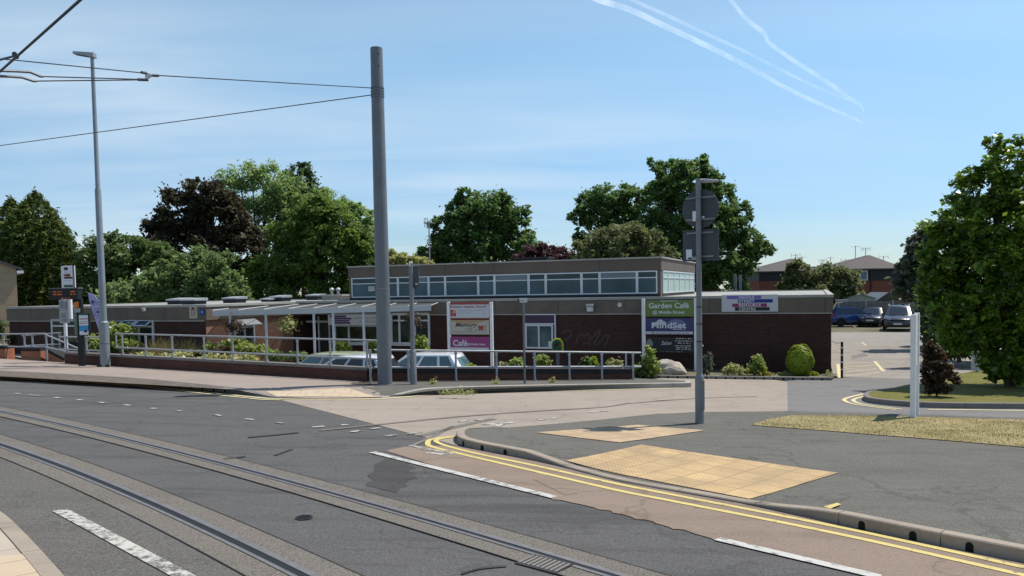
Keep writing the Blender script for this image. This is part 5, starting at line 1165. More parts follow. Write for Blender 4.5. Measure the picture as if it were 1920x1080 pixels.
# feather flag
Yf = 29.0; b0 = D(189, 640, Yf); t = thing('feather_flag', 'lilac feather flag leaning out from behind the tall lamp column', 'flag', (b0.x, b0.y, zf(b0.x, b0.y)))
q = lambda px, py: (lambda v: (v.x - b0.x, v.z - zf(b0.x, b0.y)))(D(px, py, Yf))
edge = [(165, 548.5), (170, 549.5), (177, 553.5), (184, 561), (190, 571), (193, 582), (195, 600), (194, 618), (185, 618), (181, 606), (176, 590), (171, 575), (167, 561)]
mb = MB(); mb.prism([q(*e) for e in edge], .02, 'y', -.01); c_ = mb.build('cloth', 'flag_cloth', t)
mb = MB(); a = q(174, 566); mb.raw([(a[0] + .07 * math.cos(k * .524), -.0115, a[1] + .07 * math.sin(k * .524)) for k in range(12)], [tuple(range(12))]); bars(mb, q(178, 566)[0], q(188, 566)[0], a[1] - .03, .06, -.0115, 4); bars(mb, q(173, 574)[0], q(190, 574)[0], q(0, 574)[1], .03, -.0115, 5)
e0, e1 = q(178, 592), q(189, 578)
for x_0, x_1, z_0, z_1 in ((e0[0], e1[0], e0[1], e0[1] + .02), (e0[0], e1[0], e1[1] - .02, e1[1]), (e0[0], e0[0] + .02, e0[1] + .02, e1[1] - .02), (e1[0] - .02, e1[0], e0[1] + .02, e1[1] - .02)): mb.box(x_0, x_1, -.0115, -.0105, z_0, z_1)
mb.raw([((e0[0] + e1[0]) / 2 + .06 * math.cos(k * .524), -.0115, (e0[1] + e1[1]) / 2 + .06 * math.sin(k * .524)) for k in range(12)], [tuple(range(12))]); bars(mb, q(181, 600)[0], q(192, 600)[0], q(0, 600)[1], .04, -.0115, 6); mb.build('print', 'ink_blue', c_)
mb = MB(); P = [q(193, 650), q(189, 625), q(181, 606), q(171, 575), q(166, 555), q(165, 548)]; mb.tube([(a, .02, b) for a, b in P], [.025, .02, .018, .014, .01, .008], 6); mb.build('pole', 'galv', t)

# sign pole with its back to us, right of the mast
t, p = gthing('sign_post', 'slim grey post with thick base and the narrow back of a signal sign', 'sign', 775.5, 722.5, dz=.1)
ht = ztop(768.5, 493, p.y) - p.z; hb = ztop(774, 656, p.y) - p.z
mb = MB(); mb.lathe([(.088, -.1), (.088, hb - .04), (.062, hb)], 16); mb.build('base', 'pole_grey', t, smooth=True); mb = MB(); mb.lathe([(.06, hb - .01), (.056, ht), (.03, ht + .03)], 14); mb.build('shaft', 'pole_grey', t, smooth=True)
z0, z1 = ztop(775, 541, p.y) - p.z, ztop(775, 498, p.y) - p.z; mb = MB(); mb.box(.03, .2, .02, .12, z0 + .08, z1); mb.hexa([(.06, .02, z0), (.12, .02, z0 - .04), (.12, .12, z0 - .04), (.06, .12, z0)], [(.03, .02, z0 + .08), (.2, .02, z0 + .08), (.2, .12, z0 + .08), (.03, .12, z0 + .08)]); mb.build('sign_back', 'sign_back', t, bevel=.015); mb = MB(); mb.lathe([(.035, 0), (.035, .05)], 10, (.13, -.03, z0 + .09)); mb.build('lens_housing', 'galv', t)
mb = MB(); mb.box(-.03, .0, -.075, -.05, z1 - .02, z1 + .1); mb.build('bracket', 'white', t)
# thin post with small plate
t, p = gthing('small_sign_post', 'thin grey post with a small plate on top, in front of the small window', 'sign', 984, 721, dz=.1)
ht = ztop(979, 563, p.y) - p.z; mb = MB(); mb.tube([(0, 0, -.1), (0, 0, ht)], .03, 10); mb.build('post', 'galv_dark', t, smooth=True); x0, x1 = D(970, 565, p.y).x - p.x, D(988.5, 565, p.y).x - p.x; mb = MB(); mb.box(x0 + .06, x1, -.05, -.03, ht - .06, ht + .06); mb.build('plate', 'sign_white', t); mb = MB(); mb.box(x0, x0 + .05, -.05, -.03, ht - .01, ht + .03); mb.build('end_tab', 'sign_back', t)
mb = MB(); bars(mb, x0 + .09, x1 - .03, ht - .03, .05, -.052, 3); mb.build('lettering', 'ink_grey', t)

# lit sign column on the right pavement
t, p = gthing('sign_lamp_column', 'grey lamp column carrying the backs of a round and a square sign on the right pavement', 'street lamp', 1312, 793, zfn=PZF)
ht = ztop(1309, 335, p.y) - p.z; hb = ztop(1311, 702, p.y) - p.z; s = p.y / F
mb = MB(); mb.lathe([(.082, -.15), (.082, hb - .07), (.078, hb - .05), (.056, hb + .01)], 20); mb.build('base_column', 'pole_grey', t, smooth=True); mb = MB(); mb.box(.02, .075, -.085, -.06, hb - .65, hb - .1); o = mb.build('door', 'pole_grey', t, bevel=.006)
mb = MB(); mb.lathe([(.054, hb), (.047, ht - .03), (.045, ht)], 18); mb.build('shaft', 'pole_grey', t, smooth=True)
mb = MB(); mb.tube([(0, 0, ht - .04), (.12, .02, ht - .02)], .028, 8); mb.hexa([(.08, -.05, ht - .07), (.38, -.03, ht - .06), (.38, .09, ht - .06), (.08, .09, ht - .07)], [(.08, -.05, ht - .005), (.36, -.03, ht - .025), (.36, .09, ht - .025), (.08, .09, ht - .005)]); mb.build('lantern', 'galv', t, bevel=.012)
yaw = R(-37)
def turned(mb, name, m_, z, off_y=.07, **k): o = mb.build(name, m_, t, **k); o.rotation_euler = (0, 0, yaw); o.location = (0, 0, z); return o
zc = ztop(1314, 390.5, p.y) - p.z; rd = 36.3 * s; mb = MB()
mb.prism([(rd * math.cos(k * math.pi / 20), rd * math.sin(k * math.pi / 20)) for k in range(40)], .015, 'y', .085); dk_ = turned(mb, 'round_sign', 'sign_back', zc, smooth=True)
mb = MB()
for q in (-.2, .2): mb.box(-.28, .28, .05, .084, q - .018, q + .018); mb.tube([(0, 0, q - .02), (0, 0, q + .02)], .06, 14)
turned(mb, 'sign_clamp', 'pole_grey', zc)
z0, z1 = ztop(1314, 489, p.y) - p.z, ztop(1314, 430, p.y) - p.z; hw2 = 35.5 * s; mb = MB(); mb.box(-hw2, hw2, .085, .10, z0, z1); mb.box(-hw2, hw2, .07, .085, z1 - .03, z1); mb.box(-hw2, hw2, .07, .085, z0, z0 + .03); turned(mb, 'square_sign', 'sign_back', 0)
mb = MB()
for q in (z0 + .08, z1 - .06): mb.box(-.26, .26, .05, .0845, q - .018, q + .018); mb.tube([(0, 0, q - .02), (0, 0, q + .02)], .06, 14)
turned(mb, 'sign_clamp', 'pole_grey', 0)
for x0, x1, y0, y1 in ((1287, 1297, 468, 486.5), (1299, 1305, 396, 415), (1317, 1328, 405, 412)):
    mb = MB(); a, b = D(x0, y0, p.y) - p, D(x1, y1, p.y) - p; yo = .02 if x0 > 1310 else -.02; mb.box(a.x, b.x, yo, yo + .05, b.z, a.z); mb.build('sensor_box', 'white', t, bevel=.006)
mb = MB(); zz = ztop(1300, 486, p.y) - p.z; mb.box(-.2, 0, -.02, .03, zz - .01, zz + .03); mb.build('bracket', 'galv', t)
for yy in (575, 607, 640): z = ztop(1311, yy, p.y) - p.z; mb = MB(); mb.lathe([(.056, z - .012), (.058, z), (.056, z + .006)], 16); mb.build('strap', 'black', t)
mb = MB(); z = ztop(1311, 649, p.y) - p.z; mb.lathe([(.016, 0), (.016, .02)], 10, (.056, -.03, z)); mb.build('stud', 'white', t)

# white sign seen edge-on on the verge
pa, pb = G(1711.5, 783, 0, PZF), None; q_ = ray(1718.5, 700); pb = Vector((q_.x / q_.y * (pa.y + .72), pa.y + .72, 0)); d_ = (pb - pa).xy; rz = math.atan2(d_.y, d_.x); Ls = max(.75, min(1.1, d_.length)); t = thing('edge_on_sign', 'white post sign seen edge-on, standing on the dry verge', 'sign', tuple(pa), rz)
h1 = ztop(1711.5, 589.5, pa.y) - pa.z
for x in (0, Ls): mb = MB(); mb.box(x - .045, x + .045, -.05, .05, -.1, h1); mb.build('post', 'white', t, bevel=.008)
mb = MB(); mb.box(.047, Ls - .047, -.02, .02, h1 - 1.05, h1 - .02); mb.build('board', 'offwhite', t)
for z in (h1 - .9, h1 - .2): mb = MB(); mb.box(.046, Ls - .046, .02, .045, z, z + .05); mb.build('channel', 'galv', t)

# yellow and green rounded box on a post behind the railing
Yd = 24.6; b0 = D(1045, 690, Yd); t = thing('rounded_box_unit', 'dark green box with a rounded yellow rim on a grey post beside the small window', 'cabinet', (b0.x, b0.y, yz(b0.x, b0.y)))
q = lambda px, py: (lambda v: (v.x - b0.x, v.z - yz(b0.x, b0.y)))(D(px, py, Yd))
a, b = q(1035.5, 661), q(1056.5, 634.5); cx = (a[0] + b[0]) / 2; hw = (b[0] - a[0]) / 2
prof = [(cx - hw, a[1] + .05), (cx - hw, b[1] - hw)] + [(cx - hw * math.cos(k * math.pi / 10), b[1] - hw + hw * math.sin(k * math.pi / 10)) for k in range(1, 10)] + [(cx + hw, b[1] - hw), (cx + hw, a[1] + .05), (cx + hw * .5, a[1]), (cx - hw * .5, a[1])]
mb = MB(); mb.prism(prof, .2, 'y', 0); mb.build('rim', 'aed_yellow', t); mb = MB(); mb.prism([(cx - .03 + (x - cx) * .8, a[1] + (z - a[1]) * .88 + .02) for x, z in prof], .03, 'y', -.03); f_ = mb.build('front', 'aed_green', t); mb = MB(); mb.box(cx - .1, cx + .08, -.035, -.031, (a[1] + b[1]) / 2 - .02, (a[1] + b[1]) / 2 + .07); mb.build('window', 'black', f_); mb = MB(); mb.box(cx + .02, cx + .12, -.038, -.0355, (a[1] + b[1]) / 2 - .02, (a[1] + b[1]) / 2 + .03); mb.build('handle', 'ink_red', f_)
mb = MB(); mb.box(cx - .05, cx + .05, .06, .16, -.1, a[1] + .02); mb.build('post', 'galv_dark', t); mb = MB(); mb.box(cx - hw - .12, cx - hw - .01, -.01, .01, a[1] + .18, a[1] + .36); mb.build('notice', 'offwhite', t)

# striped post and chain at the car park corner
t, p = gthing('striped_post', 'slim black and white striped post at the corner of the building', 'bollard', 1578.5, 709); ht = ztop(1578.5, 641, p.y) - p.z
mb = MB(); mb.box(-.03, .03, -.03, .03, -.1, ht); mb.build('post', 'black', t)
for k in range(4): z = ht * (.22 + k * .2); mb = MB(); mb.box(-.032, .032, -.032, .032, z, z + .05); mb.build('band', 'offwhite', t)
q = BM @ BF(1559, 641, 0); q = q - p; mb = MB(); mb.tube([(0, 0, ht - .04), (q.x * .5, q.y * .5, ht - .07), (q.x, q.y, ht - .04)], .008, 5); mb.build('chain', 'wire', t)

# planting bed with edging in front of the right wing, and the boulder
ea, eb = G(1190, 708.5), G(1560, 713.5)
bed = [ea.xy, eb.xy, (BM @ Vector((.2, 0, 0))).xy, (BM @ Vector((BF(1190, 700, 0).x, 0, 0))).xy]
sheet('flower_bed', bed, 'dirt', .07, L=1); kerb_obj('kerb', resample([ea.xy, eb.xy], .2), lambda x, y: .10, .14, ['kerb_grey', 'hole'], block=.6, slots=.05)
p = G(1258, 703, .06); t_ = bmesh.new(); bmesh.ops.create_icosphere(t_, subdivisions=4, radius=1); rnd = random.Random(5)
from mathutils import noise as mn
for v in t_.verts:
    c = v.co.copy(); k = 1 + .22 * mn.noise(c * 1.3 + Vector((3, 1, 7))) + .08 * mn.noise(c * 3.5); k = min(k, 1.02 + .18 * abs(mn.cell(c * 1.1) - .5)); v.co = Vector((c.x * .56, c.y * .42, max(-.1, c.z * .44 + .02 + (.06 if c.x < 0 else -.05 * c.x)))) * k
me = bpy.data.meshes.new('boulder'); t_.to_mesh(me); t_.free(); me.materials.append(MATS['rock']); o = bpy.data.objects.new('boulder', me); C.objects.link(o); o.location = (p.x + .02, p.y + .25, p.z + .1); o.rotation_euler = (0, 0, R(15)); o.scale = (.98, 1, .74); props(o, 'pale grey angular boulder in the bed beneath the tall cafe board', 'boulder')

# ================================================================== VEHICLES
def car(label, loc, rz, paint_, L=4.0, W=1.74, H=1.47, belt=.92, xb=(-.48, .26), xt=(-.38, .05), glass='car_glass', name='parked_car', rails=False, cat='car', group='cars parked behind the building'):
    t = thing(name, label, cat, loc, rz, group); w_ = W / 2; clr = .2
    st = [(-.5, .42, .80, .66), (-.488, .3, .9, .84), (-.45, .24, belt + .0, .94), (-.36, .22, belt + .01, .99), (-.15, .2, belt, 1), (.1, .2, belt - .01, 1), (.24, .2, belt - .03, .995), (.34, .21, belt - .1, .97), (.42, .22, belt - .18, .93), (.465, .25, belt - .26, .84), (.49, .32, belt - .34, .68), (.5, .4, belt - .44, .5)]
    vs, fs = [], []; n = 14
    for x, zl, zt_, hw in st:
        h = hw * w_; zm = zl + (zt_ - zl) * .55
        half = [(0, zl), (.75 * h, zl), (.95 * h, zl + .06), (h, zl + .2 if zl + .2 < zm else zm * .9), (1.0 * h, zm), (.97 * h, zt_ - .06), (.9 * h, zt_ - .005), (0, zt_ + .03)]
        ring = [(x * L, a, b) for a, b in half] + [(x * L, -a, b) for a, b in half[-2:0:-1]]
        vs += ring
    k = len(vs) // len(st)
    for i in range(len(st) - 1):
        for j in range(k): fs.append((i * k + j, i * k + (j + 1) % k, (i + 1) * k + (j + 1) % k, (i + 1) * k + j))
    fs += [tuple(range(k))[::-1], tuple((len(st) - 1) * k + j for j in range(k))]
    mb = MB(); mb.raw(vs, fs)
    # greenhouse with rounded corners, roof
    lv = [(0, belt - .05), (.5, belt - .05 + (H + .015 - belt) * .5), (.9, belt - .05 + (H + .015 - belt) * .9), (1.0, H - .035), (1.03, H)]
    rings = []
    for u, z in lv:
        uu = min(u, 1.0); x0, x1 = (xb[0] + (xt[0] - xb[0]) * uu) * L, (xb[1] + (xt[1] - xb[1]) * uu) * L; hw = w_ * (.93 - .2 * uu); c = .13
        if u > 1: x0 += .3; x1 -= .3; hw -= .2
        rings.append([(x1 - c, hw, z), (x1 - .02, hw * .72, z), (x1 + (.03 if u <= 1 else 0), 0, z), (x1 - .02, -hw * .72, z), (x1 - c, -hw, z), (x0 + c, -hw, z), (x0 + .02, -hw * .72, z), (x0 - .02, 0, z), (x0 + .02, hw * .72, z), (x0 + c, hw, z)])
    m_ = 10; mb.raw([v for r_ in rings for v in r_], [(i * m_ + j, i * m_ + (j + 1) % m_, (i + 1) * m_ + (j + 1) % m_, (i + 1) * m_ + j) for i in range(len(rings) - 1) for j in range(m_)] + [tuple((len(rings) - 1) * m_ + j for j in range(m_))])
    mb.build('body', paint_, t, smooth=True)
    def side(u, k, s_):
        x0, x1 = (xb[0] + (xt[0] - xb[0]) * u) * L, (xb[1] + (xt[1] - xb[1]) * u) * L; return (x0 + .05 + (x1 - x0 - .1) * k, s_ * (w_ * (.93 - .2 * u) + .006), belt - .05 + (H - .035 - belt + .05) * u)
    for s_ in (-1, 1):
        for k0, k1 in ((.09, .27), (.31, .58), (.62, .93)):
            sl = .03 if k0 > .5 else 0; U1 = .93
            g = MB(); a = [side(.14, k0, s_), side(.14, k1 + sl, s_), side(U1, k1 - sl, s_), side(U1, k0 + .01, s_)]; g.raw(a, [(0, 1, 2, 3)]); g.build('side_window', glass, t, fix=False)
    def fr(u, k, front):
        x = ((xb[1] + (xt[1] - xb[1]) * u) if front else (xb[0] + (xt[0] - xb[0]) * u)) * L; hw = w_ * (.93 - .2 * u); e = .035 if front else -.03
        return (x + e - (.045 if abs(k) > .5 else 0) * (1 if front else -1), k * hw * .72 / .72, belt - .05 + (H - .035 - belt + .05) * u)
    for front, nm in ((True, 'windscreen'), (False, 'rear_window')):
        g = MB(); ks = (-.74, -.4, 0, .4, .74); u0, u1 = (.1, .86) if front else (.3, .84); v = [fr(u0, k, front) for k in ks] + [fr(u1, k * .97, front) for k in ks]; g.raw(v, [(i, i + 1, 6 + i, 5 + i) for i in range(4)]); g.build(nm, glass, t, fix=False)
    rr = .33 * (H / 1.47) ** .6
    for x in (-.31 * L, .325 * L):
        for s_ in (-1, 1):
            mb = MB(); prof = [(rr * .62, -.09), (rr * .9, -.1), (rr, -.07), (rr, .07), (rr * .9, .1), (rr * .62, .09)]; mb.lathe(prof, 22); o = mb.build('wheel', 'tyre', t, smooth=True); o.rotation_euler = (R(90), 0, 0); o.location = (x, s_ * (w_ - .07), rr)
            mb = MB(); mb.lathe([(rr * .63, -.085), (rr * .63, .085), (rr * .56, .07), (rr * .2, .06), (.02, .075)], 18); ri = mb.build('rim', 'alloy', o, smooth=False)
            if s_ > 0: ri.rotation_euler = (R(180), 0, 0)
            mb = MB(); mb.raw([(x + (rr + .05) * math.cos(a * math.pi / 12), s_ * (w_ + .004), rr + (rr + .05) * math.sin(a * math.pi / 12)) for a in range(13)] + [(x + .9 * rr, s_ * (w_ + .004), .22), (x - .9 * rr, s_ * (w_ + .004), .22)], [tuple(range(15))]); mb.build('wheel_arch', 'trim', t)
    zf_ = belt - .26
    for s_ in (-1, 1):
        mb = MB(); mb.hexa([(.425 * L, s_ * .88 * w_, zf_ - .06), (.482 * L, s_ * .5 * w_, zf_ - .08), (.45 * L, s_ * .5 * w_, zf_ - .08), (.40 * L, s_ * .86 * w_, zf_ - .06)], [(.405 * L, s_ * .935 * w_, zf_ + .09), (.463 * L, s_ * .55 * w_, zf_ + .04), (.43 * L, s_ * .5 * w_, zf_ + .04), (.38 * L, s_ * .88 * w_, zf_ + .09)]); mb.build('headlight', 'headlight', t)
        mb = MB(); mb.hexa([(-.492 * L, s_ * .6 * w_, belt - .24), (-.455 * L, s_ * .97 * w_, belt - .24), (-.44 * L, s_ * .97 * w_, belt - .24), (-.47 * L, s_ * .6 * w_, belt - .24)], [(-.48 * L, s_ * .74 * w_, belt + .04), (-.44 * L, s_ * .985 * w_, belt + .04), (-.41 * L, s_ * .97 * w_, belt + .04), (-.45 * L, s_ * .74 * w_, belt + .04)]); mb.build('tail_light', 'taillight', t)
        mb = MB(); mb.box(.2 * L, .25 * L, s_ * w_ * 1.0 if s_ > 0 else -w_ * 1.16, w_ * 1.16 if s_ > 0 else -w_ * 1.0, belt + .0, belt + .14); mb.build('door_mirror', paint_ if paint_ != 'car_white' else 'trim', t, bevel=.03)
        mb = MB(); mb.box(-.02 * L, .03 * L, s_ * (w_ + .012) - .008, s_ * (w_ + .012) + .008, belt - .17, belt - .14); mb.build('door_handle', 'trim', t)
    mb = MB(); mb.box(.47 * L, .4985 * L, -.5 * w_, .5 * w_, zf_ - .09, zf_ + .0); mb.build('grille', 'trim', t, bevel=.015)
    mb = MB(); mb.box(.47 * L, .507 * L, -.62 * w_, .62 * w_, .27, .4); mb.build('lower_grille', 'trim', t, bevel=.02)
    mb = MB(); mb.box(.49 * L, .514 * L, -.26, .26, .43, .54); mb.build('number_plate', 'plate', t)
    mb = MB(); mb.box(-.507 * L, -.48 * L, -.26, .26, .5, .61); mb.build('number_plate', 'plate', t)
    if rails:
        for s_ in (-1, 1): mb = MB(); mb.tube([(xt[0] * L + .1, s_ * w_ * .7, H - .02), (xt[0] * L + .2, s_ * w_ * .7, H + .05), (xt[1] * L - .3, s_ * w_ * .7, H + .05), (xt[1] * L - .15, s_ * w_ * .7, H - .02)], .022, 6); mb.build('roof_rail', 'galv', t)
    return t
def aim(px, py): p = G(px, py); return p
face = math.atan2(-.93, -.36)
p = G(1690, 620.5); q = p.xy + Vector((.38, .925)) * 2.25; car('dark grey tall estate car with roof rails, rightmost of the parked cars', (q.x, q.y, zf(*q)), face - R(7), 'car_suv', 4.5, 1.86, 1.72, 1.06, (-.49, .25), (-.42, .02), rails=True)
p = G(1638.5, 612.5); q = p.xy + Vector((.38, .925)) * 2.1; car('dark grey hatchback facing us between the blue car and the tall estate', (q.x, q.y, zf(*q)), face + R(-9), 'car_grey', 4.2, 1.78, 1.48, .94)
p = G(1571, 611.5); q = p.xy + (BM.to_3x3() @ Vector((1, .15, 0))).xy * 1.25 + Vector((.3, .75)) * .6; car('blue hatchback side on, leftmost beside the building corner', (q.x, q.y, zf(*q)), BANG + R(13), 'car_blue', 4.0, 1.72, 1.47, .93)
def ycar(label, px, pyroof, H, rz, pt, **k):
    p = G(px, pyroof, H, yz); car(label, (p.x, p.y, p.z - H), rz, pt, H=H, group='cars behind the low wall', **k)
ycar('white hatchback behind the low wall, right of the thick mast', 780, 661, 1.48, math.pi + BANG + R(9), 'car_white', L=4.0, glass='car_glass_pale')
ycar('white car behind the low wall, immediately left of the thick mast', 640, 665, 1.47, math.pi + BANG + R(8), 'car_white', L=4.1, xb=(-.48, .24), xt=(-.38, .0))
ycar('lime green car partly hidden behind the white car left of the mast', 604, 660, 1.47, math.pi + BANG + R(6), 'car_lime', L=3.8, glass='car_glass_pale')

# ================================================================== BACKGROUND HOUSES, FENCE, SHEDS
def house(label, pxl, pxr, pye, pyr, pxr0, pxr1, Y, dep, parts=True):
    a, b = D(pxl, pye, Y), D(pxr, pye, Y); z0 = zf(a.x, Y) - .2; wd = b.x - a.x; t = thing('brick_house', label, 'house', ((a.x + b.x) / 2, Y, z0), R(-2)); ze = (a.z + b.z) / 2 - z0; zr = D((pxr0 + pxr1) / 2, pyr, Y + dep / 2).z - z0; h = wd / 2
    zc = D(pxl, 527.5, Y).z - z0
    mb = MB(); mb.box(-h + .4, h - .4, 0, dep, 0, zc); mb.build('wall', 'house_brick', t); mb = MB(); mb.box(-h + .37, h - .37, -.03, dep + .03, zc, ze - .02); mb.build('cladding', 'clad', t)
    r0 = D(pxr0, pyr, Y + dep / 2).x - (a.x + b.x) / 2; r1 = D(pxr1, pyr, Y + dep / 2).x - (a.x + b.x) / 2
    mb = MB(); mb.raw([(-h, -.4, ze), (h, -.4, ze), (h, dep + .4, ze), (-h, dep + .4, ze), (r0, dep / 2, zr), (r1, dep / 2, zr), (-h, -.4, ze - .12), (h, -.4, ze - .12), (h, dep + .4, ze - .12), (-h, dep + .4, ze - .12)], [(0, 1, 5, 4), (1, 2, 5), (2, 3, 4, 5), (3, 0, 4), (6, 7, 1, 0), (7, 8, 2, 1), (8, 9, 3, 2), (9, 6, 0, 3), (9, 8, 7, 6)]); mb.build('roof', 'house_roof', t)
    return t, ze, zc, h, (a.x + b.x) / 2, z0
t, ze, zc, h, cx, z0 = house('brick house with dark cladding and pyramid roof, left of the bare gap in the skyline', 1417, 1533, 508, 485, 1478, 1484, 84, 9)
t2, ze, zc, h, cx, z0 = house('brick house with hipped roof and white upper window beyond the parked cars', 1568, 1692, 503.5, 478.5, 1622, 1628, 80, 9)
x0, x1 = D(1612, 520, 80).x - cx, D(1626.5, 520, 80).x - cx; w0_, w1_ = D(1618, 526, 80).z - z0, D(1618, 507, 80).z - z0
window(t2, x0, x1, w0_, w1_, -.03, .1, (), (), 'blind'); mb = MB(); mb.box(D(1632.5, 540, 80).x - cx - .06, D(1632.5, 540, 80).x - cx + .06, -.12, -.03, 0, ze); mb.build('downpipe', 'black', t2)
a = D(1560, 500, 95); t = thing('low_house', 'flat dark roofline between the two hipped roofs', 'house', (a.x, 95, zf(a.x, 95))); zz = D(1560, 500, 95).z - zf(a.x, 95); mb = MB(); mb.box(-7, 6, 0, 8, 0, zz - .3); mb.build('wall', 'house_brick', t); mb = MB(); mb.box(-7.3, 6.3, -.3, 8.3, zz - .3, zz + .05); mb.build('roof', 'house_roof', t)
def aerial(px, py0, py1, Y, label, n=4, wd=.5):
    p = D(px, py0, Y); t = thing('roof_aerial', label, 'aerial', tuple(p), 0, 'aerials on the roofs'); h = D(px, py1, Y).z - p.z; mb = MB(); mb.tube([(0, 0, -.3), (0, 0, h)], .035, 5); mb.build('mast', 'galv_dark', t); mb = MB(); mb.tube([(-wd, 0, h - .1), (wd, 0, h - .05)], .025, 4)
    for k in range(n): x = -wd + 2 * wd * k / max(1, n - 1); mb.tube([(x, -.05, h - .1 - .22), (x, .05, h - .05 + .18)], .018, 4)
    mb.build('antenna', 'galv_dark', t)
for k, (px, y0, y1, Y, lab, n) in enumerate(((1623, 481, 465, 84, 'branched aerial at the peak of the right hand house roof', 5), (1656.5, 497, 480, 84, 'thin aerial on the right slope of the right hand house roof', 2), (1604, 490, 461, 86, 'tall bare mast left of the right house peak', 0), (1492, 489, 477, 88, 'short aerial on the peak of the left hand house', 3), (1543, 500, 487, 96, 'aerial above the middle of the flat roofline', 4), (1557, 500, 482, 96, 'thin mast right of the middle aerial on the flat roofline', 0), (1585, 497, 486, 90, 'short mast where the right house roof begins', 1), (1504, 494, 481, 88, 'short mast right of the left house peak', 1))): aerial(px, y0, y1, Y, lab, n)
p = D(806, 490, 75); t = thing('roof_aerial', 'tall aerial on a pole in front of the middle green tree', 'aerial', tuple(D(806, 500, 60)), 0); Y = 60; b0 = D(806, 500, Y); mb = MB(); mb.tube([(0, 0, -2), (0, 0, D(805, 414, Y).z - b0.z)], .05, 6); mb.build('mast', 'galv', t); hz = D(805, 419, Y).z - b0.z; mb = MB(); mb.tube([(-.4, 0, hz + .05), (.5, 0, hz)], .05, 5)
for k in range(3): mb.tube([(-.35 + k * .12, -.3, hz + .4), (-.35 + k * .12, .3, hz + .4)], .02, 4); mb.tube([(-.35 + k * .12, 0, hz - .3), (-.35 + k * .12, 0, hz + .4)], .02, 4)
mb.build('antenna', 'galv_dark', t)
# tan brick house at the left edge
Yh = 46; a, b = D(-260, 500, Yh), D(30, 500, Yh); z0 = zf(a.x, Yh) - .5; t = thing('tan_brick_house', 'pale tan brick house with sloping roof edge at the left edge', 'house', (b.x, Yh, z0), R(37)); ze = D(30, 503.5, Yh).z - z0; zl = D(0, 486, Yh).z - z0; sl = .42; Wd = 7.0
mb = MB(); mb.raw([(-Wd, 0, 0), (0, 0, 0), (0, 0, ze), (-Wd / 2, 0, ze + sl * Wd / 2), (-Wd, 0, ze), (-Wd, 9, 0), (0, 9, 0), (0, 9, ze), (-Wd / 2, 9, ze + sl * Wd / 2), (-Wd, 9, ze)], [(0, 1, 2, 3, 4), (9, 8, 7, 6, 5), (0, 5, 6, 1), (1, 6, 7, 2), (4, 9, 5, 0)]); mb.build('wall', 'tan_brick', t)
mb = MB(); e = .3
for sg in (1, -1):
    X = (lambda u: -Wd / 2 + sg * u); mb.hexa([(X(0), -.15, ze + sl * Wd / 2), (X(Wd / 2 + e), -.15, ze - sl * e), (X(Wd / 2 + e), 9.2, ze - sl * e), (X(0), 9.2, ze + sl * Wd / 2)], [(X(0), -.15, ze + sl * Wd / 2 + .14), (X(Wd / 2 + e), -.15, ze - sl * e + .14), (X(Wd / 2 + e), 9.2, ze - sl * e + .14), (X(0), 9.2, ze + sl * Wd / 2 + .14)])
mb.build('roof', 'house_roof', t); mb = MB(); mb.box(.02, .36, -.17, 9.2, ze - sl * .3 - .16, ze - sl * .3 - .002); mb.build('soffit', 'white', t)
# fence, shed and greenhouse behind the parked cars
a, b = D(1572, 600, 62), D(1775, 600, 62); t = thing('board_fence', 'weathered grey board fence behind the parked cars', 'fence', (a.x, 62, zf(a.x, 62)), 0); zt_ = D(1640, 564.5, 62).z - zf(a.x, 62); Lf = b.x - a.x; n = int(Lf / 1.9)
for k in range(n + 1): mb = MB(); mb.box(k * Lf / n - .06, k * Lf / n + .06, -.06, .06, -.5, zt_ + .05); mb.build('post', 'kerb_pale', t)
for k in range(n):
    mb = MB(); nb = 9
    for i in range(nb): z = zt_ * i / nb; mb.box(k * Lf / n + .062, (k + 1) * Lf / n - .062, -.02 - .002 * (i % 2), .02, z + .008, z + zt_ / nb)
    mb.build('panel', 'wood_fence', t)
def shed(label, px0, px1, pye, pyr, Y, wall, roof, name):
    a, b = D(px0, pye, Y), D(px1, pye, Y); z0 = zf(a.x, Y) - .1; t = thing(name, label, name.split('_')[-1], ((a.x + b.x) / 2, Y, z0)); h = (b.x - a.x) / 2; ze, zr = a.z - z0, D((px0 + px1) / 2, pyr, Y).z - z0; mb = MB(); mb.raw([(-h, 0, 0), (h, 0, 0), (h, 0, ze), (0, 0, zr - .03), (-h, 0, ze), (-h, 3, 0), (h, 3, 0), (h, 3, ze), (0, 3, zr - .03), (-h, 3, ze)], [(0, 1, 2, 3, 4), (9, 8, 7, 6, 5), (0, 5, 6, 1), (1, 6, 7, 2), (4, 9, 5, 0)]); mb.build('wall', wall, t); mb = MB(); mb.hexa([(-h - .15, -.1, ze - .05), (0, -.1, zr), (0, 3.1, zr), (-h - .15, 3.1, ze - .05)], [(-h - .15, -.1, ze + .02), (0, -.1, zr + .07), (0, 3.1, zr + .07), (-h - .15, 3.1, ze + .02)]); mb.hexa([(0, -.1, zr), (h + .15, -.1, ze - .05), (h + .15, 3.1, ze - .05), (0, 3.1, zr)], [(0, -.1, zr + .07), (h + .15, -.1, ze + .02), (h + .15, 3.1, ze + .02), (0, 3.1, zr + .07)]); mb.build('roof', roof, t)
shed('low pale green shed roof behind the fence, left of the gabled greenhouse', 1586, 1640, 560, 552, 65, 'shed_roof', 'shed_roof', 'garden_shed'); shed('small gabled greenhouse with bluish roof behind the fence', 1645, 1684, 564, 549.5, 65, 'window_green', 'galv_dark', 'garden_greenhouse')
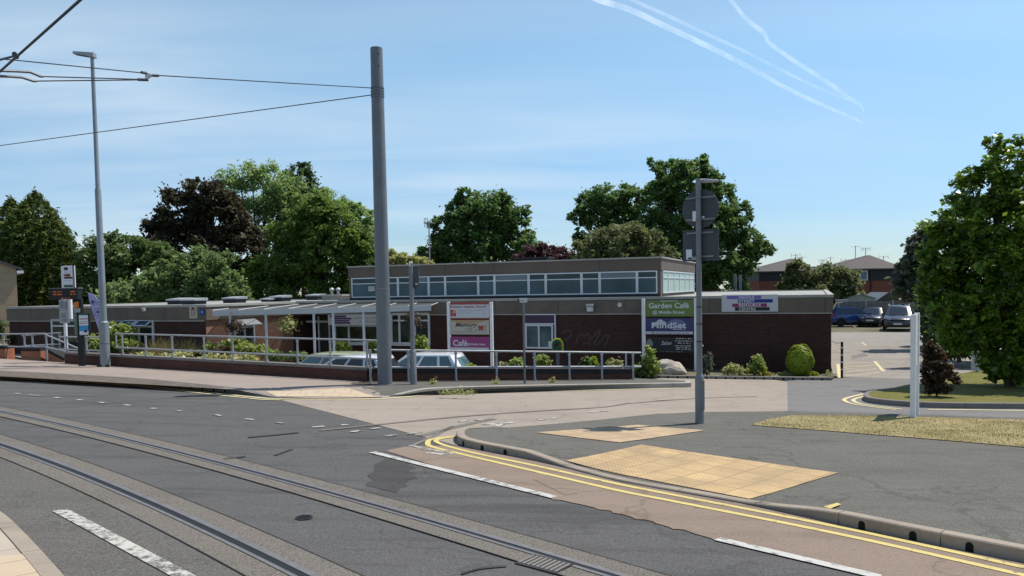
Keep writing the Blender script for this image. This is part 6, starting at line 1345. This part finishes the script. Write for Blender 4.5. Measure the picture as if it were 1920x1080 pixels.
# small notice board under the near tree
p = G(1833, 698, .1); t = thing('notice_board', 'white notice board on the lawn partly hidden under the big tree', 'sign', (p.x, p.y, p.z)); s = p.y / F; mb = MB(); mb.box(-.2, .2, -.02, .02, .05, .75); mb.build('board', 'sign_white', t); mb = MB()
for k in range(7): bars(mb, -.15, .14, .62 - k * .08, .03, -.0215, k)
mb.build('lettering', 'ink_grey', t); mb = MB(); mb.box(-.03, .03, .02, .06, -.1, .6); mb.build('post', 'galv', t)

# ================================================================== TREES AND PLANTS
GB = 'trees beyond the building'
def conifer(label, Y, cxs, seed, n, size):
    """overlapping pointed cones of drooping sprays: (px, py_top, half width px, py_bottom)"""
    rng = np.random.default_rng(seed); P = []; T = []; s = Y / F; base = D(cxs[0][0], 600, Y); base = Vector((base.x, Y, zf(base.x, Y) - .1)); t = thing('conifer_tree', label, 'tree', base, 0, GB)
    for px, pt, hw, pb, dy in cxs:
        top = D(px, pt, Y + dy); H = top.z - D(px, pb, Y + dy).z; m = int(n * hw / sum(c[2] for c in cxs)); hh = (pb - pt)
        u = rng.random(m) ** .75; an = rng.uniform(0, 2 * math.pi, m); env = (1 - np.exp(-u * hh / (hw * 1.0))) * 1.08 * (1 + .06 * np.sin(u * 9)) + .012
        # whorled sprays: the outline swells and shrinks with height and direction
        spray = np.sin(an * 9 + u * 47 + seed) * np.sin(an * 4 - u * 31) ; lay = np.sin(u * 95 + 2 * np.sin(an * 3))
        r = hw * s * env * (.80 + .12 * spray + .06 * lay + .14 * rng.random(m) ** 2) * np.where(rng.random(m) < .3, rng.uniform(.5, 1, m), 1)
        tipup = .05 * hw * s * np.clip(spray, 0, 1)
        P.append(np.stack([top.x + r * np.cos(an), top.y + r * np.sin(an) * .85, top.z - u * H + tipup + rng.normal(0, .1, m)], 1)); T.append(np.clip(.42 + .32 * spray + .12 * lay + rng.normal(0, .14, m), 0, 1))
    P = np.concatenate(P); T = np.concatenate(T); keep = P[:, 2] > base.z
    leaf_object('crown', 'leaf_conifer', P[keep], size, T[keep], seed, t, tuple(base), .2, .28); mb = MB()
    for px, pt, hw, pb, dy in cxs: q = D(px, pt, Y + dy); mb.tube([(q.x, q.y, base.z), (q.x, q.y, base.z + (q.z - base.z) * .72)], [.25, .06], 8)
    mb.build('trunk', 'bark', t, world=True)
conifer('dark pointed conifer behind the tan house at far left', 58, [(66, 362, 98, 620, 0), (20, 374, 84, 620, 2), (-44, 368, 90, 620, 2), (94, 400, 66, 620, -1), (44, 382, 70, 620, -1)], 11, 80000, .17)
tree('rounded mid green tree between the conifer and the copper tree', 'leaf_mid', 57, [(225, 475, 62, 42), (180, 505, 40, 50), (260, 520, 65, 55), (200, 560, 60, 55), (290, 480, 40, 35), (300, 560, 60, 50)], 36000, .14, 21, 230, group=GB)
tree('broad pale flecked bush just behind the left wing roof', 'leaf_bushy', 49, [(385, 505, 52, 40), (345, 520, 50, 45), (410, 535, 42, 38), (300, 545, 55, 40), (235, 560, 50, 40), (440, 560, 35, 28), (370, 570, 60, 40)], 32000, .115, 22, 370, group=GB)
tree('dark purple copper tree left of the feathery pale tree', 'leaf_copper', 66, [(345, 400, 52, 48), (310, 430, 40, 42), (385, 375, 50, 40), (420, 420, 60, 50), (360, 460, 75, 55), (450, 470, 55, 60), (430, 530, 65, 55)], 42000, .17, 23, 390, r=.35, group=GB, clump=.24)
tree('feathery pale green tree with bare limbs showing, tallest left of the mast', 'leaf_pale', 71, [(460, 332, 42, 28), (505, 332, 36, 26), (425, 350, 30, 24), (535, 352, 36, 30), (478, 372, 56, 34), (545, 395, 44, 36), (430, 390, 34, 30), (500, 420, 36, 30), (600, 372, 30, 20), (640, 388, 30, 18)], 21000, .12, 24, 475, r=.36, group=GB, clump=.3, density=40, fill=.4)
tree('dark upright tree top rising behind the pale feathery tree', 'leaf_dark', 74, [(560, 335, 30, 32), (575, 370, 38, 36), (555, 400, 45, 40), (590, 440, 55, 55), (550, 480, 60, 55)], 17000, .2, 25, 570, r=.35, group=GB)
tree('large mid green tree left of the mast above the canopy', 'leaf_green', 62, [(590, 400, 48, 36), (630, 420, 45, 40), (560, 440, 55, 42), (610, 470, 60, 48), (660, 460, 40, 42), (540, 500, 65, 45), (640, 520, 55, 48), (560, 545, 70, 40), (480, 540, 50, 45), (700, 500, 26, 50)], 52000, .15, 26, 600, r=.4, group=GB)
tree('light green loose tree directly behind the mast', 'leaf_pale', 68, [(680, 420, 26, 34), (690, 460, 30, 40), (675, 510, 34, 42), (665, 395, 24, 18)], 8000, .16, 27, 685, group=GB, density=34)
tree('small light shrub top seen between mast and aerial', 'leaf_straw', 58, [(745, 490, 26, 18), (775, 492, 22, 12), (730, 478, 12, 12), (790, 495, 20, 12)], 3600, .13, 28, 755, r=.1, group=GB, cat='shrub', name='shrub')
tree('broad green sycamore standing alone behind the upper storey, right of the mast', 'leaf_syc', 72, [(905, 400, 62, 46), (870, 405, 40, 40), (945, 400, 36, 36), (840, 430, 38, 30), (965, 430, 36, 34), (900, 440, 70, 45), (835, 470, 48, 34), (975, 465, 44, 30), (905, 490, 85, 35), (868, 362, 16, 12), (1010, 470, 20, 16), (985, 395, 12, 12), (800, 480, 22, 20)], 44000, .165, 29, 905, r=.5, group=GB, clump=.25)
tree('small dull purple tree peeping over the upper storey roof', 'leaf_purple', 60, [(990, 478, 30, 16), (1025, 476, 28, 17), (1055, 478, 26, 14), (1010, 500, 50, 20)], 6500, .14, 30, 1015, r=.12, group=GB)
tree('green tree with gaps in its crown, left of the tallest tree', 'leaf_syc', 76, [(1150, 368, 52, 24), (1105, 385, 30, 24), (1190, 372, 46, 30), (1085, 408, 22, 14), (1130, 400, 50, 24), (1180, 420, 55, 35), (1105, 440, 30, 30), (1150, 470, 60, 40), (1220, 440, 50, 50)], 30000, .165, 31, 1170, r=.42, group=GB, clump=.24)
tree('olive green shrub mass behind the upper storey roof', 'leaf_olive', 58, [(1160, 455, 65, 34), (1105, 470, 36, 24), (1215, 460, 40, 32), (1130, 490, 60, 30), (1230, 490, 40, 30)], 17000, .125, 32, 1165, r=.16, group=GB, cat='shrub', name='shrub')
tree('tallest broad tree behind the round sign, sloping down to the right', 'leaf_syc', 70, [(1265, 325, 44, 26), (1310, 315, 26, 20), (1285, 355, 55, 35), (1345, 380, 44, 40), (1240, 345, 22, 22), (1310, 420, 75, 50), (1370, 430, 48, 40), (1402, 460, 40, 30), (1335, 480, 70, 50), (1392, 500, 30, 34), (1290, 500, 60, 50), (1345, 530, 60, 40), (1220, 305, 8, 9), (1320, 297, 8, 9), (1440, 468, 14, 12), (1255, 400, 50, 45), (1325, 345, 34, 30), (1235, 440, 44, 44), (1385, 400, 26, 24)], 66000, .165, 33, 1320, r=.55, group=GB, clump=.24)
tree('dense rounded bush in front of the two brick houses', 'leaf_olive', 66, [(1545, 520, 46, 24), (1500, 515, 26, 24), (1590, 528, 28, 24), (1525, 545, 55, 26), (1585, 550, 30, 20), (1475, 535, 18, 20), (1490, 497, 14, 10)], 14000, .14, 34, 1540, r=.14, group=GB, cat='shrub', name='shrub')
tree('dull grey green tree behind the near tree, right of the houses', 'leaf_grey', 38, [(1725, 470, 30, 34), (1740, 440, 20, 22), (1705, 505, 26, 28), (1745, 520, 44, 44), (1715, 545, 38, 28)], 12000, .14, 35, 1740, r=.2)
tree('dark mixed hedge along the right side of the car park', 'leaf_dark', 31, [(1760, 590, 36, 50, 9), (1778, 620, 40, 44, 4), (1770, 560, 36, 40, 7), (1800, 640, 46, 40, -2), (1800, 590, 46, 46, -1), (1840, 610, 50, 60, 0), (1740, 580, 18, 58, -2), (1752, 640, 22, 40, -2.5)], 20000, .11, 36, 1800, r=.08, cat='hedge', name='hedge')
NT = 21.5
tree('large bright leaved tree filling the right edge', 'leaf_near', NT, [(1885, 310, 46, 44), (1840, 365, 60, 46), (1915, 360, 66, 56), (1800, 425, 64, 48), (1870, 430, 85, 60), (1775, 490, 55, 46), (1840, 500, 90, 60), (1930, 480, 90, 80), (1790, 560, 66, 50), (1860, 575, 90, 60), (1950, 590, 80, 70), (1815, 625, 66, 40), (1890, 640, 70, 46), (1758, 440, 24, 20), (1815, 330, 22, 18), (1745, 520, 24, 22), (1990, 400, 80, 120), (1865, 268, 20, 18), (1910, 262, 14, 14)], 50000, .075, 37, 1897, r=.13, clump=.25, density=54)
tree('dark reddish shrub at the corner of the kerbed lawn, left of the near tree', 'leaf_red', 18.6, [(1757, 690, 24, 34), (1748, 660, 15, 22), (1770, 712, 26, 26), (1745, 720, 16, 18)], 4200, .05, 38, 1758, r=.03, cat='shrub', name='shrub')
tree('low dark undergrowth around the foot of the near tree', 'leaf_near', 21.0, [(1880, 690, 36, 26), (1910, 680, 30, 34), (1855, 680, 22, 20), (1935, 700, 30, 30)], 6500, .07, 39, 1890, r=.03, cat='shrub', name='shrub')

# planting along the building and in the forecourt
def plant(label, m, blobs, Y, n, size, seed, zb=None, name='shrub', cat='shrub', group=None, stems=True, clump=.4, upb=.5, aspect=.6, flowers=0):
    s = Y / F; bl = [(D(b[0], b[1], Y).x, Y, D(b[0], b[1], Y).z, b[2] * s, b[2] * s * .9, b[3] * s) for b in blobs]; p = D(sum(b[0] for b in blobs) / len(blobs), 690, Y); z = (zf(p.x, Y) if zb is None else zb)
    t = thing(name, label, cat, (p.x, Y, z), 0, group); P, T = crown_points(bl, n, seed, clump, .45, .8, 22); k = P[:, 2] > z; leaf_object('foliage', m, P[k], size, T[k], seed, t, (p.x, Y, z), upb, aspect)
    if flowers: rng = np.random.default_rng(seed + 9); q = P[k][rng.integers(0, k.sum(), flowers)] + rng.normal(0, .02, (flowers, 3)) - (0, .05, 0); leaf_object('flower', 'flower' if flowers > 0 else 'flower', q, size * .8, rng.random(flowers), seed, t, (p.x, Y, z), .2, .9)['kind'] = 'stuff'
    rnd = random.Random(seed); mb = MB()
    for b in bl:
        for _ in range(3): mb.tube([(p.x + rnd.uniform(-.08, .08), Y, z - .05), (b[0] + rnd.uniform(-.5, .5) * b[3], b[1] + rnd.uniform(-.3, .3) * b[4], b[2] + rnd.uniform(-.2, .6) * b[5])], [.014, .005], 5)
    mb.build('stem', 'bark', t, world=True); return t
YB = G(1500, 708).y + .35
def ybed(px): return G(px, 711).y + .55
def globe(label, px, py, rx, rz, Y, n, seed):
    s = Y / F; c = D(px, py, Y); z = zf(c.x, Y); t = thing('clipped_shrub', label, 'shrub', (c.x, Y, z)); rng = np.random.default_rng(seed); d = rng.normal(size=(n, 3)); d /= np.linalg.norm(d, axis=1)[:, None]
    lump = 1 + .11 * np.array([mn.noise(Vector(q) * 2.6 + Vector((seed, 0, 0))) + .6 * mn.noise(Vector(q) * 6.5) for q in d]); r = lump * (.90 + .1 * rng.random(n) ** .5) * (1 - .12 * np.clip(d[:, 2], 0, 1)); P = np.stack([c.x + d[:, 0] * r * rx * s, Y + d[:, 1] * r * rx * s, c.z + d[:, 2] * r * rz * s], 1)
    k = P[:, 2] > z; leaf_object('foliage', 'leaf_lime', P[k], .03, np.clip(.45 + .9 * (lump[k] - 1) + rng.normal(0, .18, k.sum()), 0, 1), seed, t, (c.x, Y, z), .15, .55); mb = MB(); mb.tube([(0, 0, -.05), (0, 0, c.z - z)], [.05, .03], 8); mb.build('stem', 'bark', t)
globe('clipped rounded yellow green shrub near the building corner', 1499.5, 674, 25, 32.5, ybed(1500), 9000, 51)
plant('low yellow green tuft right of the clipped shrub', 'leaf_lime', [(1526, 702, 10, 6)], ybed(1526), 700, .03, 52)
plant('mid green leafy plant with yellow flower spikes at its foot', 'leaf_yard', [(1419, 683, 14, 16), (1412, 693, 14, 12), (1428, 692, 10, 12), (1420, 671, 9, 9)], ybed(1420), 1900, .04, 53)
plant('yellow flower spikes before the leafy plant', 'leaf_yellow', [(1402, 696, 4, 8), (1424, 699, 4, 8), (1436, 697, 4, 9), (1442, 701, 4, 5)], ybed(1420) - .25, 420, .025, 54, name='flower_plant', cat='plant')
plant('low cream flecked plant right of the sign column', 'leaf_straw', [(1372, 692, 14, 11), (1383, 697, 14, 9), (1362, 696, 8, 8)], ybed(1370), 900, .035, 55, flowers=60)
plant('silvery upright plant directly right of the sign column', 'leaf_grey', [(1327, 680, 10, 14), (1322, 692, 12, 12), (1331, 668, 5, 8)], ybed(1327), 900, .035, 56)
plant('tall leafy shrub covering the left post of the cafe board', 'leaf_yard', [(1218, 676, 11, 22), (1210, 690, 14, 16), (1226, 690, 12, 16), (1214, 655, 6, 9)], ybed(1215) - .25, 2300, .045, 57)
plant('dark leafy shrub left of the boulder at the railing end', 'leaf_mid', [(1200, 695, 14, 12), (1212, 700, 14, 9)], ybed(1200) - .2, 1300, .045, 58)
plant('thin weeds at the right end of the planting bed', 'leaf_straw', [(1552, 700, 5, 8), (1465, 703, 22, 4)], ybed(1540), 420, .03, 59)
def yyard(px, py=690): return 24.4
for k, (px, py, rx, ry, m, lab, fl, n) in enumerate(((882, 690, 10, 6, 'leaf_lime', 'low bright green plant behind the rail beside the white hatchback', 0, 450), (946, 684, 8, 8, 'leaf_straw', 'small pale plant right of the church board', 20, 500), (970, 680, 14, 10, 'leaf_yard', 'cream flowered bush left of the thin sign post', 90, 1200), (1017, 673, 14, 10, 'leaf_yard', 'loose green bush under the small window', 0, 1000), (1098, 680, 10, 12, 'leaf_mid', 'green bush behind the right part of the railing', 0, 900), (1112, 678, 9, 10, 'leaf_lime', 'yellowish plant touching the green bush by the railing', 0, 700), (1152, 682, 15, 10, 'leaf_straw', 'pale cream flecked bush at the right end of the railing', 70, 1100))):
    plant(lab, m, [(px, py, rx, ry), (px - rx * .5, py + 5, rx * .7, ry * .7), (px + rx * .5, py + 6, rx * .7, ry * .6)], 24.8 + .12 * k, n, .045, 70 + k, zb=yz(0, 24.8), flowers=fl)
for k, (px, py, lab) in enumerate(((812, 722, 'dry weed tuft at the wall foot right of the slim sign post'), (845, 739, 'weeds growing over the far pale kerb by the iron drain'), (873, 740, 'small weeds on the far kerb right of the drain'), (1035, 719, 'dry weeds at the wall foot in the middle of the right railing'), (930, 721, 'tiny weed tuft at a railing post left of the thin sign post'))):
    q = G(px, py, .1); s_ = q.y / F; rng = np.random.default_rng(400 + k); n_ = 160; t = thing('weed', lab, 'weed', tuple(q)); pt = np.abs(rng.normal(size=(n_, 3))) * (0, 0, .07) + rng.normal(size=(n_, 3)) * (.14 if k in (1, 2) else .05, .04, .0) + np.array(q); leaf_object('foliage', 'leaf_straw', pt, .03, rng.random(n_), 400 + k, t, tuple(q), .1, .35)
# round bushes by the entrance
for px, py, r_, lab in ((640, 652, 16, 'rounded bush right of the entrance post'), (702, 648, 14, 'rounded bush just left of the thick mast'), (785, 642, 16, 'rounded bush behind the slim sign post')):
    v = BM @ BF(px, py, -1.2); plant(lab, 'leaf_yard', [(px, py, r_, r_ * .9), (px + 3, py + r_ * .6, r_, r_ * .8)], v.y, 1800, .05, int(px), zb=yz(v.x, v.y), group='round bushes by the entrance')
# shrubs and flowers behind the left railing
plant('leafy pale flowered shrub behind the tall lamp column', 'leaf_yard', [(225, 632, 26, 20), (195, 645, 26, 16), (245, 648, 22, 14), (170, 640, 18, 16), (212, 615, 9, 10)], 29.5, 4200, .07, 91, zb=-.9, flowers=130)
plant('low straggly plants at the foot of the left railing', 'leaf_yard', [(395, 655, 20, 10), (470, 656, 22, 10), (440, 645, 22, 12), (500, 660, 14, 9)], 28.2, 2300, .055, 92, zb=-.9, flowers=60)
plant('reddish low plant behind the middle of the left railing', 'leaf_red', [(395, 662, 26, 7), (425, 658, 12, 7)], 27.6, 800, .05, 93, zb=-.9)
plant('dark climbing plant on the left wing wall', 'leaf_dark', [(330, 610, 4, 10), (340, 618, 5, 10), (335, 602, 6, 4)], 31.0, 420, .05, 94, zb=-.9)
plant('green shrub at the far left edge before the tan house', 'leaf_mid', [(2, 615, 12, 14), (-10, 630, 16, 14)], 36, 1200, .07, 95, flowers=25)
plant('reddish brown potted plants behind the far left rail', 'leaf_red', [(28, 637, 16, 8)], 33, 500, .06, 96)
def blades(label, px0, px1, py, h, Y, n, seed, m='leaf_blade', zb=-.9):
    """clump of arching strap leaves"""
    rnd = random.Random(seed); s = Y / F; c = D((px0 + px1) / 2, py, Y); t = thing('grass_clump', label, 'plant', (c.x, Y, zb)); vs = []; fs = []; tn = []; w_ = (px1 - px0) * s
    for _ in range(n):
        x = rnd.uniform(-.5, .5) * w_ * .7; y = rnd.uniform(-.4, .4); a = rnd.gauss(0, .55) + x / w_ * .9; l = h * s * rnd.uniform(.6, 1.1) * 1.15; yaw_ = rnd.uniform(0, 6.28); b = len(vs); hw = rnd.uniform(.008, .016); zz = c.z - zb - h * s * .5
        for k in range(5):
            u = k / 4; an = a * (.4 + u * 1.2); px_, pz_ = x + l * u * math.sin(an) * .9, zz + l * u * math.cos(an * .8); py_ = y + u * l * .25 * math.sin(yaw_); ww = hw * (1 - u * .85); vs += [(px_ - ww, py_, pz_), (px_ + ww, py_, pz_)]
        for k in range(4): fs.append((b + 2 * k, b + 2 * k + 1, b + 2 * k + 3, b + 2 * k + 2))
        tn += [rnd.random()] * 10
    me = bpy.data.meshes.new('foliage'); me.from_pydata(vs, [], fs); at = me.attributes.new('tint', 'FLOAT', 'POINT'); at.data.foreach_set('value', tn); me.materials.append(MATS[m]); o = bpy.data.objects.new('foliage', me); C.objects.link(o); o.parent = t
    mb = MB(); mb.lathe([(w_ * .3, 0), (w_ * .25, max(.1, c.z - zb - h * s * .5)), (w_ * .1, max(.12, c.z - zb - h * s * .5 + .06))], 10); mb.build('rootstock', 'bark', t)
blades('tall arching yellow green strap leaved clump behind the left railing', 272, 330, 652, 30, 28.6, 260, 5); blades('reddish tipped strap leaved clump right of the yellow green one', 322, 378, 652, 28, 28.9, 240, 6)
blades('short grassy clump before the sunlit return wall', 392, 430, 655, 18, 28.8, 150, 7); blades('bright grassy clump right of the first canopy post', 440, 492, 650, 24, 28.7, 200, 8)
for k, (px, py, rx, ry, Y) in enumerate(((300, 668, 60, 5, 27.2), (430, 672, 60, 5, 27.0), (540, 668, 40, 6, 27.6))):
    plant(('pale ground cover behind the left part of the long railing', 'pale ground cover behind the middle of the long railing', 'dark ground cover beside the lime green car')[k], ('leaf_straw', 'leaf_straw', 'leaf_mid')[k], [(px - rx * .5, py, rx * .5, ry), (px + rx * .5, py, rx * .5, ry)], Y, 900, .06, 120 + k, zb=-.95, name='ground_cover', cat='ground cover', flowers=30)

# grass blades on the dry verge and lawn
def grass_blades(name, label, poly, n, h, m, seed, base, patch=None):
    rng = np.random.default_rng(seed); P = np.array([list(p)[:2] for p in poly]); mn_, mx_ = P.min(0), P.max(0); out = []
    def inside(q):
        c = False; j = len(P) - 1
        for i in range(len(P)):
            if (P[i][1] > q[1]) != (P[j][1] > q[1]) and q[0] < (P[j][0] - P[i][0]) * (q[1] - P[i][1]) / (P[j][1] - P[i][1]) + P[i][0]: c = not c
            j = i
        return c
    while len(out) < n:
        q = mn_ + rng.random(2) * (mx_ - mn_)
        if inside(q) and (patch is None or mn.noise(Vector((q[0] * .9, q[1] * 1.6, 2.0))) * patch > rng.random() * .5 - .12): out.append((q[0], q[1], zf(*q) + base(*q)))
    O = np.array(out); a = rng.uniform(0, 6.28, n); hh = h * rng.uniform(.4, 1.2, n); w_ = .006; L_ = np.stack([np.cos(a) * w_, np.sin(a) * w_, 0 * a], 1); tip = np.stack([rng.normal(0, .4, n) * hh, rng.normal(0, .4, n) * hh, hh], 1)
    V = np.stack([O - L_, O + L_, O + tip], 1).reshape(-1, 3); me = bpy.data.meshes.new(name); me.from_pydata(V.tolist(), [], [(3 * i, 3 * i + 1, 3 * i + 2) for i in range(n)]); at = me.attributes.new('tint', 'FLOAT', 'POINT'); at.data.foreach_set('value', np.repeat(rng.random(n), 3).astype('f')); me.materials.append(MATS[m]); o = bpy.data.objects.new(name, me); C.objects.link(o); props(o, label, 'grass', None, 'stuff')
grass_blades('grass', 'dry yellowing grass on the verge beside the edge-on sign', verge, 16000, .03, 'leaf_blade', 3, lambda x, y: pz(x, y), -1)

leafmat('leaf_turf', (.022, .026, .007), (.06, .06, .02), .15)
grass_blades('grass', 'greener patches of short grass on the dry verge', verge, 9000, .03, 'leaf_turf', 13, lambda x, y: pz(x, y), 1)
